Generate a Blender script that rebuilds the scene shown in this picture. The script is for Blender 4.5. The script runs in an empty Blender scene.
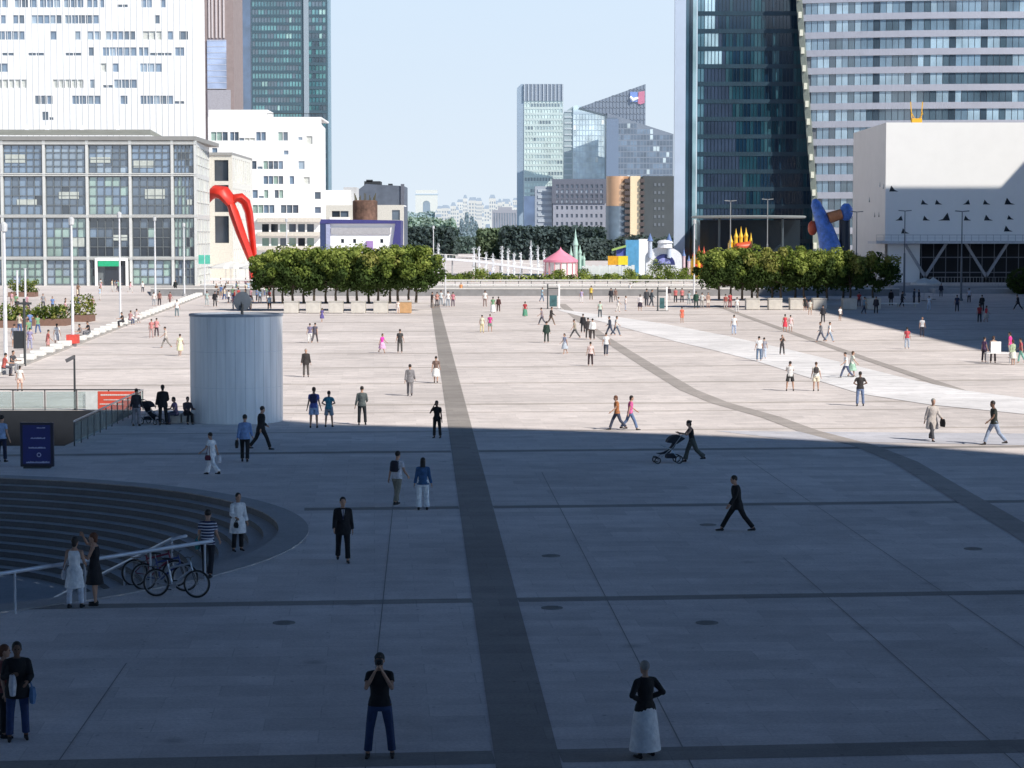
import bpy, bmesh, math, random
from math import sin, cos, tan, atan, pi, radians, sqrt, hypot
from mathutils import Vector, Matrix, noise
from mathutils.geometry import tessellate_polygon

random.seed(7)
sc = bpy.context.scene
COL = sc.collection
F = 2200.0; PITCH = atan(147 / F); CH = 8.8
GLOB = {}

# ------------------------------------------------------------------ survey helpers
def G(px, py, z=0.0):
    """point at height z seen at that bearing / depression from the survey point"""
    th = atan((py - 384) / F) + PITCH
    D = (CH - z) / tan(th)
    dep = D * cos(PITCH) + (CH - z) * sin(PITCH)
    return Vector(((px - 512) / F * dep, D, z))
def Zp(py, Y):
    th = atan((py - 384) / F) + PITCH
    return CH - Y * tan(th)
def Xp(px, Y, z=None):
    if z is None: z = CH
    dep = Y * cos(PITCH) + (CH - z) * sin(PITCH)
    return (px - 512) / F * dep

# ------------------------------------------------------------------ materials
def nodes(m):
    m.use_nodes = True
    nt = m.node_tree
    return nt, nt.nodes, nt.links, nt.nodes['Principled BSDF']
MC = {}
def mat(name, col, rough=.7, var=.12, scale=3.0, metal=0.0, bump=0.0, spec=None, detail=4, stretch=None, emit=None):
    if name in MC: return MC[name]
    m = bpy.data.materials.new(name)
    nt, N, L, b = nodes(m)
    b.inputs['Roughness'].default_value = rough
    b.inputs['Metallic'].default_value = metal
    if spec is not None: b.inputs['Specular IOR Level'].default_value = spec
    tc = N.new('ShaderNodeTexCoord')
    mp = N.new('ShaderNodeMapping')
    L.new(tc.outputs['Object'], mp.inputs[0])
    if stretch: mp.inputs['Scale'].default_value = stretch
    n = N.new('ShaderNodeTexNoise'); n.inputs['Scale'].default_value = scale; n.inputs['Detail'].default_value = detail
    n.inputs['Roughness'].default_value = .62
    L.new(mp.outputs[0], n.inputs['Vector'])
    r = N.new('ShaderNodeValToRGB')
    r.color_ramp.elements[0].position = .3; r.color_ramp.elements[1].position = .7
    c0 = [max(0, c * (1 - var)) for c in col]; c1 = [min(1, c * (1 + var)) for c in col]
    r.color_ramp.elements[0].color = (*c0, 1); r.color_ramp.elements[1].color = (*c1, 1)
    L.new(n.outputs[0], r.inputs[0]); L.new(r.outputs[0], b.inputs['Base Color'])
    if bump:
        bp = N.new('ShaderNodeBump'); bp.inputs['Strength'].default_value = bump; bp.inputs['Distance'].default_value = .05
        L.new(n.outputs[0], bp.inputs['Height']); L.new(bp.outputs[0], b.inputs['Normal'])
    if emit:
        b.inputs['Emission Color'].default_value = (*emit, 1); b.inputs['Emission Strength'].default_value = 1
    MC[name] = m
    return m
def cloth(col):
    k = 'cloth_%03d_%03d_%03d' % tuple(int(c * 999) for c in col)
    return mat(k, col, .85, .25, 7.0, bump=.9)
def glass(name, col, rough=.08, metal=.0, spec=.8):
    if name in MC: return MC[name]
    m = mat(name, col, rough, .35, .12, metal, spec=spec, detail=2)
    return m
def hz(col, D, s=5200., air=(.50, .60, .72)):  # haze painted in: base colour drifts towards air tone with distance
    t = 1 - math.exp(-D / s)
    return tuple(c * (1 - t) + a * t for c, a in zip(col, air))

# ------------------------------------------------------------------ mesh builder
class MB:
    def __init__(s): s.v = []; s.f = []; s.m = []; s.mi = 0
    def add(s, vs, fs):
        o = len(s.v); s.v += [tuple(v) for v in vs]
        s.f += [tuple(i + o for i in f) for f in fs]; s.m += [s.mi] * len(fs)
        return s
    def quad(s, a, b, c, d): return s.add([a, b, c, d], [(0, 1, 2, 3)])
    def box(s, x0, x1, y0, y1, z0, z1):
        return s.add([(x0, y0, z0), (x1, y0, z0), (x1, y1, z0), (x0, y1, z0), (x0, y0, z1), (x1, y0, z1), (x1, y1, z1), (x0, y1, z1)],
                     [(0, 3, 2, 1), (4, 5, 6, 7), (0, 1, 5, 4), (1, 2, 6, 5), (2, 3, 7, 6), (3, 0, 4, 7)])
    def beam(s, p, q, w, h, up=(0, 0, 1)):
        p = Vector(p); q = Vector(q); d = (q - p).normalized(); u = Vector(up)
        a = d.cross(u)
        if a.length < 1e-4: a = d.cross(Vector((1, 0, 0)))
        a.normalize(); b = a.cross(d).normalized()
        vs = []
        for c in (p, q):
            for i, j in ((-1, -1), (1, -1), (1, 1), (-1, 1)): vs.append(c + a * (i * w / 2) + b * (j * h / 2))
        return s.add(vs, [(0, 1, 2, 3), (7, 6, 5, 4), (0, 4, 5, 1), (1, 5, 6, 2), (2, 6, 7, 3), (3, 7, 4, 0)])
    def prism(s, poly, z0, z1):
        n = len(poly)
        vs = [(x, y, z0) for x, y in poly] + [(x, y, z1) for x, y in poly]
        fs = [(i, (i + 1) % n, n + (i + 1) % n, n + i) for i in range(n)]
        fs += [tuple(range(n - 1, -1, -1)), tuple(range(n, 2 * n))]
        return s.add(vs, fs)
    def xprism(s, poly, y0, y1):
        """polygon in xz, extruded along y"""
        n = len(poly)
        vs = [(x, y0, z) for x, z in poly] + [(x, y1, z) for x, z in poly]
        fs = [(i, (i + 1) % n, n + (i + 1) % n, n + i) for i in range(n)]
        fs += [tuple(range(n - 1, -1, -1)), tuple(range(n, 2 * n))]
        return s.add(vs, fs)
    def loft(s, secs, n=12, cap=True, seg=None):
        """secs: (centre, u-vector, v-vector)"""
        vs = []
        for c, u, v in secs:
            c = Vector(c); u = Vector(u); v = Vector(v)
            for i in range(n):
                a = 2 * pi * i / n; vs.append(c + u * cos(a) + v * sin(a))
        fs = []
        for k in range(len(secs) - 1):
            for i in range(n):
                j = (i + 1) % n; fs.append((k * n + i, k * n + j, (k + 1) * n + j, (k + 1) * n + i))
        if cap: fs.append(tuple(range(n - 1, -1, -1))); fs.append(tuple((len(secs) - 1) * n + i for i in range(n)))
        return s.add(vs, fs)
    def tube(s, pts, r, n=8, flat=1.0):
        pts = [Vector(p) for p in pts]
        if not isinstance(r, (list, tuple)): r = [r] * len(pts)
        secs = []; pu = None
        for i, p in enumerate(pts):
            d = (pts[min(i + 1, len(pts) - 1)] - pts[max(i - 1, 0)]).normalized()
            if pu is None:
                u = d.cross(Vector((0, 0, 1)))
                if u.length < 1e-3: u = Vector((1, 0, 0))
            else: u = pu - d * pu.dot(d)
            u.normalize(); pu = u; v = d.cross(u)
            secs.append((p, u * r[i], v * r[i] * flat))
        return s.loft(secs, n)
    def cap(s, p, q, r0, r1, n=10):
        p = Vector(p); q = Vector(q); d = (q - p)
        if d.length < 1e-5: d = Vector((0, 0, 1e-4))
        dn = d.normalized(); u = dn.cross(Vector((.13, .2, 1))).normalized(); v = dn.cross(u)
        secs = []
        for a in (-80, -50, -20): secs.append((p + dn * r0 * sin(radians(a)), u * r0 * cos(radians(a)), v * r0 * cos(radians(a))))
        for a in (20, 50, 80): secs.append((q + dn * r1 * sin(radians(a)), u * r1 * cos(radians(a)), v * r1 * cos(radians(a))))
        return s.loft(secs, n)
    def ell(s, c, rx, ry, rz, n=14, k=9):
        c = Vector(c); secs = []
        for i in range(1, k):
            a = -pi / 2 + pi * i / k
            secs.append((c + Vector((0, 0, rz * sin(a))), Vector((rx * cos(a), 0, 0)), Vector((0, ry * cos(a), 0))))
        return s.loft(secs, n)
    def lathe(s, prof, c=(0, 0, 0), n=24, a0=0, a1=2 * pi, closed=True):
        c = Vector(c); vs = []; k = n if closed else n + 1
        for r, z in prof:
            for i in range(k):
                a = a0 + (a1 - a0) * i / n; vs.append(c + Vector((r * cos(a), r * sin(a), z)))
        fs = []
        for j in range(len(prof) - 1):
            for i in range(n):
                i2 = (i + 1) % k if closed else i + 1
                fs.append((j * k + i, j * k + i2, (j + 1) * k + i2, (j + 1) * k + i))
        return s.add(vs, fs)
    def sphere(s, c, r, n=10): return s.ell(c, r, r, r, n, 7)
    def mesh(s, name):
        me = bpy.data.meshes.new(name); me.from_pydata(s.v, [], s.f)
        return me
    def build(s, name, m, parent=None, off=None, smooth=False, bevel=0):
        me = s.mesh(name)
        if not isinstance(m, (list, tuple)): m = [m]
        for x in m: me.materials.append(x)
        if max(s.m or [0]) > 0: me.polygons.foreach_set('material_index', s.m)
        o = bpy.data.objects.new(name, me)
        off = off if off is not None else (ROOT.get(parent.name_full) if parent is not None else None)
        if off is not None:
            me.transform(Matrix.Translation(-Vector(off)))
            if parent is None: o.location = off
        me.validate()
        bm = bmesh.new(); bm.from_mesh(me)
        if len(bm.faces) < 9000: bmesh.ops.recalc_face_normals(bm, faces=bm.faces)
        bm.to_mesh(me); bm.free()
        if smooth:
            me.polygons.foreach_set('use_smooth', [True] * len(me.polygons)); me.set_sharp_from_angle(angle=radians(42))
        COL.objects.link(o)
        if parent is not None:
            o.parent = parent; KIDS.setdefault(parent.name_full, []).append(o)
            if off is not None: ROOT[o.name_full] = Vector(off)
        elif off is not None: ROOT[o.name_full] = Vector(off)
        if bevel:
            b = o.modifiers.new('b', 'BEVEL'); b.width = bevel; b.segments = 2; b.limit_method = 'ANGLE'
        return o
ROOT = {}; KIDS = {}
def tag(o, label, cat, group=None, kind=None):
    if label: o['label'] = label
    if cat: o['category'] = cat
    if group: o['group'] = group
    if kind: o['kind'] = kind
    return o
def empty(name, loc, label, cat, group=None, rz=0):
    o = bpy.data.objects.new(name, None); COL.objects.link(o)
    o.location = loc; o.rotation_euler = (0, 0, rz); o.empty_display_size = .3
    ROOT[o.name_full] = Vector(loc)
    return tag(o, label, cat, group)
def struct(o): o['kind'] = 'structure'; return o
def kids(o):
    return CH_.get(o.name_full, [])
CH_ = {}
def copy_tree(src, loc, rz=0, label=None, scale=None):
    allo = KIDS.get(src.name_full, [])
    r = src.copy(); COL.objects.link(r); r.location = loc; r.rotation_euler = (0, 0, rz)
    if scale: r.scale = scale
    if label: r['label'] = label
    for c in allo:
        d = c.copy(); COL.objects.link(d); d.parent = r
        KIDS.setdefault(r.name_full, []).append(d)
        for g in KIDS.get(c.name_full, []):
            e = g.copy(); COL.objects.link(e); e.parent = d
    return r
ORD = ['first', 'second', 'third', 'fourth', 'fifth', 'sixth', 'seventh', 'eighth', 'ninth', 'tenth', 'eleventh', 'twelfth']

# ------------------------------------------------------------------ facade with real window openings
def facade(root, posf, ub, zb, rects, wm, depth=.3, wname='wall', pname='window', extra_u=(), cap=90, wall_obj=True, frame=None, lab=None):
    us = sorted(set([round(x, 4) for x in list(ub) + list(extra_u)] + [round(r[0], 4) for r in rects] + [round(r[1], 4) for r in rects]))
    zs = sorted(set([round(x, 4) for x in zb] + [round(r[2], 4) for r in rects] + [round(r[3], 4) for r in rects]))
    us = [u for u in us if ub[0] - 1e-3 <= u <= ub[-1] + 1e-3]; zs = [z for z in zs if zb[0] - 1e-3 <= z <= zb[-1] + 1e-3]
    iu = {u: i for i, u in enumerate(us)}; iz = {z: i for i, z in enumerate(zs)}
    hole = set()
    for r in rects:
        a, b, c, d = (iu.get(round(r[0], 4)), iu.get(round(r[1], 4)), iz.get(round(r[2], 4)), iz.get(round(r[3], 4)))
        if None in (a, b, c, d): continue
        for i in range(a, b):
            for j in range(c, d): hole.add((i, j))
    if wall_obj:
        mb = MB()
        idx = {}
        def vi(i, j):
            if (i, j) not in idx: idx[(i, j)] = len(mb.v); mb.v.append(tuple(posf(us[i], zs[j], 0)))
            return idx[(i, j)]
        for i in range(len(us) - 1):
            for j in range(len(zs) - 1):
                if (i, j) in hole: continue
                mb.f.append((vi(i, j), vi(i + 1, j), vi(i + 1, j + 1), vi(i, j + 1))); mb.m.append(0)
        for r in rects:
            u0, u1, z0, z1 = r[:4]
            P = [(u0, z0), (u1, z0), (u1, z1), (u0, z1)]
            for k in range(4):
                a = P[k]; b = P[(k + 1) % 4]
                mb.quad(posf(a[0], a[1], 0), posf(b[0], b[1], 0), posf(b[0], b[1], depth), posf(a[0], a[1], depth))
        mb.build(wname, wm, root)
    rs = sorted(rects, key=lambda r: -(r[1] - r[0]) * (r[3] - r[2]))
    for r in rs[:cap]:
        u0, u1, z0, z1 = r[:4]
        p = MB().quad(posf(u0, z0, depth), posf(u1, z0, depth), posf(u1, z1, depth), posf(u0, z1, depth))
        if frame:
            p.mi = 1; t = frame[1]; dd = depth - .06
            um = (u0 + u1) / 2
            for (a, b, c, d) in ((um - t, um + t, z0, z1), (u0, u1, z0, z0 + 2 * t)):
                p.quad(posf(a, c, dd), posf(b, c, dd), posf(b, d, dd), posf(a, d, dd))
            p.build(pname, [r[4], frame[0]], root)
        else: p.build(pname, r[4], root)
    if rs[cap:]:
        ms = []; mb = MB()
        for r in rs[cap:]:
            if r[4] not in ms: ms.append(r[4])
            mb.mi = ms.index(r[4]); u0, u1, z0, z1 = r[:4]
            mb.quad(posf(u0, z0, depth), posf(u1, z0, depth), posf(u1, z1, depth), posf(u0, z1, depth))
        tag(mb.build(pname + '_field', ms, root), None, None, kind='stuff')
def front(Y):            # plane facing the plaza
    return lambda u, z, d: Vector((u, Y + d, z))
def line(p, q):          # vertical plane through two plan points, inward = left of p->q rotated
    p = Vector((p[0], p[1], 0)); q = Vector((q[0], q[1], 0)); t = (q - p).normalized(); n = Vector((-t.y, t.x, 0))
    return lambda u, z, d: p + t * u + n * d + Vector((0, 0, z)), (q - p).length

# ================================================================== WORLD, SUN, CAMERA
SAZ = Vector((.72, -.694, 0)).normalized(); SEL = radians(40)
SUNGLOW = 3.8; SKYTINT = (.03, .11, .21, 1); HAZE0 = (.78, .87, .96, 1); HAZE1 = (.68, .83, 1.0, 1)
w = bpy.data.worlds.new('World'); sc.world = w; w.use_nodes = True
nt = w.node_tree; N = nt.nodes; L = nt.links; bg = N['Background']
sky = N.new('ShaderNodeTexSky'); sky.sky_type = 'NISHITA'; sky.sun_disc = False
sky.sun_elevation = SEL; sky.sun_rotation = math.atan2(SAZ.x, SAZ.y); sky.air_density = 1.0; sky.dust_density = 1.2; sky.ozone_density = 1.6
tcw = N.new('ShaderNodeTexCoord'); mpw = N.new('ShaderNodeMapping'); mpw.inputs['Scale'].default_value = (1.2, 1.2, 7)
nw = N.new('ShaderNodeTexNoise'); nw.inputs['Scale'].default_value = 2.2; nw.inputs['Detail'].default_value = 6
rw = N.new('ShaderNodeValToRGB'); rw.color_ramp.elements[0].position = .45; rw.color_ramp.elements[1].position = .8
rw.color_ramp.elements[0].color = (0, 0, 0, 1); rw.color_ramp.elements[1].color = (.13, .13, .13, 1)
mx = N.new('ShaderNodeMixRGB'); mx.inputs[2].default_value = (9.5, 10.2, 11, 1)
L.new(tcw.outputs['Generated'], mpw.inputs[0]); L.new(mpw.outputs[0], nw.inputs['Vector']); L.new(nw.outputs[0], rw.inputs[0])
L.new(rw.outputs[0], mx.inputs[0])
# clear blue dome above, bright summer haze in the lowest degrees of the sky
tint = N.new('ShaderNodeMixRGB'); tint.blend_type = 'MULTIPLY'; tint.inputs[0].default_value = 1; tint.inputs[2].default_value = SKYTINT
L.new(sky.outputs[0], tint.inputs[1])
sp_ = N.new('ShaderNodeSeparateXYZ'); L.new(tcw.outputs['Generated'], sp_.inputs[0])
hr_ = N.new('ShaderNodeValToRGB'); e_ = hr_.color_ramp.elements
e_[0].position = 0; e_[0].color = (.80, .80, .80, 1); e_[1].position = 1; e_[1].color = (0, 0, 0, 1)
for p_, v_ in ((.12, .98), (.19, .6), (.28, .14), (.42, .02)):
    q_ = hr_.color_ramp.elements.new(p_); q_.color = (v_, v_, v_, 1)
e_ = hr_.color_ramp.elements; e_[0].color = (1, 1, 1, 1)
hc_ = N.new('ShaderNodeValToRGB'); hc_.color_ramp.elements[0].color = HAZE0; hc_.color_ramp.elements[1].color = HAZE1; hc_.color_ramp.elements[1].position = .115; q_ = hc_.color_ramp.elements.new(.2); q_.color = (.20, .46, .84, 1); q_ = hc_.color_ramp.elements.new(.36); q_.color = (.08, .27, .62, 1)
sc_ = N.new('ShaderNodeVectorMath'); sc_.operation = 'SCALE'; sc_.inputs['Scale'].default_value = 10
L.new(sp_.outputs[2], hr_.inputs[0]); L.new(sp_.outputs[2], hc_.inputs[0]); L.new(hc_.outputs[0], sc_.inputs[0])
m2 = N.new('ShaderNodeMixRGB'); L.new(hr_.outputs[0], m2.inputs[0]); L.new(tint.outputs[0], m2.inputs[1]); L.new(sc_.outputs[0], m2.inputs[2])
dt = N.new('ShaderNodeVectorMath'); dt.operation = 'DOT_PRODUCT'; dt.inputs[1].default_value = (SAZ.x, SAZ.y, 0); L.new(tcw.outputs['Generated'], dt.inputs[0])
gl = N.new('ShaderNodeMapRange'); gl.inputs[1].default_value = -.2; gl.inputs[2].default_value = 1; gl.inputs[3].default_value = 1; gl.inputs[4].default_value = SUNGLOW; L.new(dt.outputs['Value'], gl.inputs[0])
gm = N.new('ShaderNodeVectorMath'); gm.operation = 'SCALE'; L.new(m2.outputs[0], gm.inputs[0]); L.new(gl.outputs[0], gm.inputs['Scale'])
L.new(gm.outputs[0], mx.inputs[1]); L.new(mx.outputs[0], bg.inputs[0])
bg.inputs[1].default_value = .1
sd = bpy.data.lights.new('sun', 'SUN'); sd.energy = 5.0; sd.angle = radians(.5); sd.color = (1, .93, .83)
so = bpy.data.objects.new('sun', sd); COL.objects.link(so)
sv = Vector((SAZ.x * cos(SEL), SAZ.y * cos(SEL), sin(SEL)))
so.rotation_euler = (-sv).to_track_quat('-Z', 'Y').to_euler(); so.location = (60, -60, 120)
cam = bpy.data.cameras.new('camera'); co = bpy.data.objects.new('camera', cam); COL.objects.link(co); sc.camera = co
cam.sensor_width = 36; cam.lens = F / 1024 * 36; cam.clip_start = .3; cam.clip_end = 20000
co.location = (0, 0, CH); co.rotation_euler = (pi / 2 - PITCH, 0, 0)
sc.view_settings.view_transform = 'Standard'; sc.view_settings.look = 'None'; sc.view_settings.exposure = 0
sc.cycles.max_bounces = 6

# ================================================================== GROUND
PC = Vector((-23.3, 64.2, 0)); PR = 16.35; PRIM = 17.25          # round sunken steps
HX0, HX1, HY0, HY1 = -40.0, -18.9, 92.5, 111.5                    # stair well at left
def ground_mat(name, base, spk=.16, slab=True):
    m = bpy.data.materials.new(name); nt, N, L, b = nodes(m)
    b.inputs['Roughness'].default_value = .8
    b.inputs['Specular IOR Level'].default_value = .25
    tc = N.new('ShaderNodeTexCoord')
    def nz(scale, detail, rough=.6):
        n = N.new('ShaderNodeTexNoise'); n.inputs['Scale'].default_value = scale; n.inputs['Detail'].default_value = detail; n.inputs['Roughness'].default_value = rough
        L.new(tc.outputs['Object'], n.inputs['Vector']); return n
    def ramp(src, p0, p1, v0, v1):
        r = N.new('ShaderNodeMapRange'); r.inputs[1].default_value = p0; r.inputs[2].default_value = p1; r.inputs[3].default_value = v0; r.inputs[4].default_value = v1
        L.new(src, r.inputs[0]); return r.outputs[0]
    def mul(a, bb):
        q = N.new('ShaderNodeMath'); q.operation = 'MULTIPLY'; L.new(a, q.inputs[0]); L.new(bb, q.inputs[1]); return q.outputs[0]
    v = ramp(nz(.07, 5).outputs[0], .3, .7, .84, 1.1)
    v = mul(v, ramp(nz(.9, 6, .7).outputs[0], .3, .7, .87, 1.09))
    v = mul(v, ramp(nz(14, 3, .8).outputs[0], .3, .7, 1 - spk, 1 + spk))
    if slab:
        mp = N.new('ShaderNodeMapping'); mp.inputs['Rotation'].default_value = (0, 0, radians(-3.6)); L.new(tc.outputs['Object'], mp.inputs[0])
        br = N.new('ShaderNodeTexBrick'); br.offset = .5
        br.inputs['Scale'].default_value = 1; br.inputs['Brick Width'].default_value = 2.0; br.inputs['Row Height'].default_value = 1.0
        br.inputs['Mortar Size'].default_value = .012; br.inputs['Color1'].default_value = (.89,) * 3 + (1,); br.inputs['Color2'].default_value = (1.05,) * 3 + (1,)
        br.inputs['Mortar'].default_value = (.84,) * 3 + (1,)
        L.new(mp.outputs[0], br.inputs['Vector']); v = mul(v, br.outputs[0])
        # dark old stains
        vo = N.new('ShaderNodeTexVoronoi'); vo.inputs['Scale'].default_value = .33
        L.new(tc.outputs['Object'], vo.inputs['Vector']); v = mul(v, ramp(vo.outputs[0], .0, .10, .66, 1.0))
        v2 = N.new('ShaderNodeTexVoronoi'); v2.inputs['Scale'].default_value = 1.7; L.new(tc.outputs['Object'], v2.inputs['Vector']); v = mul(v, ramp(v2.outputs[0], .03, .09, .62, 1.0))
        wv_ = N.new('ShaderNodeTexNoise'); wv_.inputs['Scale'].default_value = 1; wv_.inputs['Detail'].default_value = 5; m3 = N.new('ShaderNodeMapping'); m3.inputs['Scale'].default_value = (.35, 1.6, 1); m3.inputs['Rotation'].default_value = (0, 0, .4); L.new(tc.outputs['Object'], m3.inputs[0]); L.new(m3.outputs[0], wv_.inputs['Vector']); v = mul(v, ramp(wv_.outputs[0], .35, .7, .95, 1.04))
    mxx = N.new('ShaderNodeVectorMath'); mxx.operation = 'SCALE'; mxx.inputs[0].default_value = base
    L.new(v, mxx.inputs['Scale']); L.new(mxx.outputs[0], b.inputs['Base Color'])
    return m
M_ground = ground_mat('plaza_granite', (.83, .76, .735))
M_band = ground_mat('dark_granite', (.39, .36, .34), slab=True)
M_str2 = ground_mat('grey_granite', (.50, .455, .43), slab=True)
M_bandl = ground_mat('paler_band_granite', (.61, .55, .51), slab=True)  # paler tone for the farther bands
M_white = ground_mat('white_marble_paving', (.97, .95, .96), .06, slab=True)
M_pale = ground_mat('pale_paving', (.70, .70, .76), .08)
M_step = ground_mat('step_granite', (.42, .42, .43), slab=False)
M_riser = ground_mat('riser_granite', (.15, .15, .155), slab=False)

def circ(c, r, n=96): return [(c.x + r * cos(2 * pi * i / n), c.y + r * sin(2 * pi * i / n)) for i in range(n)]
outer = [(-420, -60), (420, -60), (420, 1150), (-420, 1150)]
rimc = circ(PC, PRIM); hole2 = [(HX0, HY0), (HX1, HY0), (HX1, HY1), (HX0, HY1)]
polys = [outer, rimc[::-1], hole2[::-1]]
tris = tessellate_polygon([[Vector((x, y, 0)) for x, y in p] for p in polys])
allv = [(x, y, 0) for p in polys for x, y in p]
mb = MB(); mb.v = allv; mb.f = [tuple(t) for t in tris]; mb.m = [0] * len(tris)
struct(mb.build('ground', M_ground))
# far terrain rising to the horizon
mb = MB(); nx, ny = 24, 26
def terr(x, y):
    t = max(0, (y - 1600) / 3300)
    return 0.2 + 62 * min(1, t) ** 1.1 + 6 * noise.noise(Vector((x / 700, y / 700, 0))) * min(1, t * 3)
for j in range(ny + 1):
    for i in range(nx + 1):
        y = 1150 + (9000 - 1150) * (j / ny) ** 1.6; x = (-1 + 2 * i / nx) * (700 + y * .5)
        mb.v.append((x, y, terr(x, y) - (0.25 if j == 0 else 0)))
for j in range(ny):
    for i in range(nx): mb.f.append((j * (nx + 1) + i, j * (nx + 1) + i + 1, (j + 1) * (nx + 1) + i + 1, (j + 1) * (nx + 1) + i)); mb.m.append(0)
struct(mb.build('hills', mat('far_ground', (.30, .38, .36), .9, .25, .01), smooth=True))
# big apron outside
mb = MB()
for (a, b, c, d) in ((-6000, -420, -3000, 1150), (420, 6000, -3000, 1150), (-420, 420, -3000, -60)):
    mb.quad((a, c, -.004), (b, c, -.004), (b, d, -.004), (a, d, -.004))
struct(mb.build('city_ground', mat('asphalt', (.07, .07, .075), .9, .2, .5)))

BDIR = Vector((cos(radians(5.2)), sin(radians(5.2)), 0)); SX = -.0411
SUBY = []
def strip_pts(p, q, w):
    p = Vector(p); q = Vector(q); t = (q - p).normalized(); n = Vector((-t.y, t.x, 0)) * w / 2
    return [p - n, q - n, q + n, p + n]
def xs_stripe(y): return .265 + SX * (y - 36.5)
bands = MB(); bl = MB()
def band(mbb, y0, wid, z, xr=(-70, 62)):
    segs = [xr]
    # leave out the round steps and the stairwell
    def cut(segs, a, b):
        o = []
        for s0, s1 in segs:
            if b <= s0 or a >= s1: o.append((s0, s1)); continue
            if a > s0: o.append((s0, a))
            if b < s1: o.append((b, s1))
        return o
    yy = lambda x: y0 + x * tan(radians(5.2))
    dy = yy(PC.x) - PC.y
    if abs(dy) < PRIM: h = sqrt(PRIM ** 2 - dy ** 2) + .1; segs = cut(segs, PC.x - h, PC.x + h)
    if HY0 - 1 < yy(-25) < HY1 + 1: segs = cut(segs, HX0, HX1 + .1)
    xm = xs_stripe(y0)
    segs = cut(segs, xm - .56, xm + .56)
    for a, b in segs:
        n = max(1, int((b - a) / 9)); p = a
        for i in range(n):
            q = a + (b - a) * (i + 1) / n
            P = strip_pts((p, yy(p), z), (q, yy(q), z), wid); mbb.quad(*P); p = q
for py, wd in ((757, .95), (600, .62), (507, .72), (451, .85)):
    band(bands, G(512, py).y, wd, .004)
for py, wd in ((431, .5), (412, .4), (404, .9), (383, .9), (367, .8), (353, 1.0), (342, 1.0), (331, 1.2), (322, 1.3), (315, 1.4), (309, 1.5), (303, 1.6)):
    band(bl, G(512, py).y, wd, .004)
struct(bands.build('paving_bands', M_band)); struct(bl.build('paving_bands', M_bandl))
# long axial stripe, axial joints
mb = MB(); mb.quad((xs_stripe(15) - .55, 15, .008), (xs_stripe(15) + .55, 15, .008), (xs_stripe(290) + .55, 290, .008), (xs_stripe(290) - .55, 290, .008))
M_str = M_band
struct(mb.build('paving_stripe', M_band))
mb = MB()
for k, ya, yb in ((-1, 12, 88), (1, 12, 82), (-2.9, 12, 45), (4.1, 20, 88), (3, 12, 60)):
    xa = xs_stripe(ya) + 2.72 * k; xb = xs_stripe(yb) + 2.72 * k
    mb.quad((xa - .012, ya, .012), (xa + .012, ya, .012), (xb + .012, yb, .012), (xb - .012, yb, .012))
struct(mb.build('paving_joints', mat('joint', (.33, .31, .30), .9)))
def ribbon(pts, wd, z, m, name):
    mb = MB(); prev = None
    for i, p in enumerate(pts):
        a = Vector((*pts[max(0, i - 1)], 0)); b = Vector((*pts[min(len(pts) - 1, i + 1)], 0))
        t = (b - a).normalized(); n = Vector((-t.y, t.x, 0)) * wd / 2; c = Vector((*p, z))
        cur = (c - n, c + n)
        if prev: mb.quad(prev[0], cur[0], cur[1], prev[1])
        prev = cur
    return struct(mb.build(name, m))
P2 = [G(px, py) for px, py in ((1085, 570), (1024, 532), (960, 495), (905, 462), (865, 446), (808, 431), (770, 417), (720, 403), (688, 390), (650, 367), (604, 338), (575, 316), (562, 304))]
ribbon([(p.x, p.y) for p in P2], 1.0, .012, M_str2, 'paving_stripe')
ribbon([(G(1050, 412).x + 1, G(1050, 412).y), (25.7, 126), (25.6, 160), (25.8, 204), (26, 250), (26.5, 285)], .8, .016, M_str2, 'paving_stripe')
top = [(556, 309), (610, 316), (665, 324), (727, 336), (790, 350), (856, 366), (908, 379), (959, 390), (1060, 403)]
bot = [(560, 311), (621, 327), (677, 342), (716, 351), (755, 361), (806, 377), (860, 394), (930, 405), (1060, 418)]
mb = MB()
for i in range(len(top) - 1):
    a, b, c, d = G(*bot[i]), G(*bot[i + 1]), G(*top[i + 1]), G(*top[i])
    for v in (a, b, c, d): v.z = .022
    mb.quad(a, b, c, d)
struct(mb.build('white_path', M_white))
mb = MB()
a = [G(715, 431), G(1060, 434), G(1060, 446), G(800, 441)]
for v in a: v.z = .010
mb.quad(*a)
a = [G(480, 424), G(700, 431), G(800, 440), G(560, 430)]
for v in a: v.z = .010
struct(mb.build('pale_path', M_pale))

# round sunken steps
mb = MB()
NS, RI, TR = 13, .19, .45
mb.lathe([(PRIM, 0), (PRIM, .03), (PR, .03), (PR, 0)], PC, 128)
z = .03; r = PR; mb2 = MB()
for k in range(NS):
    z2 = .0 - RI * (k + 1)
    mb2.lathe([(r, z), (r, z2)], PC, 128)
    mb.lathe([(r, z2), (r - TR, z2)], PC, 128)
    r -= TR; z = z2
FLOORZ = z
mb.prism(circ(PC, r + .01, 64), z - .2, z - .001)
struct(mb.build('steps', M_step)); struct(mb2.build('step_risers', M_riser))

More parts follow.
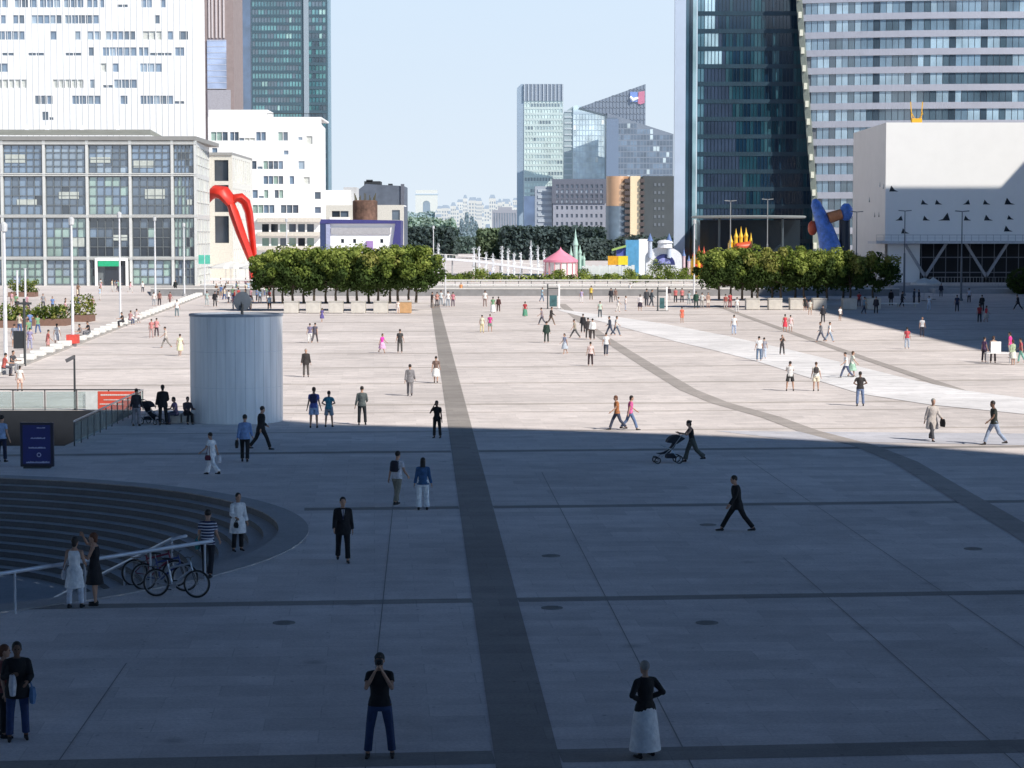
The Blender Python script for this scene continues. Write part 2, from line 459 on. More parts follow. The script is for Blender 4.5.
# ================================================================== stairwell with glass railings (left)
mb = MB()
mb.quad((HX0, HY0, -3.6), (HX1, HY0, -3.6), (HX1, HY1, -3.6), (HX0, HY1, -3.6))
for a, b in (((HX0, HY0), (HX1, HY0)), ((HX1, HY0), (HX1, HY1)), ((HX1, HY1), (HX0, HY1)), ((HX0, HY1), (HX0, HY0))):
    mb.quad((*a, -3.6), (*b, -3.6), (*b, 0), (*a, 0))
for k in range(18): mb.box(HX0 + 1.5 + k * .4, HX0 + 1.9 + k * .4, HY0 + .02, HY1 - .02, -3.59, -.2 * (k + 1) if k < 17 else -3.5)
struct(mb.build('stairwell', mat('shade_dark_concrete', (.02, .025, .035), .8)))  # concrete darkened to stand in for shade in the well
M_steel = mat('brushed_steel', (.45, .47, .5), .35, .1, 4, metal=.7)
M_dkmetal = mat('dark_metal', (.05, .055, .06), .5, .1)
def rail_glass_mat():
    m = bpy.data.materials.new('railing_glass'); nt, N, L, b = nodes(m)
    b.inputs['Base Color'].default_value = (.75, .85, .85, 1); b.inputs['Roughness'].default_value = .05
    tr = N.new('ShaderNodeBsdfTransparent'); tr.inputs[0].default_value = (.78, .85, .85, 1)
    ms = N.new('ShaderNodeMixShader'); ms.inputs[0].default_value = .18
    L.new(tr.outputs[0], ms.inputs[1]); L.new(b.outputs[0], ms.inputs[2]); L.new(ms.outputs[0], N['Material Output'].inputs[0])
    return m
M_rglass = rail_glass_mat()
def railing(name, p, q, h, label, posts=1.6, glassy=True, rail=M_steel, group=None, zq=None):
    p = Vector(p); q = Vector(q)
    root = empty(name, p, label, 'railing', group)
    n = max(1, int((q - p).length / posts)); up = Vector((0, 0, 1))
    for i in range(n + 1):
        c = p.lerp(q, i / n); MB().beam(c, c + up * (h - .03), .05, .05, (1, 0, 0)).build('post', M_dkmetal, root)
    MB().beam(p + up * h, q + up * h, .09, .06).build('top_rail', rail, root)
    if glassy:
        for i in range(n):
            a = p.lerp(q, (i + .04) / n); b = p.lerp(q, (i + .96) / n)
            MB().beam(a + up * (h * .5), b + up * (h * .5), .015, h * .82).build('glass_panel', M_rglass, root)
    return root
railing('glass_railing', (HX1 + .12, HY1 + .1, 0), (HX1 + .45, HY0 - .1, 0), 1.05, 'glass railing along the right side of the stairwell beside the blue sign')
railing('glass_railing', (HX1 + .0, HY1 + .15, 0), (HX0, HY1 + .15, 0), 1.05, 'glass railing on the far side of the stairwell in front of the red banner', rail=M_dkmetal)
railing('glass_railing', (-31.5, HY0 - .12, 0), (-24.5, HY0 - .12, 0), 1.05, 'glass railing on the near side of the stairwell at the left picture edge', rail=M_dkmetal)
# handrails at round steps
def handrail(pts, label, postlen):
    root = empty('handrail', (pts[0][0], pts[0][1], 0), label, 'handrail')
    P = [Vector(p) for p in pts]
    MB().tube(P, .05, 8).build('rail', M_railp, root, smooth=True)
    for p, pl in zip(P, postlen):
        if pl: MB().tube([p - Vector((0, 0, pl)), p], .028, 8).build('post', M_railp, root, smooth=True)
    return root
M_railp = mat('pale_handrail', (.62, .65, .70), .35, .06, 4, metal=.3)
a = G(-60, 583, 1.0); b = G(212, 541, 1.0)
pts = [a.lerp(b, t) for t in (0, .25, .5, .75, .97, 1)]
handrail(pts, 'long pale handrail along the rim of the round steps above the bicycles', [1, 1, 1, 1, 1, 0])
s0 = G(186, 536, 1.0); s1 = G(172, 539, 1.0); e = Vector((-13.3, 60.6, FLOORZ + .95))
pts = [s0, s1] + [s1.lerp(e, t) for t in (.33, .66, 1)]
handrail(pts, 'pale handrail sloping down the round steps to the pit floor', [0, 1, 1, 1, 1])

# ================================================================== small furniture near
def sign_totem():
    p = G(37.5, 468); root = empty('information_panel', p, 'dark blue information panel with small white lettering beside the glass railing', 'sign')
    wd, h = 1.27, 1.75
    MB().box(p.x - wd / 2, p.x + wd / 2, p.y - .09, p.y + .09, .06, h).build('cabinet', mat('navy_frame', (.008, .012, .035), .4), root, bevel=.02)
    MB().box(p.x - wd / 2 + .11, p.x + wd / 2 - .11, p.y - .1, p.y - .088, .17, h - .1).build('poster', mat('navy_poster', (.012, .02, .16), .5), root)
    r2 = random.Random(3)
    def word(x, z, n, hh):
        t = MB()
        for i in range(n):
            wl = r2.uniform(.02, .03); t.box(x, x + wl, p.y - .108, p.y - .1, z, z + hh * r2.choice((.7, 1, 1.25))); x += wl + .012
        t.build('lettering', mat('white_print', (.55, .6, .8), .6), root)
    word(p.x + .02, h - .22, 9, .03)
    word(p.x - .22, h - .62, 15, .045); word(p.x - .3, h - .99, 17, .045); word(p.x - .4, .2, 24, .06); t = MB()
    for k in range(12):
        a = k * pi / 6; t.box(p.x + .07 + .07 * cos(a), p.x + .1 + .07 * cos(a), p.y - .108, p.y - .1, .50 + .07 * sin(a), .53 + .07 * sin(a))
    t.build('round_emblem', mat('white_print', (.55, .6, .8), .6), root)
    MB().box(p.x - .5, p.x + .5, p.y - .2, p.y + .2, 0, .06).build('base_plate', M_dkmetal, root)
sign_totem()
p = G(75, 410); root = empty('camera_pole', p, 'thin dark pole with a small camera beside the far glass railing', 'pole')
MB().tube([p, p + Vector((0, 0, 2.8))], [.06, .05], 8).build('pole', M_dkmetal, root)
MB().beam(p + Vector((0, 0, 2.72)), p + Vector((-.42, -.1, 2.5)), .16, .18).build('camera_head', mat('grey_plastic', (.12, .12, .13), .5), root, bevel=.02)
MB().box(p.x - .12, p.x + .12, p.y - .12, p.y + .12, 0, .02).build('base_plate', M_dkmetal, root)
# red banner behind the railing
a = G(92, 413); b = G(136, 413); a.y = b.y = HY1 - .02
root = empty('banner', a, 'red and white printed banner hung on the far glass railing', 'banner')
MB().box(a.x, b.x, a.y, a.y + .03, .05, .98).build('sheet', mat('red_banner', (.75, .10, .06), .6, .1), root)
t = MB(); x = a.x + .12; r2 = random.Random(5)
for (zz, x0, x1, hh) in ((.76, .15, 2.1, .07), (.52, .3, 1.8, .05), (.30, .1, 1.3, .06)):
    x = a.x + x0; t = MB(); n_l = 0
    while x < a.x + x1: wl = r2.uniform(.04, .09); t.box(x, x + wl, a.y - .01, a.y - .002, zz, zz + hh); x += wl + .012
    t.build('lettering', mat('banner_white', (.8, .75, .72), .6), root)
MB().box(a.x - .62, a.x - .02, a.y, a.y + .03, .05, .98).build('white_sheet', mat('banner_white2', (.75, .78, .78), .6), root)

# round ventilation tower
p = G(231, 425); p.y += 2.25; R = 2.2; hgt = 5.35
root = empty('ventilation_tower', p, 'pale grey round ventilation tower standing on the plaza at the shadow edge', 'tower')
def panel_mat(name, col, wdt, hh, line=.55):
    m = bpy.data.materials.new(name); nt, N, L, b = nodes(m); b.inputs['Roughness'].default_value = .5
    tc = N.new('ShaderNodeTexCoord'); n = N.new('ShaderNodeTexNoise'); n.inputs['Scale'].default_value = 1.3; n.inputs['Detail'].default_value = 6
    mp = N.new('ShaderNodeMapping'); mp.inputs['Scale'].default_value = (2.2, 2.2, .18)
    L.new(tc.outputs['Object'], mp.inputs[0]); L.new(mp.outputs[0], n.inputs['Vector'])
    r = N.new('ShaderNodeValToRGB'); r.color_ramp.elements[0].position = .25; r.color_ramp.elements[1].position = .75
    r.color_ramp.elements[0].color = (*[c * .76 for c in col], 1); r.color_ramp.elements[1].color = (*[min(1, c * 1.06) for c in col], 1)
    L.new(n.outputs[0], r.inputs[0]); L.new(r.outputs[0], b.inputs['Base Color'])
    return m
M_cyl = panel_mat('tower_panels', (.93, .95, .97), 1, 1)
nseg = 30
for row, (z0, z1) in enumerate(((0.02, 1.69), (1.71, 3.38), (3.40, 5.05))):
    mb = MB()
    for i in range(nseg):
        a0 = 2 * pi * (i + .02) / nseg; a1 = 2 * pi * (i + .98) / nseg; am = (a0 + a1) / 2
        v = [(p.x + rr * cos(a), p.y + rr * sin(a), zz) for zz in (z0, z1) for rr, a in ((R, a0), (R, am), (R, a1), (R - .05, a1), (R - .05, a0))]
        mb.add(v, [(0, 1, 6, 5), (1, 2, 7, 6), (2, 3, 8, 7), (4, 0, 5, 9), (5, 6, 7, 8, 9), (4, 3, 2, 1, 0)])
    mb.build('cladding', M_cyl, root)
MB().lathe([(R - .04, 0), (R - .04, 5.1)], p, 60).build('core', mat('tower_joint', (.70, .74, .78), .7), root)
MB().lathe([(R + .04, 5.05), (R + .04, 5.15), (R - .12, 5.15), (R - .12, 5.08), (0, 5.11)], p, 60).build('rim', mat('tower_rim', (.32, .36, .42), .6), root)
dp = Vector((p.x + .25, p.y + .3, 5.10))
d = empty('satellite_dish', dp, 'dark round dish on top of the ventilation tower', 'dish')
MB().tube([dp, dp + Vector((0, 0, .5))], .07, 8).build('stand', M_dkmetal, d)
secs = []
for k, (rr, off) in enumerate(((.02, .14), (.2, .12), (.33, .06), (.40, 0), (.41, -.02))):
    secs.append((dp + Vector((.0, .1 + off, .62)), Vector((rr, .0, 0)), Vector((0, .05 * rr, rr * 1.15))))
MB().loft(secs, 24).build('reflector', mat('dish', (.10, .12, .15), .5), d, smooth=True)
MB().tube([dp + Vector((0, .05, .3)), dp + Vector((0, -.35, .6))], .025, 6).build('feed_arm', M_dkmetal, d)

# litter and drain covers
p = G(14, 585, FLOORZ + .9); p = Vector((PC.x + 11.6 * cos(1.1), PC.y + 11.6 * sin(1.1), -RI * 10 ))
mb = MB()
for k in range(5):
    a = k * 1.3; mb.add([Vector((p.x + .1 * k - .2, p.y + .05 * sin(a), p.z + .02)), Vector((p.x + .12 + .1 * k - .2, p.y - .1, p.z + .09)), Vector((p.x + .1 * k - .1, p.y + .14, p.z + .05))], [(0, 1, 2)])
tag(mb.build('crumpled_paper', mat('paper', (.7, .72, .75), .8), off=p), 'crumpled white paper lying on the round steps', 'litter')
M_cover = mat('iron_cover', (.27, .26, .25), .7)
for i, (px, py, lb) in enumerate(((707, 623, 'below the middle crossing band right of the dark stripe'), (551, 556, 'just right of the dark stripe'), (552, 608, 'right of the dark stripe under the crossing band'), (284, 623, 'left of the photographing man'), (973, 549, 'near the right picture edge'), (708, 525, 'behind the striding man in black'))):
    q = G(px, py); m_ = MB().lathe([(.26, 0.0), (.26, .016), (.22, .018), (.0, .018)], q, 20); m_.lathe([(.22, .0185), (.2, .024), (.17, .0185)], q, 20)
    for k in range(-2, 3): m_.box(q.x - .14, q.x + .14, q.y + k * .055 - .012, q.y + k * .055 + .012, .018, .023)
    tag(m_.build('drain_cover', M_cover, off=q), 'round drain cover ' + lb, 'drain cover', 'drain covers in the shaded paving')


# ================================================================== BUILDINGS
rb = random.Random(11)
def rects_from_px(Y, lst, glassm, unit=None, gap=.12):
    out = []
    for px0, px1, py0, py1 in lst:
        x0 = Xp(px0, Y); x1 = Xp(px1, Y); z0 = Zp(py1, Y); z1 = Zp(py0, Y)
        n = 1 if not unit else max(1, round((x1 - x0) / unit))
        for i in range(n):
            a = x0 + (x1 - x0) * i / n; b = x0 + (x1 - x0) * (i + 1) / n - (gap if n > 1 else 0)
            out.append((a, b, z0, z1, glassm() if callable(glassm) else glassm))
    return out
def clear(rects):
    """drop rects that overlap an earlier one"""
    out = []
    for r in rects:
        if r[1] - r[0] < .05 or r[3] - r[2] < .05: continue
        if any(r[0] < q[1] + .02 and q[0] < r[1] + .02 and r[2] < q[3] + .02 and q[2] < r[3] + .02 for q in out): continue
        out.append(r)
    return out
def roofbox(root, name, x0, x1, y0, y1, z0, z1, m): return MB().box(x0, x1, y0, y1, z0, z1).build(name, m, root)
G1 = glass('blue_grey_glass', (.17, .24, .33)); G2 = glass('pale_glass', (.30, .38, .46)); G3 = glass('dark_glass', (.025, .035, .05))
G4 = glass('green_glass', (.30, .42, .38)); G5 = mat('blind_cloth', (.62, .64, .60), .7, .1); G6 = glass('mid_glass', (.10, .135, .18))
def pick(*a): return lambda: rb.choice(a)
M_wpanel = mat('white_panels', (.93, .93, .92), .5, .02, .3)
M_wrib = mat('white_ribs', (.62, .64, .64), .5, .05, .8)

# --- 1 white office tower, upper left
Y = 452
root = empty('office_tower', (Xp(60, Y), Y, 0), 'white panelled office tower with scattered window bands above the glass hall', 'office tower')
rows = {0: [(-40, 12), (18, 32), (33, 40), (43, 64), (67, 87), (90, 101), (103, 107), (144, 155), (163, 168)],
        1: [(-30, -12), (4, 9), (16, 28), (35, 65), (68, 102), (157, 162)], 2: [(-50, 28), (53, 59), (78, 83), (90, 104), (108, 138), (145, 165), (170, 175), (181, 190)],
        3: [(91, 96), (105, 139), (141, 151), (177, 186)], 4: [(-30, 11), (103, 109), (115, 121), (142, 164)],
        5: [(-20, 30), (55, 86), (92, 97), (116, 139)], 6: [(37, 55), (74, 103), (122, 129), (142, 175)], 7: [(44, 50)]}
wn = []
for k, lst in rows.items():
    y0 = -1 + 16.1 * k
    for a, b in lst: wn += rects_from_px(Y, [(a, b, y0, y0 + 8.4)], (lambda k=k, a=a: G5 if (k, a) in ((5, -20), (5, 55), (2, 145), (4, 103)) else rb.choice((G1, G1, G6, G2))), 1.35)
for k, a, b in ((3, 5, 17), (3, 31, 47), (3, 68, 84), (3, 152, 174), (5, 105, 115), (7, 51, 55), (0, 120, 131), (6, 176, 186)):
    y0 = -1 + 16.1 * k; wn += rects_from_px(Y, [(a, b, y0 + 5.5, y0 + 8.2)], G6, 1.35)
for k in range(1, 5):
    y0 = -1 - 16.1 * k
    for a in range(-40, 190, 24):
        if rb.random() < .7: wn += rects_from_px(Y, [(a, a + rb.choice((6, 12, 18)), y0, y0 + 8.4)], G1, 1.35)
x0, x1 = Xp(-60, Y), Xp(197.5, Y)
facade(root, front(Y), (x0, x1), (0, Zp(-80, Y)), clear(wn), M_wpanel, .28)
fins = MB()
for i in range(42):
    x = x0 + (x1 - x0) * (i + .5) / 42; fins.box(x - .06, x + .06, Y - .05, Y - .003, 20, Zp(-80, Y))
fins.build('panel_joints', M_wrib, root)
pf, ln = line((x1, Y), (x1 - 1.2, Y + 22))
side = []
for k in range(0, 12):
    for u in (3, 8, 13, 17):
        if rb.random() < .35: z = Zp(7 + 16.1 * k, Y); side.append((u, u + 1.3, z - 1.7, z, G6))
facade(root, pf, (0, ln), (0, Zp(-80, Y)), [r for r in side if r[2] > 1], M_wpanel, .25, wname='side_wall')
roofbox(root, 'roof', x0, x1 - 1.3, Y + .01, Y + 22, Zp(-80, Y) - .5, Zp(-80, Y) - .01, M_wpanel)

# --- 2 glass hall lower left
Y = 400
root = empty('glass_hall', (Xp(100, Y), Y, 0), 'low glass office hall with a white square grid and green lit entrance', 'office building')
M_grid = mat('pale_metal_grid', (.64, .65, .63), .45, .06, 1); M_fascia = mat('grey_fascia', (.27, .27, .26), .6, .08, .5)
cols = [-84, -41, 3, 45, 88, 131, 173, 196]; rws = [143, 174.5, 216, 258, 288]
zt = [Zp(r, Y) for r in rws]; xc = [Xp(c, Y) for c in cols]
def pane_set(x0, x1, z0, z1, nu, nz, mats, out, fr=.10):
    for i in range(nu):
        for j in range(nz):
            a = x0 + (x1 - x0) * i / nu; b = x0 + (x1 - x0) * (i + 1) / nu - fr; c = z0 + (z1 - z0) * j / nz; d = z0 + (z1 - z0) * (j + 1) / nz - fr
            out.append((a, b, c, d, mats()))
big = []; ent = (Xp(96, Y), Xp(128, Y))
for i in range(len(xc) - 1):
    for j in range(4):
        a, b = xc[i] + .38, xc[i + 1] - .38; c, d = max(zt[j + 1] + .35, .35), zt[j] - .4
        if j == 3 and i == 4 - 1 + 0: pass
        if j == 3 and a < ent[1] and b > ent[0]:
            for (aa, bb) in ((a, ent[0] - .3), (ent[1] + .3, b)):
                if bb - aa > .5: pane_set(aa, bb, c, d, 2, 3, pick(G6, G4, G3), big)
            pane_set(max(a, ent[0]) + .1, min(b, ent[1]) - .1, d - 1.1, d, 3, 1, pick(G6, G3), big)
            continue
        base = (pick(G1, G1, G2, G6) if i < 5 else pick(G6, G1, G3), pick(G1, G6, G4, G6, G3), pick(G6, G6, G1, G3, G4), pick(G6, G4, G4, G2) if i > 3 else pick(G4, G2, G4))[j]
        m1_ = base(); m2_ = base(); pane_set(a, b, c, d, 5, 4 if j != 3 else 3, (lambda m1_=m1_, m2_=m2_, base=base: m1_ if rb.random() < .6 else m2_ if rb.random() < .6 else base()), big)
facade(root, front(Y), (xc[0], xc[-1]), (0, zt[0] + .4), big, mat('dark_mullion', (.16, .18, .19), .5), .25, cap=100)
# bright interior floor bands, white blinds seen behind the outer skin
g = MB()
for x in xc: g.box(x - .24, x + .24, Y - .4, Y + .05, 0, zt[0] + .45)
g.build('column_grid', M_grid, root)
g = MB()
for z in zt[:4]:
    g.box(xc[0], xc[-1] + .3, Y - .5, Y + .04, z - .25, z - .06); g.box(xc[0], xc[-1] + .3, Y - .5, Y + .04, z + .05, z + .22)
g.build('floor_beams', M_grid, root)
for i in range(len(xc) - 1):
    for j in range(3):
        g = MB()
        if (i * 7 + j * 5) % 3 == 0: continue
        zz = zt[j + 1] + (zt[j] - zt[j + 1]) * (.40 if (i + j) % 2 else .55)
        a_ = xc[i] + .6 + ((i * 3 + j) % 3) * 2.0; g.box(a_, min(xc[i + 1] - .6, a_ + 3.6), Y + .06, Y + .22, zz - 1.0, zz + .25 * ((i + 2 * j) % 4)); g.build('blind', mat('pale_blinds', (.50, .54, .50), .7, .2, .8), root)

pf, ln = line((xc[-1], Y), (Xp(210, 430, 8) , 430))
sp = []
for u in range(6):
    for j in range(4):
        c, d = max(zt[j + 1] + .35, .35), zt[j] - .4
        pane_set(u * ln / 6 + .5, (u + 1) * ln / 6 - .4, c, d, 2, 3, pick(G2, G1, G4, G5), sp)
facade(root, pf, (0, ln), (0, zt[0] + .4), sp, M_grid, .25, wname='side_wall', cap=0)
roofbox(root, 'roof', xc[0], xc[-1] + .2, Y - .6, Y + 31, zt[0] + .46, zt[0] + 1.2, M_fascia)
MB().add([(xc[0], Y + 2, zt[0] + 1.5), (Xp(150, Y), Y + 2, zt[0] + 1.5), (Xp(139, Y), Y + 14, zt[0] + 3.1), (xc[0], Y + 14, zt[0] + 3.1), (Xp(150, Y), Y + 25, zt[0] + 1.5)], [(0, 1, 2, 3), (1, 4, 2)]).build('roof_slope', mat('roof_zinc', (.25, .26, .23), .7, .15, .4), root)
g = MB()
for px in (12, 33, 69, 106): g.box(Xp(px, Y) - .3, Xp(px, Y) + .3, Y + 13, Y + 14, zt[0] + 3.0, zt[0] + 3.8)
g.build('roof_vents', M_wpanel, root)
d = MB(); zt_ = 5.0
d.box(ent[0] - .1, ent[0] + .35, Y - .9, Y - .5, 0, zt_); d.box(ent[1] - .35, ent[1] + .1, Y - .9, Y - .5, 0, zt_); d.box(ent[0] - .1, ent[1] + .1, Y - .92, Y - .52, zt_ - .5, zt_)
do = d.build('entrance_portal', M_wpanel, root)
MB().box(ent[0] + .5, ent[1] - 1.4, Y - .97, Y - .9, zt_ - 1.5, zt_ - .55).build('green_sign', mat('green_sign', (.02, .42, .20), .5), root)
MB().box(ent[0] + 1.6, ent[1] - .6, Y - .35, Y - .2, .05, 3.6).build('door', G3, root)

# --- 3 beige wing behind the hall
Y = 472
root = empty('wing_building', (Xp(230, Y), Y, 0), 'beige grid wing with dark windows behind the red arched sculpture', 'office building')
wn = rects_from_px(Y, [(215, 229, 160, 181), (215, 229, 185, 212), (215, 229, 216, 243), (215, 229, 262, 286)], G3) + rects_from_px(Y, [(232, 250, y0, y1) for y0, y1 in ()], pick(G5, G4, G5, G2), 1.15, .5)
facade(root, front(Y), (Xp(205, Y), Xp(233, Y)), (0, Zp(155, Y)), clear(wn), mat('beige_grid', (.55, .53, .47), .6), .35)
roofbox(root, 'roof', Xp(205, Y), Xp(233, Y), Y - .4, Y + 36, Zp(155, Y), Zp(152.5, Y), M_fascia)
pf, ln = line((Xp(233, Y), Y), (Xp(233, Y), Y + 36))
sw_ = [(u, u + 1.6, z0, z0 + 5.2, rb.choice((G2, G4, G5))) for z0 in (1, 7.5, 14, 20.5) for u in (1.5, 5, 8.5, 12, 15.5, 19, 22.5, 26, 29.5)]
facade(root, pf, (0, ln), (0, Zp(155, Y)), [r_ for r_ in sw_ if r_[3] < Zp(157, Y)], mat('beige_grid2', (.70, .69, .64), .6), wname='side_wall')

# --- 4 white block
Y = 532
root = empty('office_block', (Xp(265, Y), Y, 0), 'white office block with short green window groups left of the avenue', 'office building')
L4 = [(212, 229, 132, 140.5), (231, 240, 132, 140.5), (257, 267, 132, 140.5), (279, 289, 132, 140.5), (213, 218, 148, 153), (284.5, 289, 150.5, 154.5), (252, 257, 161, 169), (264, 284, 161, 169), (264, 284, 176, 184), (290, 294.5, 176, 184), (253, 258, 190, 198), (264.5, 268.5, 190, 198), (275, 284, 190, 198), (253, 275, 205, 213), (281, 299, 205, 213), (315, 321, 192, 199), (315, 321, 207, 213)]
wn = rects_from_px(Y, L4, pick(G1, G4, G6), 1.3)
wn += rects_from_px(Y, [(258, 263, 166.5, 169), (240, 256, 138, 140.5), (259, 264, 196, 198), (299, 305, 161, 169), (304, 310, 177, 184), (307, 313, 136, 144), (299, 303, 137, 140)], pick(G5, G2), 1.3)
wn += rects_from_px(Y, [(a, a + 7, y0, y0 + 9) for y0 in (224, 238, 252) for a in (262, 271, 280, 289, 298, 307, 316)], pick(G6, G3, G4))
facade(root, front(Y), (Xp(209, Y), Xp(322, Y)), (0, Zp(117, Y)), clear(wn), M_wpanel, .3)
pf, ln = line((Xp(322, Y), Y), (Xp(326, Y + 22), Y + 22)); facade(root, pf, (0, ln), (0, Zp(124, Y)), [(u, u + 1.2, z, z + 1.5, G5) for z in (10, 14, 18, 22, 26, 30) for u in (3, 8, 13)], M_wpanel, wname='side_wall')
roofbox(root, 'roof', Xp(209, Y), Xp(322, Y), Y + .05, Y + 22, Zp(117, Y) - .4, Zp(117, Y) - .02, M_wpanel)
roofbox(root, 'penthouse', Xp(209, Y), Xp(268, Y), Y + 1, Y + 14, Zp(117, Y), Zp(109.5, Y), M_wpanel)
g = MB()
for k in range(22): x = Xp(268, Y) + k * .62; g.box(x, x + .05, Y + .3, Y + .35, Zp(117, Y), Zp(113.5, Y))
g.box(Xp(268, Y), Xp(321, Y), Y + .3, Y + .36, Zp(114, Y), Zp(113.3, Y)); g.build('roof_railing', M_dkmetal, root)
g = MB()
for py in (222, 236, 250): g.box(Xp(258, Y), Xp(322, Y), Y - 1.6, Y - .01, Zp(py, Y), Zp(py - 4, Y))
g.build('balcony', mat('cream_concrete', (.66, .62, .55), .7), root)
g = MB()
for k in range(4): x = Xp(231 + k * 7.5, Y); g.box(x, x + .35, Y - 2.0, Y - 1.7, 0, Zp(220, Y))
for k in range(7): z = 1 + k * 1.9; g.box(Xp(231, Y), Xp(256, Y), Y - 1.9, Y - 1.75, z, z + .18)
g.build('glazed_stair', mat('pale_steel', (.6, .68, .66), .4), root)

# --- 5 teal tower
Y = 900
root = empty('teal_tower', (Xp(285, Y), Y, 0), 'tall teal glass tower with a dark blue corner face, left of the sky gap', 'office tower')
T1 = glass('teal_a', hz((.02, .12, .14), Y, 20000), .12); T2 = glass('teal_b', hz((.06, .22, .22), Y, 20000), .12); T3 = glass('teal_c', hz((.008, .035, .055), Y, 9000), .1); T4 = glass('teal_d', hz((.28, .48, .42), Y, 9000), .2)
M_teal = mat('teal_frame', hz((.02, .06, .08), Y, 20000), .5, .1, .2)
wn = []
for r in range(0, 30):
    y0 = -48 + r * 8.0 + 1.2
    if Zp(y0 + 5, Y) < 2: continue
    for a, b in ((254, 303), (310, 327.5)):
        n = int((b - a) / 3.0); run = rb.choice((T1, T3))
        for k in range(n):
            if rb.random() < .45: run = rb.choice((T1, T2, T3, T3, T1, T4 if rb.random() < .3 else T2))
            xa = a + (b - a) * k / n; wn.append((Xp(xa, Y), Xp(xa + (b - a) / n - .5, Y), Zp(y0 + 5.2, Y), Zp(y0, Y), run))
facade(root, front(Y), (Xp(253, Y), Xp(328.6, Y)), (0, Zp(-50, Y)), wn, M_teal, .3, cap=100)
MB().box(Xp(305, Y), Xp(310, Y), Y - .6, Y - .01, 0, Zp(-50, Y)).build('vertical_fin', mat('fin_grey', hz((.22, .27, .30), Y), .5), root)
MB().box(Xp(237, Y), Xp(253, Y), Y + .5, Y + 4, 0, Zp(-50, Y)).build('corner_glass', glass('navy_glass', hz((.008, .04, .11), Y, 9000), .1), root)
MB().box(Xp(233, Y), Xp(236.9, Y), Y + 1, Y + 4, 0, Zp(-50, Y)).build('edge_fin', mat('fin_teal', hz((.10, .22, .24), Y), .5), root)
roofbox(root, 'core', Xp(253.2, Y), Xp(328.5, Y), Y + .7, Y + 9, 0, Zp(-50, Y) - .02, M_teal)
MB().box(Xp(328.6, Y), Xp(330.4, Y), Y + .1, Y + 8, 0, Zp(-50, Y)).build('edge_fin', mat('fin_blue', hz((.12, .22, .27), Y), .4), root)

# --- 6 brown striped tower
Y = 720
root = empty('striped_tower', (Xp(222, Y), Y, 0), 'brown and pink striped tower squeezed between white and teal towers', 'office tower')
MB().box(Xp(204, Y), Xp(235, Y), Y, Y + 25, 0, Zp(-60, Y)).build('wall', mat('brown_stone', hz((.25, .17, .14), Y), .7, .1, .5), root)
g = MB()
for px in (210.5, 213.6, 217.5, 221.2, 225): g.box(Xp(px, Y), Xp(px + 1.6, Y), Y - .4, Y - .01, Zp(38, Y), Zp(-60, Y))
g.build('pale_ribs', mat('pink_rib', hz((.58, .50, .48), Y), .7), root)
MB().box(Xp(209, Y), Xp(228, Y), Y - .5, Y - .02, Zp(89, Y), Zp(40, Y)).build('glazed_panel', glass('lilac_glass', (.33, .40, .56), .25), root)
g = MB()
for k in range(9): z = Zp(89 - k * 6, Y); g.box(Xp(209, Y), Xp(228, Y), Y - .6, Y - .51, z, z + .2)
g.build('mullions', mat('pale_m', (.45, .48, .55), .5), root)
MB().box(Xp(209, Y), Xp(232, Y), Y - .55, Y - .03, 0, Zp(90, Y)).build('lower_panel', mat('grey_mauve', (.36, .35, .38), .6), root)

# --- 7,8 low buildings left of the avenue
Y = 640
root = empty('low_building', (Xp(335, Y), Y, 0), 'low white building with balconies beside the dark hip roofed block', 'building')
wn = rects_from_px(Y, [(332, 349, 211, 217), (322, 330, 222, 228), (322, 330, 236, 243), (334, 348, 226, 232), (392, 400, 210, 220)], pick(G3, G6), 2.2)
facade(root, front(Y), (Xp(318, Y), Xp(404, Y)), (0, Zp(205, Y)), clear(wn), mat('cream_wall', (.60, .58, .52), .7), .5)
roofbox(root, 'roof', Xp(318, Y), Xp(404, Y), Y + .1, Y + 15, Zp(205, Y) - .3, Zp(205, Y) - .02, M_wpanel)
roofbox(root, 'upper_storey', Xp(320, Y), Xp(350, Y), Y + 2, Y + 14, Zp(205, Y), Zp(190, Y), M_wpanel)
roofbox(root, 'roof_block', Xp(343, Y), Xp(356, Y), Y + 3, Y + 13, Zp(205, Y), Zp(187, Y), mat('pale_grey', (.5, .5, .5), .7))
MB().box(Xp(330, Y), Xp(350, Y), Y - 1.4, Y - .01, Zp(220, Y), Zp(217.5, Y)).build('balcony', M_wpanel, root)
Y = 700
root = empty('dark_building', (Xp(378, Y), Y, 0), 'dark slate clad building with a stepped roof left of the avenue', 'building')
M_sl = mat('slate_cladding', hz((.045, .055, .08), Y), .7, .2, .3)
MB().xprism([(Xp(350, Y), 0), (Xp(404, Y), 0), (Xp(404, Y), Zp(186, Y)), (Xp(366, Y), Zp(184, Y)), (Xp(350, Y), Zp(196, Y))], Y, Y + 25).build('wall', M_sl, root)
g = MB(); g.box(Xp(364, Y), Xp(380, Y), Y + 2, Y + 12, Zp(186, Y), Zp(181, Y)); g.box(Xp(366, Y), Xp(372, Y), Y + 2, Y + 6, Zp(182, Y), Zp(179.5, Y)); g.box(Xp(388, Y), Xp(392, Y), Y + 2, Y + 6, Zp(187, Y), Zp(183.5, Y))
g.build('roof_plant', mat('roof_dark', (.03, .035, .04), .7), root)
MB().box(Xp(401, Y), Xp(404.5, Y), Y - .5, Y - .01, 0, Zp(184, Y)).build('corner_fin', mat('slate2', (.12, .13, .16), .7), root)
Y = 600
p = Vector((Xp(364, Y), Y + 5, 0)); rr = (Xp(377, Y) - Xp(352, Y)) / 2
root = empty('round_chimney', p, 'round rust and green creeper covered drum in front of the dark building', 'chimney')
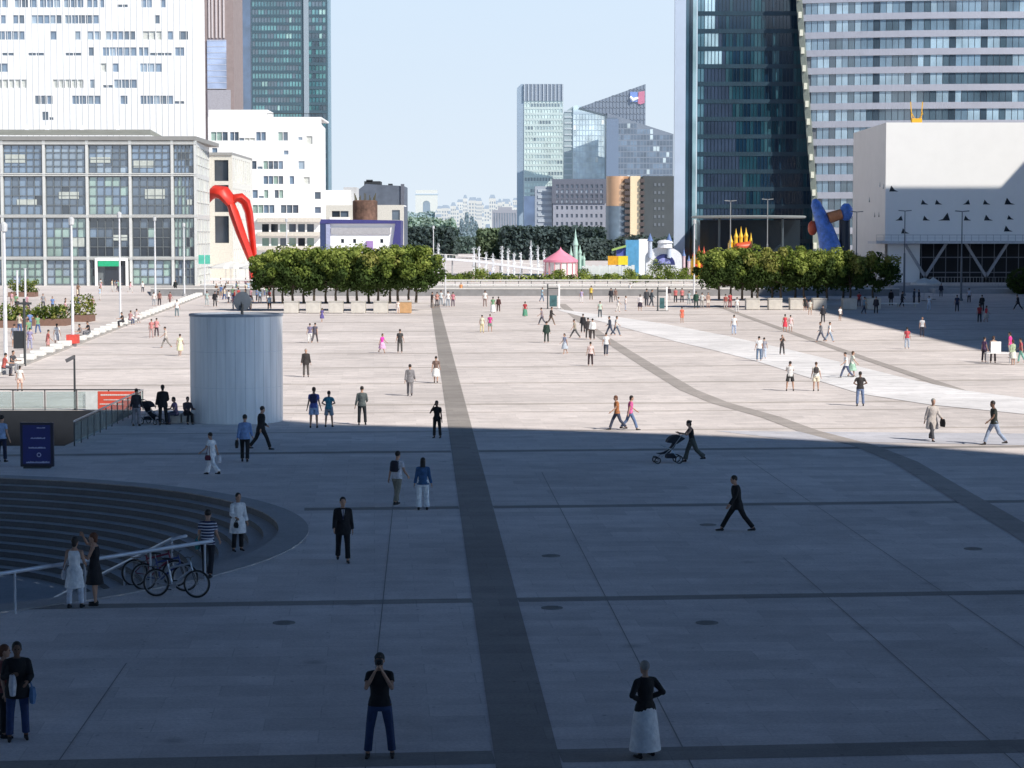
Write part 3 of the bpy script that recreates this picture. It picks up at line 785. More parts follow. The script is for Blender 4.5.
MB().lathe([(rr * .9, 0), (rr, Zp(215, Y)), (rr, Zp(201, Y)), (rr * .9, Zp(200, Y)), (0, Zp(201, Y))], p, 28).build('drum', mat('creeper', (.13, .075, .055), .9, .6, .5, bump=.5), root)
g = MB()
for k in range(12): a = k * pi / 6; g.tube([p + Vector((rr * .8 * cos(a), rr * .8 * sin(a), Zp(200, Y))), p + Vector((rr * .85 * cos(a), rr * .85 * sin(a), Zp(193 + (k % 3) * 2, Y)))], .12, 5)
g.build('rooftop_stems', mat('stem', (.10, .09, .05), .9), root)

# --- 9 framed pavilion
Y = 408
root = empty('event_pavilion', (Xp(362, Y), Y, 0), 'white event pavilion in a purple blue frame behind the left tree row', 'pavilion')
x0, x1 = Xp(320, Y), Xp(401, Y); zt = Zp(222, Y); M_pf = mat('purple_frame', (.05, .05, .20), .5, .1)
MB().box(x0, x0 + 1.1, Y, Y + 9, 0, zt).build('left_frame', mat('navy_frame2', (.03, .05, .14), .5), root)
MB().xprism([(x0, zt), (x0 + .2, zt + .5), (x1, zt + .3), (x1, zt - .3), (x0, zt - .3)], Y - .1, Y + 9).build('top_frame', M_pf, root)
MB().xprism([(x1 - 2.6, 0), (x1 - .2, 0), (x1, zt), (x1 - 1.0, zt)], Y - .2, Y + 9).build('right_frame', M_pf, root)
MB().box(x0 + 1.1, x0 + 1.9, Y - .15, Y + 3, 0, zt - .4).build('inner_post', mat('mauve', (.35, .38, .55), .5), root)
wn = [(Xp(p_, Y + 3), Xp(p_ + 3, Y + 3), Zp(243, Y), Zp(239, Y), G3) for p_ in (342, 354, 381)]
facade(root, front(Y + .5), (x0 + 1.0, x1 - .9), (0, zt - .3), wn, M_wpanel, .3, wname='back_wall')
MB().box(x0 + 2, x1 - 2, Y + .2, Y + .45, Zp(234, Y), Zp(227.5, Y)).build('eaves_band', mat('grey_eaves', (.4, .4, .42), .6), root)
MB().box(Xp(366, Y), Xp(373, Y), Y - .6, Y + .4, 1, Zp(241, Y)).build('purple_stand', mat('mauve2', (.35, .22, .5), .6), root)

# --- 10 pale tower A
Y = 1350
root = empty('pale_tower', (Xp(543, Y), Y, 0), 'pale green tower with a dark ribbed crown at the centre of the skyline', 'office tower')
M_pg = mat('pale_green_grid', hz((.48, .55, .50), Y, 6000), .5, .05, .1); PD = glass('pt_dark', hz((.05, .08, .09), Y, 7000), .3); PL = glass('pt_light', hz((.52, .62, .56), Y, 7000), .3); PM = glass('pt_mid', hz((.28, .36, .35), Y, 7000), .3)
wn = []
for r in range(26):
    y0 = 103.5 + r * 5.7; run = PL
    for k in range(13):
        if rb.random() < .3: run = rb.choice((PL, PL, PD, PM)) if r % 3 != 2 else PL
        wn.append((Xp(524.6 + k * 2.95, Y), Xp(524.6 + k * 2.95 + 2.2, Y), Zp(y0 + 3.4, Y), Zp(y0, Y), run))
facade(root, front(Y), (Xp(524, Y), Xp(563, Y)), (0, Zp(101, Y)), [r for r in wn if r[2] > 0], M_pg, .3, cap=100)
MB().box(Xp(524, Y), Xp(563, Y), Y - .4, Y + 30, Zp(101, Y), Zp(84, Y)).build('crown', mat('crown', hz((.10, .12, .16), Y, 6000), .5), root)
g = MB()
for k in range(11): x = Xp(524 + k * 3.8, Y); g.box(x, x + .5, Y - 1.0, Y - .42, Zp(101, Y), Zp(84, Y))
g.build('crown_ribs', mat('crown_rib', hz((.45, .47, .5), Y, 6000), .5), root)
MB().xprism([(Xp(517, Y), 0), (Xp(523.9, Y), 0), (Xp(523.9, Y), Zp(84, Y)), (Xp(521, Y), Zp(84, Y)), (Xp(517, Y), Zp(88, Y))], Y + .5, Y + 30).build('side_wall', mat('pt_side_shade', hz((.20, .26, .33), Y, 6000), .5), root)  # shade of the side face put into a darker colour

# --- 11 slanted roof towers with emblem
Y = 1250
root = empty('slanted_tower', (Xp(640, Y), Y, 0), 'dark gridded tower with slanted roofs and a blue and red emblem', 'office tower')
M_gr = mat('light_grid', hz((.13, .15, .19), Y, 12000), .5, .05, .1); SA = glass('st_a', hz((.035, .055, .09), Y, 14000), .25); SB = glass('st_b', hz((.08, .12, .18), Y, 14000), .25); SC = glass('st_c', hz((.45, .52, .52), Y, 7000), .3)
def topz1(x): return Zp(108 + (x - 607) * (134 - 113) / (673 - 607) + 6, Y)
wn = []
for r in range(22):
    y0 = 112 + r * 5.75
    for k in range(20):
        xa = 607.5 + k * 3.25; ytop = 114 + (xa + 3 - 607) * .32
        if y0 < ytop: continue
        m_ = rb.choice((SA, SA, SA, SB, SB, SC if rb.random() < .35 else SA))
        wn.append((Xp(xa, Y), Xp(xa + 2.7, Y), Zp(y0 + 4.6, Y), Zp(y0, Y), m_))
wn = [r for r in wn if r[2] > 1]
pane = MB(); ms = [SA, SB, SC]
big = wn[::4][:90]
for r in big: MB().quad((r[0], Y - .05, r[2]), (r[1], Y - .05, r[2]), (r[1], Y - .05, r[3]), (r[0], Y - .05, r[3])).build('window', r[4], root)
for r in wn:
    if r in big: continue
    pane.mi = ms.index(r[4]); pane.quad((r[0], Y - .05, r[2]), (r[1], Y - .05, r[2]), (r[1], Y - .05, r[3]), (r[0], Y - .05, r[3]))
tag(pane.build('window_field', ms, root), None, None, kind='stuff')
MB().xprism([(Xp(607, Y), 0), (Xp(673, Y), 0), (Xp(673, Y), Zp(134, Y)), (Xp(607, Y), Zp(113, Y))], Y, Y + 35).build('wall', M_gr, root)
# rear crest
Yc = Y + 6
crest = [(579, 107.5), (645, 84), (645, 126.5), (607, 115)]
MB().xprism([(Xp(a, Yc), Zp(b, Yc)) for a, b in crest], Yc, Yc + 20).build('crest', mat('crest_dark', hz((.09, .11, .15), Y, 6000), .5), root)
g = MB()
for k in range(1, 20):
    px = 579 + k * 3.4; t = 107.5 - (px - 579) * .356; bt = min(126, 107.5 + (px - 579) * .28)
    x = Xp(px, Yc); g.box(x - .25, x + .25, Yc - .3, Yc - .02, Zp(bt, Yc), Zp(t, Yc))
for k in range(1, 7):
    yy = 84 + k * 6; xl = max(579, 645 - (yy - 84) / .356) if yy < 107 else 579 + (yy - 107.5) / .28
    g.box(Xp(xl, Yc), Xp(645, Yc), Yc - .3, Yc - .02, Zp(yy, Yc), Zp(yy, Yc) + .4)
g.build('crest_grid', M_gr, root)
MB().box(Xp(606, Y), Xp(618, Y), Y - 3, Y - .02, 0, Zp(119, Y)).build('dark_fin', mat('st_fin', hz((.05, .08, .15), Y, 6000), .4), root)
# emblem
e = MB(); e.lathe([(0, 0), (3.2, 0)], (0, 0, 0), 20); ex, ez = Xp(636, Yc), Zp(97, Yc)
E = MB().box(Xp(629.5, Yc), Xp(637, Yc), Yc - .9, Yc - .4, Zp(102, Yc), Zp(92, Yc)); E.build('emblem_blue', mat('emblem_b', (.16, .25, .55), .5), root)
MB().xprism([(Xp(637.2, Yc), Zp(103.5, Yc)), (Xp(640, Yc), Zp(104.5, Yc)), (Xp(644, Yc), Zp(103, Yc)), (Xp(644, Yc), Zp(91, Yc)), (Xp(638, Yc), Zp(92, Yc))], Yc - .9, Yc - .4).build('emblem_red', mat('emblem_r', (.5, .16, .25), .5), root)
g = MB(); secs = []
pts = [Vector((Xp(629.5, Yc), Yc - 1.2, Zp(97, Yc))), Vector((Xp(632, Yc), Yc - 1.2, Zp(100, Yc))), Vector((Xp(637.5, Yc), Yc - 1.2, Zp(98, Yc)))]
g.tube(pts, [.8, 1.2, .7], 6); g.build('emblem_white', mat('emblem_w', (.85, .85, .85), .5), root)
Y2 = 1300
root = empty('light_tower', (Xp(585, Y2), Y2, 0), 'light blue glass tower between the pale tower and the dark gridded tower', 'office tower')
LA = glass('lt_a', hz((.50, .62, .68), Y2, 7000), .2); LB = glass('lt_b', hz((.58, .70, .74), Y2, 7000), .2); LC = mat('lt_c', (.8, .82, .8), .5)
wn = []
for r in range(24):
    for k in range(11):
        m_ = rb.choice((LA, LB)) if rb.random() > .05 else LC
        wn.append((Xp(573.4 + k * 3.1, Y2), Xp(573.4 + k * 3.1 + 2.8, Y2), Zp(114 + r * 5.4 + 5.0, Y2), Zp(114 + r * 5.4, Y2), m_))
facade(root, front(Y2), (Xp(573, Y2), Xp(607.5, Y2)), (0, Zp(112, Y2)), [r for r in wn if r[2] > 0], mat('lt_frame', hz((.42, .52, .60), Y2, 6000), .5), .2, cap=100)
MB().xprism([(Xp(573, Y2), Zp(112, Y2)), (Xp(607.5, Y2), Zp(112, Y2)), (Xp(576, Y2), Zp(105, Y2)), (Xp(573, Y2), Zp(107, Y2))], Y2, Y2 + 20).build('roof_wedge', LA, root)
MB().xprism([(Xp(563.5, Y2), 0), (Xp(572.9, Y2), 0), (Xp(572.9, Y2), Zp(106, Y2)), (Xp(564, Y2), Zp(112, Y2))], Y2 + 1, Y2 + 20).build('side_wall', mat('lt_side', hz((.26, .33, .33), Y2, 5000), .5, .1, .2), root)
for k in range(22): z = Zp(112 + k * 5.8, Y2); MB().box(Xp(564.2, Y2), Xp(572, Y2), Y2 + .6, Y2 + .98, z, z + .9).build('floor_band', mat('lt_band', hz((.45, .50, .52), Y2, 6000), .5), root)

# --- 12 dark topped block and neighbours
Y = 980
root = empty('mansard_block', (Xp(580, Y), Y, 0), 'grey punched window block with a dark two row top storey', 'building')
wn = []
W3 = glass('mb_w', hz((.03, .04, .07), Y, 8000), .3)
for r in range(5):
    for k in range(10): wn.append((Xp(556 + k * 4.9, Y), Xp(556 + k * 4.9 + 2.2, Y), Zp(209.5 + r * 8, Y), Zp(206 + r * 8, Y), W3))
facade(root, front(Y), (Xp(553, Y), Xp(607, Y)), (0, Zp(203.5, Y)), wn, mat('mb_wall', hz((.28, .28, .33), Y, 6000), .8, .08, .2), .4)
wn = []; WL = glass('mb_l', hz((.22, .25, .30), Y, 8000), .3)
for r in range(4):
    for k in range(10): wn.append((Xp(556 + k * 4.9, Y), Xp(556 + k * 4.9 + 2.6, Y), Zp(188 + r * 5, Y), Zp(184.5 + r * 5, Y), WL if r % 2 else W3))
facade(root, front(Y - .6), (Xp(552, Y), Xp(606, Y)), (Zp(203.4, Y), Zp(179, Y)), clear(wn), mat('mb_top', hz((.06, .055, .08), Y, 7000), .7), .4, wname='upper_wall')
roofbox(root, 'roof', Xp(553, Y), Xp(607, Y), Y + .8, Y + 25, 0, Zp(179.5, Y), mat('mb_side', hz((.2, .2, .24), Y, 6000), .8))
roofbox(root, 'side_wing', Xp(535, Y), Xp(552.6, Y), Y + 4, Y + 24, 0, Zp(186, Y), mat('mb_wing', hz((.30, .33, .38), Y, 6000), .7))
g = MB()
for k in range(7): g.box(Xp(538, Y), Xp(552, Y), Y + 3.6, Y + 3.98, Zp(192 + k * 6, Y), Zp(189 + k * 6, Y))
g.build('window_bands', mat('mb_band', hz((.42, .46, .5), Y, 6000), .5), root)
roofbox(root, 'blue_bay', Xp(524, Y), Xp(534.8, Y), Y + 2, Y + 20, 0, Zp(196, Y), glass('mb_blue', hz((.05, .10, .22), Y, 6000), .3))

# --- 13 curved copper and cream block
Y = 930
root = empty('curved_block', (Xp(640, Y), Y, 0), 'copper and cream curved apartment block with dark balconies and flat dark flank', 'building')
rr = (Xp(630, Y) - Xp(607, Y)) / 2
c = Vector((Xp(618, Y), Y + rr, 0))
MB().lathe([(rr, Zp(206, Y)), (rr, Zp(176, Y)), (0, Zp(176, Y))], c, 40).build('copper_drum', mat('copper', (.62, .36, .20), .28, .08, .2, metal=.35), root, smooth=True)
MB().lathe([(rr + .2, 0), (rr + .2, Zp(206, Y))], c, 40).build('drum_base', glass('drum_base', hz((.06, .10, .14), Y, 6000), .2), root, smooth=True)
roofbox(root, 'cream_wall', Xp(630, Y), Xp(640, Y), Y - 1, Y + 20, 0, Zp(176, Y), mat('cream_lit', (.78, .62, .40), .7, .05))
roofbox(root, 'dark_flank', Xp(643, Y), Xp(674, Y), Y + .5, Y + 25, 0, Zp(176, Y), mat('flank', hz((.025, .028, .025), Y, 16000), .8, .12, .15))
g = MB()
for k in range(11):
    z = Zp(180 + k * 6.2, Y); g.box(Xp(639.6, Y), Xp(644, Y), Y - 2.2, Y + 5, z - 1.1, z + .5); g.box(Xp(624.5, Y), Xp(629.8, Y), Y - 2.2, Y + 5, z - 1.1, z + .5)
g.build('balconies', mat('dark_balcony', (.07, .05, .045), .8), root)
for r in range(6):
    for k in range(3): x = Xp(654 + k * 4, Y); z = Zp(186 + r * 8, Y); MB().box(x, x + .9, Y + .3, Y + .48, z, z + 1.2).build('window', mat('flank_w', hz((.06, .065, .07), Y, 7000), .5), root)
Y = 1000
root = empty('distant_block', (Xp(682, Y), Y, 0), 'narrow grey block in the gap between the dark flank and the banded tower', 'building')
wn = [(Xp(676 + k * 4, Y), Xp(678.5 + k * 4, Y), Zp(211 + 8 * r, Y), Zp(207 + 8 * r, Y), W3) for r in range(4) for k in range(3)]
facade(root, front(Y), (Xp(674.5, Y), Xp(692, Y)), (0, Zp(204, Y)), wn, mat('db_wall', hz((.16, .16, .17), Y, 6000), .8), .3)
roofbox(root, 'roof', Xp(674.5, Y), Xp(692, Y), Y + .4, Y + 20, 0, Zp(204, Y) - .02, mat('db_wall2', hz((.3, .28, .24), Y, 6000), .8))

# --- 15 banded tower with cut glass face
Y = 468
root = empty('banded_tower', (Xp(740, Y), Y, 0), 'huge curved tower with steel floor bands and a dark slanted glass cut', 'office tower')
TOP = Zp(-60, Y); fl = 3.72
M_bnd = mat('steel_band', (.44, .45, .51), .35, .05, .3, metal=.15)
E1 = glass('et_a', (.17, .26, .34), .1); E2 = glass('et_b', (.33, .46, .55), .12); E3 = glass('et_c', (.05, .08, .11), .08); E4 = glass('et_d', (.08, .13, .17), .1); E5 = glass('et_e', (.42, .55, .50), .2)
# curved facade: arc coming slightly closer to the right
R_ = 150.0; cx, cy = Xp(930, Y) + 18, Y + 142
a_start = math.acos(-(cx - Xp(797, Y)) / R_)
def epos(u, z, d):
    a = a_start - u / R_; r = R_ - d
    return Vector((cx + r * cos(a), cy - r * sin(a), z))
ulen = 78
def ucut(z):   # slanted left edge of the bands
    px = 797 + (815.5 - 797) * max(0, min(1, (Zp(0, Y) - z) / (Zp(0, Y) - Zp(215, Y)))) if z < Zp(0, Y) else 797 - (z - Zp(0, Y)) * .35
    return (Xp(px, Y) - Xp(797, Y)) * 1.0
colm = {}
nwin = 60; wd = ulen / nwin
rects = []
z = 2.0
zs = []
while z < TOP: zs.append(z); z += fl
for zz in zs:
    u0 = ucut(zz + 2)
    run = E1
    for k in range(nwin):
        u = k * wd
        if u < u0 + .3: continue
        if k % 12 in (0, 5): m_ = E3
        elif k % 12 in (8,): m_ = E4
        else:
            if rb.random() < .35: run = rb.choice((E1, E2, E1, E2, E4))
            m_ = run
        if k > 44: m_ = rb.choice((E3, E3, E4, E5, E2)) if rb.random() < .75 else m_
        rects.append((u, u + wd - .13, zz + 1.35, zz + fl, m_))
# wall built floor by floor so the cut edge slants
for zz in zs:
    wall = MB(); back = MB()
    u0 = max(ucut(zz + 2), -3)
    n = 30
    us = [u0 + (ulen - u0) * i / n for i in range(n + 1)]
    for i in range(n):
        wall.quad(epos(us[i], zz, -.15), epos(us[i + 1], zz, -.15), epos(us[i + 1], zz + 1.35, -.15), epos(us[i], zz + 1.35, -.15))
        wall.quad(epos(us[i], zz + 1.35, -.15), epos(us[i + 1], zz + 1.35, -.15), epos(us[i + 1], zz + 1.35, .5), epos(us[i], zz + 1.35, .5))
        wall.quad(epos(us[i], zz, -.15), epos(us[i + 1], zz, -.15), epos(us[i + 1], zz, .5), epos(us[i], zz, .5))
        back.quad(epos(us[i], zz + 1.3, .32), epos(us[i + 1], zz + 1.3, .32), epos(us[i + 1], zz + fl + .05, .32), epos(us[i], zz + fl + .05, .32))
    wall.build('floor_band', M_bnd, root); back.build('window_surround', mat('frame_grey', (.22, .24, .27), .5), root)
facade(root, epos, (0, ulen), (0, TOP), rects, M_bnd, .2, wall_obj=False, cap=100)
# slanted light edge trim, with pale blocks
p0 = Vector((Xp(815.5, Y), Y - .6, 0)); 
tr = MB(); zz0 = -1
pts = [Vector((epos(ucut(z_), z_, -.5))) for z_ in [i * 3.0 for i in range(int(TOP / 3))]]
for i in range(len(pts) - 1): tr.beam(pts[i], pts[i + 1], .55, 1.2)
tr.build('edge_trim', mat('edge_trim', (.22, .25, .22), .5), root)
for zz in zs: q = epos(ucut(zz + .6), zz + .6, -1.15); MB().box(q.x - .35, q.x + .35, q.y - .2, q.y + .5, q.z, q.z + 1.3).build('edge_block', mat('edge_block', (.66, .66, .55), .5), root)
# dark cut face (vertical panes, slightly recessed), sky and tower reflections painted as pane tints
Yf = Y + 4
C1 = glass('cut_a', (.006, .024, .050), .12, spec=.5); C2 = glass('cut_b', (.014, .055, .08), .12, spec=.5); C3 = glass('cut_c', (.03, .09, .115), .2, spec=.5); C4 = glass('cut_d', (.10, .20, .26), .08, spec=.6); C5 = glass('cut_sky_reflection', (.40, .58, .66), .06); C6 = glass('cut_tower_reflection', (.035, .055, .095), .15, spec=.5); CB = mat('cut_band', (.014, .040, .062), .45, .2, .4)
xa, xb = Xp(696.5, Yf), Xp(817, Yf)
cell = []; fh = 3.72; n = 34
patch = [(.03, .26, Zp(66, Yf), TOP)]
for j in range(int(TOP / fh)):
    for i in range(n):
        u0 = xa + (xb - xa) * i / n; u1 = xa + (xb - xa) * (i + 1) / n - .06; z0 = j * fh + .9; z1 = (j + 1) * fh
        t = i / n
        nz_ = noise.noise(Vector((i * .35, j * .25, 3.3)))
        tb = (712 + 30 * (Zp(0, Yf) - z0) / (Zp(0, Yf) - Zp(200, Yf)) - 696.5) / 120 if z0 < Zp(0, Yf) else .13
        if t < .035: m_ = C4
        elif t < tb - .02 and z0 > Zp(66, Yf): m_ = C5  # pale sky reflection painted into the pane colour
        elif t < tb: m_ = C6  # slate reflection of a tower painted into the pane colour
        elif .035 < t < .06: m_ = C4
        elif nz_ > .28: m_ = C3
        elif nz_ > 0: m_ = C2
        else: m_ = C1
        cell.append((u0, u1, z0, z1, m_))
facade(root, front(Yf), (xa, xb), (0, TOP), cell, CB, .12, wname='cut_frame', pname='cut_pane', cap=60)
MB().box(Xp(685.5, Y), Xp(690, Y), Y + 2, Y + 6, 0, TOP).build('glazed_strip', glass('strip_teal', (.04, .09, .13), .1), root)
MB().box(Xp(690, Y), Xp(692.5, Y), Y + 1.7, Y + 6, 0, TOP).build('glazed_strip', glass('strip_dark', (.015, .03, .05), .1), root)
MB().box(Xp(692.5, Y), Xp(696.4, Y), Y + 2.2, Y + 6, 0, TOP).build('glazed_strip', glass('strip_pale', (.30, .46, .52), .1), root)
MB().box(Xp(674.5, Y), Xp(685.4, Y), Y + 1.5, Y + 3, 0, TOP).build('flank_wall', mat('pale_blue_panels', (.46, .54, .66), .4, .04, .3), root)
cc = Vector((Xp(749, 456), 457, Zp(217, 456)))
MB().lathe([(0, -.25), (11.6, -.25), (11.9, .05), (11.6, .25), (0, .3)], cc, 48).build('canopy_disc', mat('canopy', (.30, .33, .33), .4), root, smooth=True)
for a in (-2.4, -.8, .8, 2.4): MB().tube([cc + Vector((9 * cos(a), 9 * sin(a), 0)), Vector((cc.x + 9 * cos(a), cc.y + 9 * sin(a), 0))], .22, 8).build('canopy_column', mat('canopy_col', (.06, .08, .09), .5), root)
roofbox(root, 'lobby', Xp(700, 462), Xp(800, 462), 462, 471.5, 0, Zp(220, 462), glass('lobby_glass', (.012, .02, .028), .15))

# --- 16 white cinema block, right
Y = 380
root = empty('cinema_block', (Xp(950, Y), Y, 0), 'white angular block with small triangular windows over a dark braced base', 'building')
x0, x1 = Xp(885, Y), Xp(885, Y) + 48; zb, ztp = Zp(241, Y), Zp(122.5, Y)
tri = [(924, 203, 1), (938, 203, 1), (966, 203, -1), (986, 203, 1), (1009, 203, 1.4), (899, 219, -1), (926, 219, 1), (944, 219, -1.6), (967, 219, 1), (988, 219, 1.2), (1010, 218, .9), (905, 232, 1.1), (1008, 230, 1.2), (893, 190, 1.2), (1030, 210, 1), (1046, 220, -1), (1060, 205, 1)]
MB().quad((x0, Y, zb), (x1, Y, zb), (x1, Y, ztp), (x0, Y, ztp)).build('wall', M_wpanel, root)
for px, py, s in tri:
    a = abs(s) * .62; x = Xp(px, Y); z_ = Zp(py + 1.5, Y); sg = 1 if s > 0 else -1
    MB().xprism([(x - a * sg, z_), (x + a * 1.1 * sg, z_), (x + a * .25 * sg, z_ + .25), (x - a * .55 * sg, z_ + .85 * abs(s))], Y - .04, Y - .004).build('window', G3, root)
# chamfered left side
q0 = Vector((x0, Y, 0)); q1 = Vector((Xp(852.5, 404), 404, 0))
sw = MB(); sw.add([(q0.x, q0.y, 0), (q1.x, q1.y, 0), (q1.x, q1.y, Zp(133, 404)), (q0.x, q0.y, ztp)], [(0, 1, 2, 3)]); sw.build('side_wall', mat('side_panels', (.80, .77, .74), .6, .03, .4), root)
t = (q1 - q0).normalized(); nrm = Vector((-t.y, t.x, 0)); nrm = nrm if nrm.y < 0 else -nrm
for u, z_ in ((3.5, Zp(187, 384)), (1, Zp(189, 381)), (11, Zp(202, 390)), (4, Zp(217, 384)), (7, Zp(217, 386))):
    c = q0 + t * u + nrm * .02; MB().add([c + Vector((0, 0, z_)), c + t * .9 + Vector((0, 0, z_)), c + t * .4 + Vector((0, 0, z_ + 1.0))], [(0, 1, 2)]).build('window', G3, root)
MB().add([(x0, Y, ztp), (x1, Y, ztp), (x1, Y + 40, ztp + 1), (q1.x + 8, Y + 40, Zp(130, 410)), (q1.x, q1.y, Zp(133, 404))], [(0, 1, 2, 3, 4)]).build('roof', M_wpanel, root)
# dark base with V braces, terrace rail
bx0 = Xp(916, Y)
MB().box(x0 + .5, x0 + 6.0, Y - .3, Y + 4, 0, zb - .05).build('base_wall', M_wpanel, root)
MB().box(x0 + 6.1, x1, Y + 5, Y + 6, 0, zb).build('recess', mat('dark_recess', (.02, .022, .028), .7), root)
MB().box(x0 - 2, x1, Y - 3.2, Y + 6, zb - .45, zb - .02).build('terrace_slab', mat('pale_slab', (.62, .63, .66), .6), root)
br = MB()
for k in range(4):
    xc_ = Xp(925 + k * 61, Y) ; 
    for s in (-1, 1): br.beam((xc_, Y - .5, .2), (xc_, Y - .5, 2.0), .5, .5, (1, 0, 0)); br.beam((xc_, Y - .5, 2.0), (xc_ + s * 3.6, Y - .5, zb - .4), .45, .45)
br.build('braces', mat('brace_grey', (.42, .43, .46), .6), root)
g = MB()
for z_ in (2.6, 5.2): g.box(x0 + 6.1, x1, Y + 1.0, Y + 1.15, z_, z_ + .18)
for k in range(20): x = x0 + 6.5 + k * 2.1; g.box(x, x + .12, Y + 1.2, Y + 1.3, .1, zb - .5)
g.build('glazing_bars', mat('bars', (.22, .23, .26), .5), root)
g = MB()
for k in range(40): x = x0 - 2 + k * 1.25; g.box(x, x + .06, Y - 3.1, Y - 3.04, zb - .02, zb + 1.0)
g.box(x0 - 2, x1, Y - 3.12, Y - 3.02, zb + 1.0, zb + 1.08); g.box(x0 - 2, x1, Y - 3.1, Y - 3.04, zb + .5, zb + .54); g.build('terrace_rail', M_steel, root)
p = Vector((Xp(915, Y + 6), Y + 6, ztp)); c2 = empty('roof_cradle', p, 'yellow maintenance cradle standing on the roof of the white cinema block', 'crane')
M_yel = mat('yellow_paint', (.75, .42, .03), .5, .08)
MB().box(p.x - .9, p.x + .9, p.y - .6, p.y + .6, .0 + p.z, p.z + 1.0).build('body', M_yel, c2, bevel=.08)
for s in (-1, 1):
    MB().beam(p + Vector((s * .8, 0, .9)), p + Vector((s * 1.05, 0, 3.9)), .16, .16, (0, 1, 0)).build('arm', M_yel, c2)
    MB().tube([p + Vector((s * .4, -.3, 1)), p + Vector((s * .9, -.9, 1.7)), p + Vector((s * .95, 0, 2.2))], .08, 6).build('strut', M_yel, c2)

# --- arch, added slab and shaped mall outside the frame: their shadows fall on the plaza
def wallmat_windows(name, col):
    m = bpy.data.materials.new(name); nt, N, L, b = nodes(m); b.inputs['Roughness'].default_value = .5
    tc = N.new('ShaderNodeTexCoord'); mp = N.new('ShaderNodeMapping'); mp.inputs['Rotation'].default_value = (pi / 2, 0, 0); L.new(tc.outputs['Object'], mp.inputs[0])
    sep = N.new('ShaderNodeSeparateXYZ'); L.new(tc.outputs['Object'], sep.inputs[0])
    ad = N.new('ShaderNodeMath'); L.new(sep.outputs[0], ad.inputs[0]); L.new(sep.outputs[1], ad.inputs[1])
    cb = N.new('ShaderNodeCombineXYZ'); L.new(ad.outputs[0], cb.inputs[0]); L.new(sep.outputs[2], cb.inputs[1])
    br = N.new('ShaderNodeTexBrick'); br.offset = 0; br.inputs['Scale'].default_value = 1; br.inputs['Brick Width'].default_value = 2.8; br.inputs['Row Height'].default_value = 2.8; br.inputs['Mortar Size'].default_value = .35
    br.inputs['Color1'].default_value = (.05, .07, .09, 1); br.inputs['Color2'].default_value = (.09, .12, .14, 1); br.inputs['Mortar'].default_value = (*col, 1)
    L.new(cb.outputs[0], br.inputs['Vector']); L.new(br.outputs[0], b.inputs['Base Color'])
    return m
M_arch = wallmat_windows('dark_bounce_grid', (.16, .20, .27))  # unseen walls kept dark to cut bounced light
elev = tan(SEL); lx = 45.0; ly = 23.0
root = empty('office_arch', (0, -10, 0), 'giant white hollow cube office arch over the viewpoint, outside the picture', 'office building')
MB().box(lx, lx + 19, -66, ly, 0, 108).build('leg', M_arch, root)
MB().box(-lx - 19, -lx, -66, ly, 0, 108).build('leg', M_arch, root)
MB().box(-lx + .01, lx - .01, -66, ly - .5, 92, 108).build('roof', M_arch, root)
hb_ = 100.0; Lb = hb_ / elev; off = Vector((SAZ.x * Lb, SAZ.y * Lb, 0))
edge = [(-44, 116), (-26, 110.6), (-18.5, 110.0), (-14.0, 108.6), (-11.0, 104.0), (1.3, 100.6), (8.4, 97.8), (12.5, 95.6), (16.4, 93.2), (20.5, 88.1), (30, 79)]
fp = [(x + off.x, y + off.y) for x, y in edge] + [(175, -40), (175, -190), (64.5, -190), (64.5, -70)] 
fp = [(max(x, 64.6), y) for x, y in fp]
root = empty('shadow_slab', (110, -20, 0), 'unseen slab added to cast the plaza shadow, behind and right of the viewpoint', 'office building')
MB().prism([(x + off.x, y + off.y) for x, y in edge] + [(175, -40), (175, -190), (20, -190), (20, -70)], 93.0, hb_).build('roof', M_arch, root)  # roof outline is the wanted shadow edge moved towards the sun
MB().box(70, 170, -185, -45, 0, 92.9).build('wall', M_arch, root)
mb = MB(); nst = 44
for k in range(nst): mb.box(-30, 30, 14 - (k + 1) * .34, 14 - k * .34 + .0, 0 if k == 0 else k * .161 - .3, (k + 1) * .161)
mb.box(-30, 30, -30, 14 - nst * .34 - .001, 0, nst * .161); struct(mb.build('grand_stairs', M_step))
# unseen mall block to the right, height and roof slope shaped for its shadow
tipx, tipy = G(829, 313).x - .4, G(973, 351).y
mx0 = 94.0; Ls = (mx0 - tipx) / SAZ.x
hm = Ls * elev; my0 = tipy - abs(SAZ.y) * Ls; 
my1 = 380 - abs(SAZ.y) * ((hm - Zp(187, 380)) / elev)
root = empty('shadow_mall', (mx0, my0, 0), 'long unseen shopping mall block right of the plaza, shaped to cast its shadow', 'building')
MB().box(mx0, mx0 + 70, my0, my1, 0, hm).build('wall', M_arch, root)
xs_ = Xp(1000, 380) + SAZ.x * ((hm - Zp(187, 380)) / elev)
MB().xprism([(xs_, hm), (mx0 + 70, hm), (mx0 + 70, hm + 30), (xs_ + 28, hm + 31)], my0 + 30, my1 - .5).build('roof', mat('mall_roof', (.4, .4, .42), .6), root)
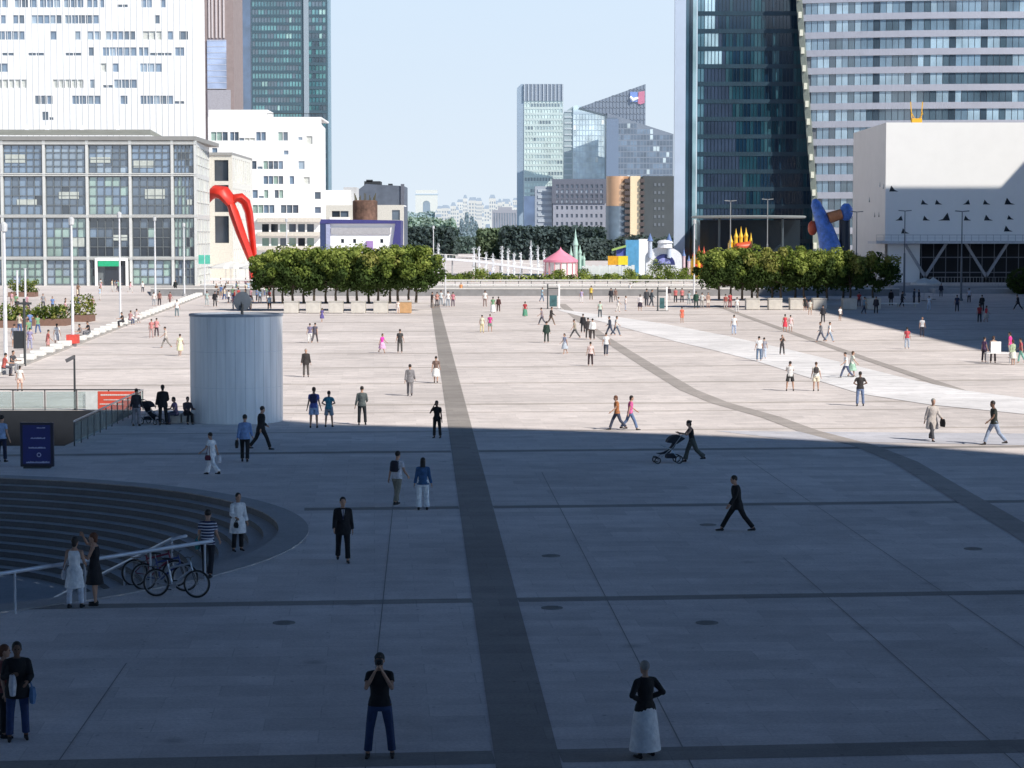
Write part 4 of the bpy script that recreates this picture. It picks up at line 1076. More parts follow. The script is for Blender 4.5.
# ground level terrace and ramp on the right in front of the cinema block
mb = MB()
mb.box(Xp(890, 352), 118, 349, 374, 0, 1.1); mb.box(Xp(940, 340), 110, 343, 349, 0, .7)
struct(mb.build('terrace', mat('terrace_stone', (.42, .42, .44), .7, .12, 1)))
def fence(x0, x1, y, h, z, label, m=M_steel, step=.5, name='fence'):
    r = empty(name, (x0, y, z), label, 'fence'); g = MB(); n = int((x1 - x0) / step)
    for k in range(n + 1): x = x0 + (x1 - x0) * k / n; g.box(x - .025, x + .025, y - .02, y + .02, z, z + h)
    g.build('bars', m, r); MB().box(x0, x1, y - .04, y + .04, z + h, z + h + .08).build('top_rail', m, r); MB().box(x0, x1, y - .03, y + .03, z + .1, z + .15).build('bottom_rail', m, r)
    return r
fence(Xp(930, 349), Xp(1000, 349) + 12, 349.3, 1.3, 1.1, 'grey barred fence along the terrace in front of the white cinema block')
# ================================================================== TREES AND PLANTS
def leafmat(name, col, var=.45, sc_=1.2):
    if name in MC: return MC[name]
    m = mat(name, col, .75, var, sc_, spec=.2)
    nt = m.node_tree; b = nt.nodes['Principled BSDF']; N = nt.nodes; L = nt.links
    tl = N.new('ShaderNodeBsdfTranslucent'); tl.inputs[0].default_value = (col[0] * 1.8, col[1] * 2.0, col[2] * .9, 1)
    ms = N.new('ShaderNodeMixShader'); ms.inputs[0].default_value = .22
    L.new(b.outputs[0], ms.inputs[1]); L.new(tl.outputs[0], ms.inputs[2]); L.new(ms.outputs[0], N['Material Output'].inputs[0])
    return m
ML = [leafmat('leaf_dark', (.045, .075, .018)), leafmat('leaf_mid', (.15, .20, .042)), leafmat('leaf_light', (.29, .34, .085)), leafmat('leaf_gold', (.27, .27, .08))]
MT = mat('bark', (.10, .08, .06), .9, .3, 6, bump=.4)
def leaves(mb, c, r, n, size, rnd, mi=None, flat=1.0):
    for _ in range(n):
        d = Vector((rnd.gauss(0, 1), rnd.gauss(0, 1), rnd.gauss(0, 1))).normalized() * r * rnd.uniform(.35, 1.05) ** .6
        d.z *= flat; p = c + d
        nr = (d.normalized() + Vector((rnd.uniform(-1, 1), rnd.uniform(-1, 1), rnd.uniform(-.5, 1.2))) * .8).normalized()
        u = nr.cross(Vector((rnd.uniform(-1, 1), rnd.uniform(-1, 1), .3))).normalized(); v = nr.cross(u)
        s = size * rnd.uniform(.6, 1.3)
        if mi is not None: mb.mi = mi if rnd.random() > .15 else max(0, mi - 1)
        mb.add([p - u * s * .5, p - v * s * .38 + u * .1 * s, p + u * s * .5, p + v * s * .38], [(0, 1, 2, 3)])
def tree_meshes(seed, trunk_h, cw, ch, nclump, nleaf, size, mats=(0, 1, 2)):
    rnd = random.Random(seed); T = MB()
    top = Vector((rnd.uniform(-.2, .2), rnd.uniform(-.2, .2), trunk_h + ch * .35))
    T.tube([(0, 0, 0), (rnd.uniform(-.08, .08), .05, trunk_h * .5), (rnd.uniform(-.1, .1), 0, trunk_h), top], [.17, .13, .11, .04], 8)
    cl = []
    zc = trunk_h + ch * .45
    for k in range(nclump):
        a = rnd.uniform(0, 2 * pi); t = rnd.uniform(-1, 1); rr = sqrt(1 - t * t) ** .5 * rnd.uniform(.45, 1.18)
        cl.append(Vector((cw / 2 * rr * cos(a), cw / 2 * rr * sin(a), zc + ch / 2 * t * rnd.uniform(.75, 1))))
    for c in cl[:11]:
        s = Vector((0, 0, trunk_h * rnd.uniform(.8, 1.15))); mid = s.lerp(c, .5) + Vector((0, 0, -.15)); T.tube([s, mid, c], [.07, .045, .015], 5)
    C = MB()
    for c in cl:
        up = (c.z - zc) / ch * 2
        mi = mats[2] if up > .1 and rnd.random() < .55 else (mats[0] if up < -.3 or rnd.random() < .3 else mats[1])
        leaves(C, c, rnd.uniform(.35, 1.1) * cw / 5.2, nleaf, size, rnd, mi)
    return T, C
def make_tree(name, label, cat, group, seed, trunk_h, cw, ch, nclump, nleaf, size, mats=(0, 1, 2), bark=None, leafs=None):
    r = empty(name, (0, 0, 0), label, cat, group)
    T, C = tree_meshes(seed, trunk_h, cw, ch, nclump, nleaf, size, mats)
    T.build('trunk', bark or MT, r, smooth=True); C.build('crown', leafs or ML, r)
    return r
M_plant = mat('planter_concrete', (.58, .55, .50), .8, .12, 1.5, bump=.1); M_plant_o = mat('planter_wood', (.55, .33, .16), .7, .15, 3); M_soil = mat('soil', (.05, .035, .025), .95, .3, 6)
def make_planter(label):
    r = empty('planter_box', (0, 0, 0), label, 'planter', 'planter boxes under the tree rows')
    w_ = .82; MB().prism([(-w_, -w_), (w_, -w_), (w_, w_), (-w_, w_)], .06, 1.32).build('box', M_plant, r, bevel=.03)
    g = MB(); g.box(-w_ - .05, w_ + .05, -w_ - .05, -w_ + .1, 1.321, 1.42); g.box(-w_ - .05, w_ + .05, w_ - .1, w_ + .05, 1.321, 1.42); g.box(-w_ - .05, -w_ + .1, -w_ + .1, w_ - .1, 1.321, 1.42); g.box(w_ - .1, w_ + .05, -w_ + .1, w_ - .1, 1.321, 1.42)
    g.build('rim', mat('planter_rim', (.5, .48, .44), .7), r)
    MB().quad((-w_ + .1, -w_ + .1, 1.36), (w_ - .1, -w_ + .1, 1.36), (w_ - .1, w_ - .1, 1.36), (-w_ + .1, w_ - .1, 1.36)).build('soil', M_soil, r)
    return r
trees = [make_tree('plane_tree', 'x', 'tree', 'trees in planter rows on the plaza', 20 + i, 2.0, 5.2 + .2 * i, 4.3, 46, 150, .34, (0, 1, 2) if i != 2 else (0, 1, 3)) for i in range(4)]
pl0 = make_planter('x')
rt = random.Random(4); firstp = [True]; used = set()
def put_tree(px, py, lab, s=1.0, z=1.0):
    g_ = G(px, py); k = rt.randrange(4); k = k if k in used or True else 0
    src = trees[k]
    t = copy_tree(src, (g_.x, g_.y, z), rt.uniform(0, 6.28), lab, (s * rt.uniform(.94, 1.06),) * 3) if k in used else src
    if k not in used: used.add(k); src.location = (g_.x, g_.y, z); src.rotation_euler.z = rt.uniform(0, 6.28); src['label'] = lab; src.scale = (s,) * 3
def put_planter(px, py, lab, orange=False):
    g_ = G(px, py)
    if firstp[0] and not orange: firstp[0] = False; pl0.location = (g_.x, g_.y + .8, 0); pl0['label'] = lab; return
    t = copy_tree(pl0, (g_.x, g_.y + .8, 0), 0, lab)
    if orange:
        for c in [o for o in KIDS[t.name_full] if o.name.startswith('box')]:
            c.material_slots[0].link = 'OBJECT'; c.material_slots[0].material = M_plant_o
LT = [274, 293, 314, 336, 357, 378, 398, 416]
for i, px in enumerate(LT):
    put_tree(px, 311, 'leafy plane tree, %s from the left in the front of the left tree row' % ORD[i], 1.02)
for i, px in enumerate([283, 304, 326, 348, 369, 390, 409]):
    put_tree(px, 303.5, 'plane tree standing behind the left front row, %s from the left' % ORD[i], 1.13, 0.0)
for i, (px, orr) in enumerate(((291, 0), (313, 0), (335.5, 0), (358, 0), (380.5, 0), (404, 1))):
    put_planter(px, 313.5, ('orange wooden planter box at the right end of the left tree row' if orr else 'concrete planter box, %s from the left under the left tree row' % ORD[i]), orr)
RT = [719, 742, 757, 781, 804, 827, 850, 873]
for i, px in enumerate(RT):
    put_tree(px, 307.5, 'leafy plane tree, %s from the left in the front of the right tree row' % ORD[i], 1.0)
for i, px in enumerate([731, 752, 772, 795, 818, 843]):
    put_tree(px, 300.5, 'plane tree standing behind the right front row, %s from the left' % ORD[i], 1.12, 0.0)
for i, px in enumerate([753, 775.5, 797, 820, 850, 874]):
    put_planter(px, 310, 'concrete planter box, %s from the left under the right tree row' % ORD[i])
# far clipped rows: one green mass each
def tree_mass(name, px0, px1, ytop, Y, depth, col, n, size, label, seed, zb=0.0, rough=0):
    rnd = random.Random(seed); mb = MB(); h = Zp(ytop, Y); x0, x1 = Xp(px0, Y), Xp(px1, Y)
    for k in range(n):
        x = rnd.uniform(x0, x1); y = Y + rnd.uniform(0, depth) * (1 if rnd.random() < .5 else .1)
        z = zb + (h - zb) * (rnd.random() ** .6) + rough * noise.noise(Vector((x * .12, 2.2, seed))) * h
        leaves(mb, Vector((x, y, z)), size * 1.1, 7, size, rnd)
    o = mb.build(name, leafmat(name + '_leaf%d' % seed, hz(col, Y, 7000), .4, .15)); tag(o, label, 'trees', kind='stuff'); o.name = name
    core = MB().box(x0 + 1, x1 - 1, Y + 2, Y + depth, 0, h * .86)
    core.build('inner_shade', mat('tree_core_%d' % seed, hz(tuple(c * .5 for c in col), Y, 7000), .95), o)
    return o
tree_mass('clipped_tree_row', 404, 454, 229.5, 860, 60, (.018, .04, .022), 1600, 1.5, 'dark clipped tree row left of the avenue gap', 31)
tree_mass('clipped_tree_row', 502, 604, 229, 840, 60, (.018, .04, .024), 3000, 1.5, 'dark clipped tree row right of the avenue gap', 32)
tree_mass('clipped_tree_row', 479, 503, 231, 900, 30, (.09, .13, .03), 900, 1.4, 'sunlit yellow green end of the right clipped tree row', 33)  # sunlit look put into a lighter leaf colour
tree_mass('avenue_trees', 454, 482, 240, 1150, 40, (.06, .10, .06), 700, 1.8, 'pale green trees filling the avenue gap', 34)
tree_mass('avenue_trees', 402, 452, 221, 1500, 60, (.26, .34, .26), 1800, 2.6, 'hazy green trees above the left clipped row', 35, rough=.12)
tree_mass('park_trees', 580, 700, 240, 820, 25, (.03, .05, .03), 1800, 1.4, 'dark trees at the foot of the copper block behind the fairground', 36, rough=.25)
# pointed blue grey trees / spires in the avenue
for i, (px, yt) in enumerate(((462, 219), (467, 213), (472, 217), (476, 222))):
    Y = 1700 + i * 30; rnd = random.Random(50 + i); r = empty('poplar_tree', (Xp(px, Y), Y, 0), 'hazy pointed poplar, %s from the left in the avenue gap' % ORD[i], 'tree', 'poplars in the avenue gap')
    h = Zp(yt, Y); C = MB()
    for k in range(150):
        t = rnd.random(); a = rnd.uniform(0, 6.28); rr = 4.2 * (1 - t) ** .7 * rnd.uniform(.4, 1)
        leaves(C, Vector((Xp(px, Y) + rr * cos(a), Y + rr * sin(a), h * (.1 + .9 * t))), 1.3, 5, 1.6, rnd)
    C.build('crown', leafmat('poplar_leaf', hz((.06, .09, .12), 1700, 3500), .3, .1), r)
    MB().tube([(Xp(px, Y), Y, 0), (Xp(px, Y), Y, h * .5)], [.5, .3], 6).build('trunk', MT, r)
# hazy hill foliage strip below the far arch
tree_mass('hill_trees', 402, 456, 215, 3300, 100, (.34, .42, .46), 1300, 5, 'blue green haze covered trees at the foot of the distant arch', 37, zb=20, rough=.1)

# distant triumphal arch
Y = 4900
root = empty('triumphal_arch', (Xp(426.5, Y), Y, 60), 'pale distant triumphal arch on the skyline at the end of the avenue', 'monument')
M_far = mat('far_stone', (.55, .53, .48), .8, .04, .02); M_fars = mat('far_shade', (.35, .40, .46), .8, .04, .02)
x0, x1 = Xp(415.5, Y), Xp(437.5, Y); zt = Zp(190, Y); zbs = Zp(214, Y)
aw = (x1 - x0) * .17; cxm = (x0 + x1) / 2; ztop_open = zbs + (zt - zbs) * .56
poly = [(x0, 55), (cxm - aw, 55), (cxm - aw, ztop_open - aw)] + [(cxm - aw * cos(a), ztop_open - aw + aw * sin(a)) for a in [pi * k / 10 for k in range(1, 10)]] + [(cxm + aw, ztop_open - aw), (cxm + aw, 55), (x1, 55), (x1, zt - 10), (x0, zt - 10)]
MB().xprism(poly, Y, Y + 22).build('piers', M_far, root)
MB().box(x0 - 1.5, x1 + 1.5, Y - 1.5, Y + 23, zt - 10, zt - 8).build('cornice', M_fars, root)
MB().box(x0 + .5, x1 - .5, Y + .5, Y + 21, zt - 8, zt).build('attic', M_far, root)
MB().box(x0 - .5, x1 + .5, Y + 21.5, Y + 22.5, 50, zt - 10.1).build('inner_wall', M_fars, root)
# city roofs with haze put into pale colours: each house block its own thing
rh = random.Random(77)
for i in range(52):
    Y = rh.choice((2300, 2600, 2900, 3200, 3600)) + i * 7
    px = 434 + (i * 37 % 96) * .93 + rh.uniform(-1, 1); wpx = rh.uniform(4, 9)
    yt = 198 + rh.uniform(0, 22) + (4 if px < 450 else 0)
    x0, x1, zt = Xp(px, Y), Xp(px + wpx, Y), Zp(yt, Y)
    col = rh.choice(((.52, .49, .45), (.46, .45, .44), (.56, .53, .49)))
    r = empty('city_house', (x0, Y, 0), 'hazy pale %s far off in the city between the avenue and the brown block' % rh.choice(('apartment house', 'house')), 'house', 'distant pale city houses')
    if i == 0: r['label'] = 'hazy pale house far off in the city between the avenue and the brown block'
    r['label'] = 'hazy pale house far off in the city between the avenue and the pale green tower'
    wn = []
    nf = 5
    for a in range(3):
        for b in range(nf):
            u = x0 + (x1 - x0) * (a + .25) / 3; z_ = zt - 3.5 - b * 4.2
            if z_ > 3: wn.append((u, u + (x1 - x0) / 6, z_ - 2.2, z_, mat('far_window', (.20, .24, .30), .5)))
    facade(r, front(Y), (x0, x1), (0, zt), wn, mat('far_wall_%d' % (i % 3), col, .8, .05, .02), .4, cap=100)
    MB().xprism([(x0, zt), (x1, zt), (x1 - 1.5, zt + 4), (x0 + 1.5, zt + 4)], Y + .2, Y + 12).build('roof', mat('far_roof', (.26, .30, .36), .7, .05, .02), r)
Y = 1650
root = empty('brown_block', (Xp(505, Y), Y, 0), 'hazy brown ribbed block just left of the pale green tower', 'building')
wn = [(Xp(493.5 + k * 2.6, Y), Xp(494.8 + k * 2.6, Y), Zp(228, Y), Zp(213, Y), glass('bb_w', hz((.05, .05, .07), Y, 5000), .4)) for k in range(10)]
facade(root, front(Y), (Xp(492, Y), Xp(520, Y)), (0, Zp(210, Y)), wn, mat('bb_wall', hz((.20, .15, .15), Y, 5000), .8), .4)
MB().box(Xp(498, Y), Xp(512, Y), Y + 2, Y + 15, Zp(210, Y) - .5, Zp(207, Y)).build('roof', mat('bb_roof', hz((.25, .2, .2), Y, 5000), .8), root)
root = empty('long_roof', (Xp(490, 2100), 2100, 0), 'low pale building with a flat roof line right of the avenue gap', 'building')
MB().box(Xp(484, 2100), Xp(500, 2100), 2100, 2120, 0, Zp(221, 2100)).build('wall', M_far, root); MB().box(Xp(486, 2100), Xp(490, 2100), 2099.5, 2099.9, 10, Zp(224, 2100)).build('window', mat('far_window', (.42, .47, .54)), root)

# ================================================================== MIDDLE GROUND: wall, road, beds, fountains
Y = G(512, 296).y
mb = MB(); mb.box(Xp(150, Y) , Xp(900, Y), Y, Y + .5, 0, 1.0)
o = mb.build('low_wall', mat('wall_concrete', (.25, .25, .255), .8, .12, 1), off=(0, Y, 0)); tag(o, 'long low grey concrete wall along the far edge of the plaza', 'wall')
o = MB().box(Xp(150, Y), Xp(900, Y), Y - .08, Y + .6, 1.0, 1.16).build('coping', mat('pale_coping', (.68, .66, .63), .7), o)
Y3 = Y + 26
mb = MB(); mb.quad((Xp(150, Y), Y + .6, .30), (Xp(900, Y), Y + .6, .30), (Xp(900, Y3), Y3, .9), (Xp(150, Y3), Y3, .9)); struct(mb.build('terrace', mat('far_paving', (.50, .48, .46), .9, .15, .3)))
root = empty('railing', (Xp(430, Y3), Y3, .9), 'long white double rail beyond the low wall across the plaza end', 'railing')
g = MB(); g.box(Xp(200, Y3), Xp(705, Y3), Y3, Y3 + .1, 1.0, 1.25); g.box(Xp(200, Y3), Xp(705, Y3), Y3, Y3 + .1, 1.75, 1.95); g.build('rails', mat('white_rail', (.75, .74, .72), .5), root)
g = MB()
for k in range(40): x = Xp(200, Y3) + k * 2.05; g.box(x, x + .1, Y3 + .1, Y3 + .2, .8, 1.9)
g.build('posts', M_dkmetal, root)
# curved white pedestrian ramp
pts = [Vector((Xp(px, 470), 470 + i * 2, Zp(py, 470))) for i, (px, py) in enumerate(((432, 258.5), (452, 259.5), (475, 261.5), (500, 265), (522, 268), (545, 271)))]
root = empty('footbridge', (pts[0].x, 470, 0), 'long gently sloping white footbridge beyond the plaza, left of the pink tent', 'footbridge')
g = MB()
for i in range(len(pts) - 1): g.beam(pts[i], pts[i + 1], 2.2, .5)
g.build('deck', mat('bridge_white', (.62, .64, .68), .5), root)
for p_ in pts: MB().tube([(p_.x, p_.y, 0), p_], .16, 8).build('column', mat('bridge_col', (.35, .36, .38), .6), root)
g = MB()
for i in range(len(pts) - 1): g.beam(pts[i] + Vector((0, -1, 1.0)), pts[i + 1] + Vector((0, -1, 1.0)), .1, .1)
for i in range(30):
    t = i / 29 * (len(pts) - 1); k = min(int(t), len(pts) - 2); q = pts[k].lerp(pts[k + 1], t - k) + Vector((0, -1, 0)); g.beam(q, q + Vector((0, 0, 1)), .05, .05, (1, 0, 0))
g.build('railing', mat('white_rail', (.75, .74, .72)), root)
# shrubs
def shrub(x, y, z, r, h, label, cat='shrub', mats=None, n=14, name='shrub', group=None, size=.28):
    rnd = random.Random(int(x * 13 + y)); root = empty(name, (x, y, z), label, cat, group); C = MB()
    for k in range(n):
        a = rnd.uniform(0, 6.28); rr = r * sqrt(rnd.random()) * .75
        leaves(C, Vector((x + rr * cos(a), y + rr * sin(a), z + h * rnd.uniform(.25, .8))), min(h * .35, r * .5), 45, size, rnd, rnd.choice((0, 1, 1, 2)))
    C.build('foliage', ML, root); MB().tube([(x, y, z), (x, y, z + h * .5)], [.06, .03], 6).build('stem', MT, root)
    return root
bedp = [(452, 281), (468, 280), (482, 279), (497, 280), (560, 279), (585, 280), (612, 280), (631, 278), (655, 278), (665, 277.5), (672, 278), (684, 280), (640, 282)]
for i, (px, py) in enumerate(bedp):
    g_ = G(px, py, .9); shrub(g_.x, g_.y, .85, 1.6 if i % 3 else 2.4, 1.4 + (i % 3) * .5 + (1.6 if px in (665, 655) else 0), 'low green shrub beyond the white double rail, %s of the row' % (ORD + ['thirteenth'])[i], group='shrubs beyond the far rail')
rnd = random.Random(9)
g = MB()
for k in range(900):
    p_ = G(rnd.uniform(430, 700), rnd.uniform(270, 280)); p_.y = min(p_.y, 438); leaves(g, p_ + Vector((0, 0, .5)), .9, 7, .5, rnd, rnd.choice((0, 1, 2)))
tag(g.build('ground_cover', ML), 'low mixed planting in the beds beyond the footbridge', 'plants', kind='stuff')
# fountains
def water_mat():
    m = mat('water_foam', (.85, .88, .92), .5, .05, 3)
    return m
for i, (px, yt) in enumerate(((438, 243), (474, 247), (479, 246), (486, 252), (502, 246), (508, 248), (514, 252), (521, 252), (531, 240), (538, 245), (544, 250), (493, 253))):
    Y = 488; h = Zp(yt, Y); x = Xp(px, Y); rnd = random.Random(i); root = empty('fountain_jet', (x, Y, 0), 'white water jet of the fountain, %s from the left' % ORD[sorted((438, 474, 479, 486, 502, 508, 514, 521, 531, 538, 544, 493)).index(px)], 'fountain', 'fountain jets beyond the footbridge')
    M_ = MB(); M_.lathe([(.16, .4), (.2, h * .25), (.18, h * .5), (.12, h * .75), (.03, h)], (x, Y, 0), 10)
    for k in range(70): leaves(M_, Vector((x + rnd.uniform(-.35, .35), Y + rnd.uniform(-.35, .35), h * rnd.uniform(.2, .98) ** 1.3)), .22, 3, .22, rnd)
    M_.build('water', water_mat(), root)
    MB().lathe([(.8, 0), (.8, .3), (.6, .32), (0, .25)], (x, Y, 0), 14).build('basin', M_plant, root)

# ---- fairground
def cone_tent(px0, px1, ytop, yeave, ybase, Y, m, label, mw):
    xc_ = (Xp(px0, Y) + Xp(px1, Y)) / 2; r = (Xp(px1, Y) - Xp(px0, Y)) / 2; root = empty('round_tent', (xc_, Y + r, 0), label, 'tent'); c = (xc_, Y + r, 0)
    ze, zt_ = Zp(yeave, Y), Zp(ytop, Y)
    MB().lathe([(r + .3, ze - .3), (r + .3, ze + .15), (r * .72, ze + (zt_ - ze) * .38), (r * .3, ze + (zt_ - ze) * .72), (.25, zt_ - .1), (0, zt_ + .4)], c, 26).build('roof', m, root, smooth=True)
    MB().lathe([(r, 0), (r, ze - .3)], c, 26).build('wall', mw, root)
    g_ = MB()
    for k in range(16): a = k * pi / 8; g_.tube([(xc_ + (r + .15) * cos(a), Y + r + (r + .15) * sin(a), 0), (xc_ + (r + .15) * cos(a), Y + r + (r + .15) * sin(a), ze)], .09, 5)
    g_.build('poles', mat('tent_pole', (.7, .25, .3), .6), root)
cone_tent(545, 577, 249, 261, 276, 455, mat('pink_canvas', (.85, .30, .42), .7, .08, 1), 'round tent with a pink cone roof and white sides beyond the plaza', mat('white_canvas', (.82, .78, .76), .7))
def spire(root, x, y, z, w_, h, cone, mb_, mroof, name='turret'):
    mb_.lathe([(w_, 0), (w_, h - z if False else h), (w_ * 1.15, h)], (x, y, z), 10)
def castle(name, label, specs, Y, mbody, mcone, zb=0, cat='bouncy castle', extra=None):
    xs_ = [Xp(s[0], Y) for s in specs]; root = empty(name, (sum(xs_) / len(xs_), Y, zb), label, cat)
    for (px, wpx, ybody, ytip) in specs:
        w_ = wpx * Y / F / 2; x = Xp(px, Y); zb_, zt_ = Zp(ybody, Y), Zp(ytip, Y)
        t = MB().lathe([(w_, zb), (w_, zb_), (w_ * 1.2, zb_), (w_ * 1.2, zb_ + .2)], (x, Y, 0), 12).build('turret', mbody, root, smooth=True)
        MB().lathe([(w_ * 1.35, zb_ + .2), (w_ * .5, zb_ + (zt_ - zb_) * .5), (0, zt_)], (x, Y, 0), 12).build('cone_roof', mcone, t, smooth=True)
    return root
M_green = mat('copper_green', (.42, .62, .54), .7, .15, .6)
r = castle('spired_folly', 'pale green spired fairground tower beside the pink tent', [(571, 3, 256, 245), (575.5, 4.5, 246, 228), (580, 3, 254, 244), (567.5, 2.5, 262, 253), (584, 2.5, 260, 252)], 463, M_green, M_green, cat='fairground tower')
MB().box(Xp(568, 463), Xp(584, 463), 463.6, 467, 0, Zp(256, 463)).build('wall', M_green, r); MB().box(Xp(573, 463), Xp(578, 463), 463.3, 463.58, 0, 3).build('door', mat('cream_door', (.6, .55, .4), .7), r)
Y = 452
r = empty('fairground_stall', (Xp(634, Y), Y, 0), 'blue and white box shaped fairground stall left of the white dome arch', 'stall')
MB().box(Xp(626, Y), Xp(639, Y), Y, Y + 4, Zp(272, Y) * 0 + .2, Zp(240, Y)).build('blue_panel', mat('bright_blue', (.10, .34, .58), .6, .15, 1.2), r)
MB().box(Xp(639, Y), Xp(649, Y), Y + .3, Y + 4, .2, Zp(239, Y)).build('white_panel', M_wpanel, r); MB().box(Xp(617, Y), Xp(625.8, Y), Y + .5, Y + 3, .2, Zp(248, Y)).build('side_booth', mat('violet_blue', (.09, .12, .45), .6), r)
MB().xprism([(Xp(612, Y), Zp(249, Y)), (Xp(626, Y), Zp(245, Y)), (Xp(626, Y), Zp(247, Y)), (Xp(612, Y), Zp(251, Y))], Y - .5, Y + 2).build('awning', mat('lime', (.35, .5, .15), .6), r)
r = empty('banner', (Xp(614, 448), 448, 0), 'yellow and orange banner above the white fence of the fairground', 'banner')
MB().box(Xp(608, 448), Xp(618, 448), 448, 448.3, Zp(265, 448), Zp(256, 448)).build('orange_half', mat('orange_cloth', (.75, .38, .02), .7, .2, 2), r); MB().box(Xp(618.2, 448), Xp(628, 448), 448, 448.3, Zp(265, 448), Zp(256, 448)).build('yellow_half', mat('yellow_cloth', (.85, .70, .03), .7, .1, 2), r)
g = MB(); [g.box(Xp(p_, 448), Xp(p_, 448) + .15, 448.35, 448.5, 0, Zp(256, 448)) for p_ in (608, 618, 627)]; g.build('posts', M_dkmetal, r)
Y = 440
r = empty('hoarding', (Xp(605, Y), Y, 0), 'long white hoarding with faint panels in front of the fairground', 'hoarding'); g = MB()
for k in range(16): x = Xp(582, Y) + k * .66; g.box(x, x + .62, Y, Y + .08, .15, Zp(266, Y) + .2 * (k % 2))
g.build('panels', mat('hoarding_white', (.68, .72, .72), .7, .12, .8), r); g = MB(); [g.box(Xp(582, Y) + k * 1.32, Xp(582, Y) + k * 1.32 + .1, Y + .1, Y + .2, 0, 2.5) for k in range(9)]; g.build('posts', M_dkmetal, r)
# white dome arch
Y = 442; x0, x1 = Xp(646, Y), Xp(682, Y); xm = (x0 + x1) / 2; z1 = Zp(247, Y); zs_ = Zp(258, Y)
r = empty('dome_entrance', (xm, Y, 0), 'white arched fairground front with a dark blue half round opening and two small spires', 'fairground front')
def arcp(rx, rz, z0, n=16): return [(xm + rx * cos(pi * k / n), z0 + rz * sin(pi * k / n)) for k in range(n + 1)]
W2 = (x1 - x0) / 2
poly = [(x1, 0)] + [(xm + W2 * cos(pi * k / 14), zs_ + (z1 - zs_) * sin(pi * k / 14)) for k in range(15)] + [(x0, 0)]
MB().xprism(poly, Y, Y + 3).build('front', mat('white_gloss', (.78, .80, .84), .4), r)
ro = W2 * .62; zo = Zp(265, Y)
MB().xprism([(xm + ro * cos(pi * k / 14), zo + (Zp(254, Y) - zo) * sin(pi * k / 14)) for k in range(15)], Y - .12, Y - .02).build('opening', mat('opening_blue', (.03, .04, .16), .4), r)
MB().xprism([(xm + ro * .6 * cos(pi * k / 14), zo + .3 + (Zp(258, Y) - zo) * .8 * sin(pi * k / 14)) for k in range(15)], Y - .2, Y - .14).build('mural', mat('mural', (.28, .30, .62), .5, .5, .8), r)
MB().box(x0 + 1, x1 - 1, Y - .25, Y - .13, zo - .25, zo).build('sill', mat('white_gloss', (.78, .80, .84)), r)
for px in (650, 669):
    x = Xp(px, Y); t = MB().lathe([(.42, zs_), (.42, Zp(241, Y)), (.55, Zp(241, Y))], (x, Y - .4, 0), 10).build('turret', mat('pale_blue_t', (.5, .56, .68), .5), r); MB().lathe([(.62, Zp(241, Y)), (0, Zp(233, Y))], (x, Y - .4, 0), 10).build('cone_roof', mat('blue_cone', (.12, .20, .42), .5), t)
MB().lathe([(1.5, Zp(248, Y)), (1.4, Zp(243, Y)), (1.7, Zp(243, Y)), (1.3, Zp(240.5, Y)), (0, Zp(239.5, Y))], (xm + .2, Y, 0), 14).build('cupola', mat('white_gloss', (.78, .8, .84)), r)
r = castle('small_spires', 'two small blue coned turrets right of the white arched front', [(684, 3, 257, 248), (689, 3, 262, 255)], 446, mat('pink_t', (.6, .45, .5), .6), mat('blue_cone', (.12, .2, .42)), cat='fairground tower')
M_y2 = mat('inflatable_yellow', (.85, .52, .03), .45, .1, 1); M_r2 = mat('inflatable_red', (.62, .10, .04), .45, .1, 1)
Y = 420
r = castle('bouncy_castle', 'yellow spired bouncy castle rising behind the right tree row', [(731, 3.5, 243, 234), (736, 3.5, 238, 228), (741, 3.5, 238, 226), (746, 3.5, 237, 227), (751, 3, 243, 232)], Y, M_y2, M_y2)
MB().box(Xp(730, Y), Xp(753, Y), Y + .8, Y + 4, 0, Zp(243, Y)).build('wall', M_y2, r)
MB().tube([(Xp(731, Y), Y - 1, Zp(256, Y)), (Xp(738, Y), Y - 1.5, Zp(248, Y)), (Xp(748, Y), Y - 1.2, Zp(246, Y)), (Xp(752, Y), Y - 1, Zp(252, Y))], [.6, 1.1, 1.0, .5], 10).build('red_roll', M_r2, r, smooth=True)
Y = 450
r = castle('bouncy_castle', 'yellow and red bouncy castle left of the right tree row', [(694, 3, 257, 249), (699, 3.5, 254, 245), (704, 3, 255, 246), (708, 3, 259, 250)], Y, M_y2, M_r2)
MB().box(Xp(692, Y), Xp(710, Y), Y + .8, Y + 4, 0, Zp(259, Y)).build('wall', M_y2, r); MB().box(Xp(695, Y), Xp(704, Y), Y - .2, Y + .7, 0, Zp(264, Y)).build('step', M_r2, r)

# ---- red arched sculpture (plain stand-in) and blue one
M_red = mat('red_lacquer', (.62, .035, .02), .45, .22, .4); Y = 438
root = empty('red_sculpture', (Xp(247, Y), Y, 0), 'tall red arched steel sculpture in front of the beige wing', 'sculpture')
def blade(pts, r, name, flat=.35):
    MB().tube([Vector((Xp(px, Y), Y + dy, Zp(py, Y))) for px, py, dy in pts], r, 10, flat).build(name, M_red, root, smooth=True)
blade([(205, 204, 1), (209, 196, 1), (216, 191.5, .5), (224, 193, 0), (229, 199, 0), (232, 204, 0)], [.8, 1.7, 2.2, 2.3, 2.0, 1.6], 'front_arm', .6)
blade([(231, 204, .2), (234, 213, .2), (240, 231, .3), (247, 250, .4), (251, 262, .5), (252, 290, .5)], [1.6, 2.0, 1.9, 1.6, 1.3, 1.1], 'middle_leg', .5)
blade([(231, 203, .4), (235, 198, .6), (240, 197.5, .9), (245, 202, 1.2), (248, 212, 1.6), (250, 230, 2), (252, 250, 2.2), (254, 290, 2.4)], [1.2, 1.8, 2.0, 1.9, 1.6, 1.4, 1.2, 1.0], 'rear_leg', .5)
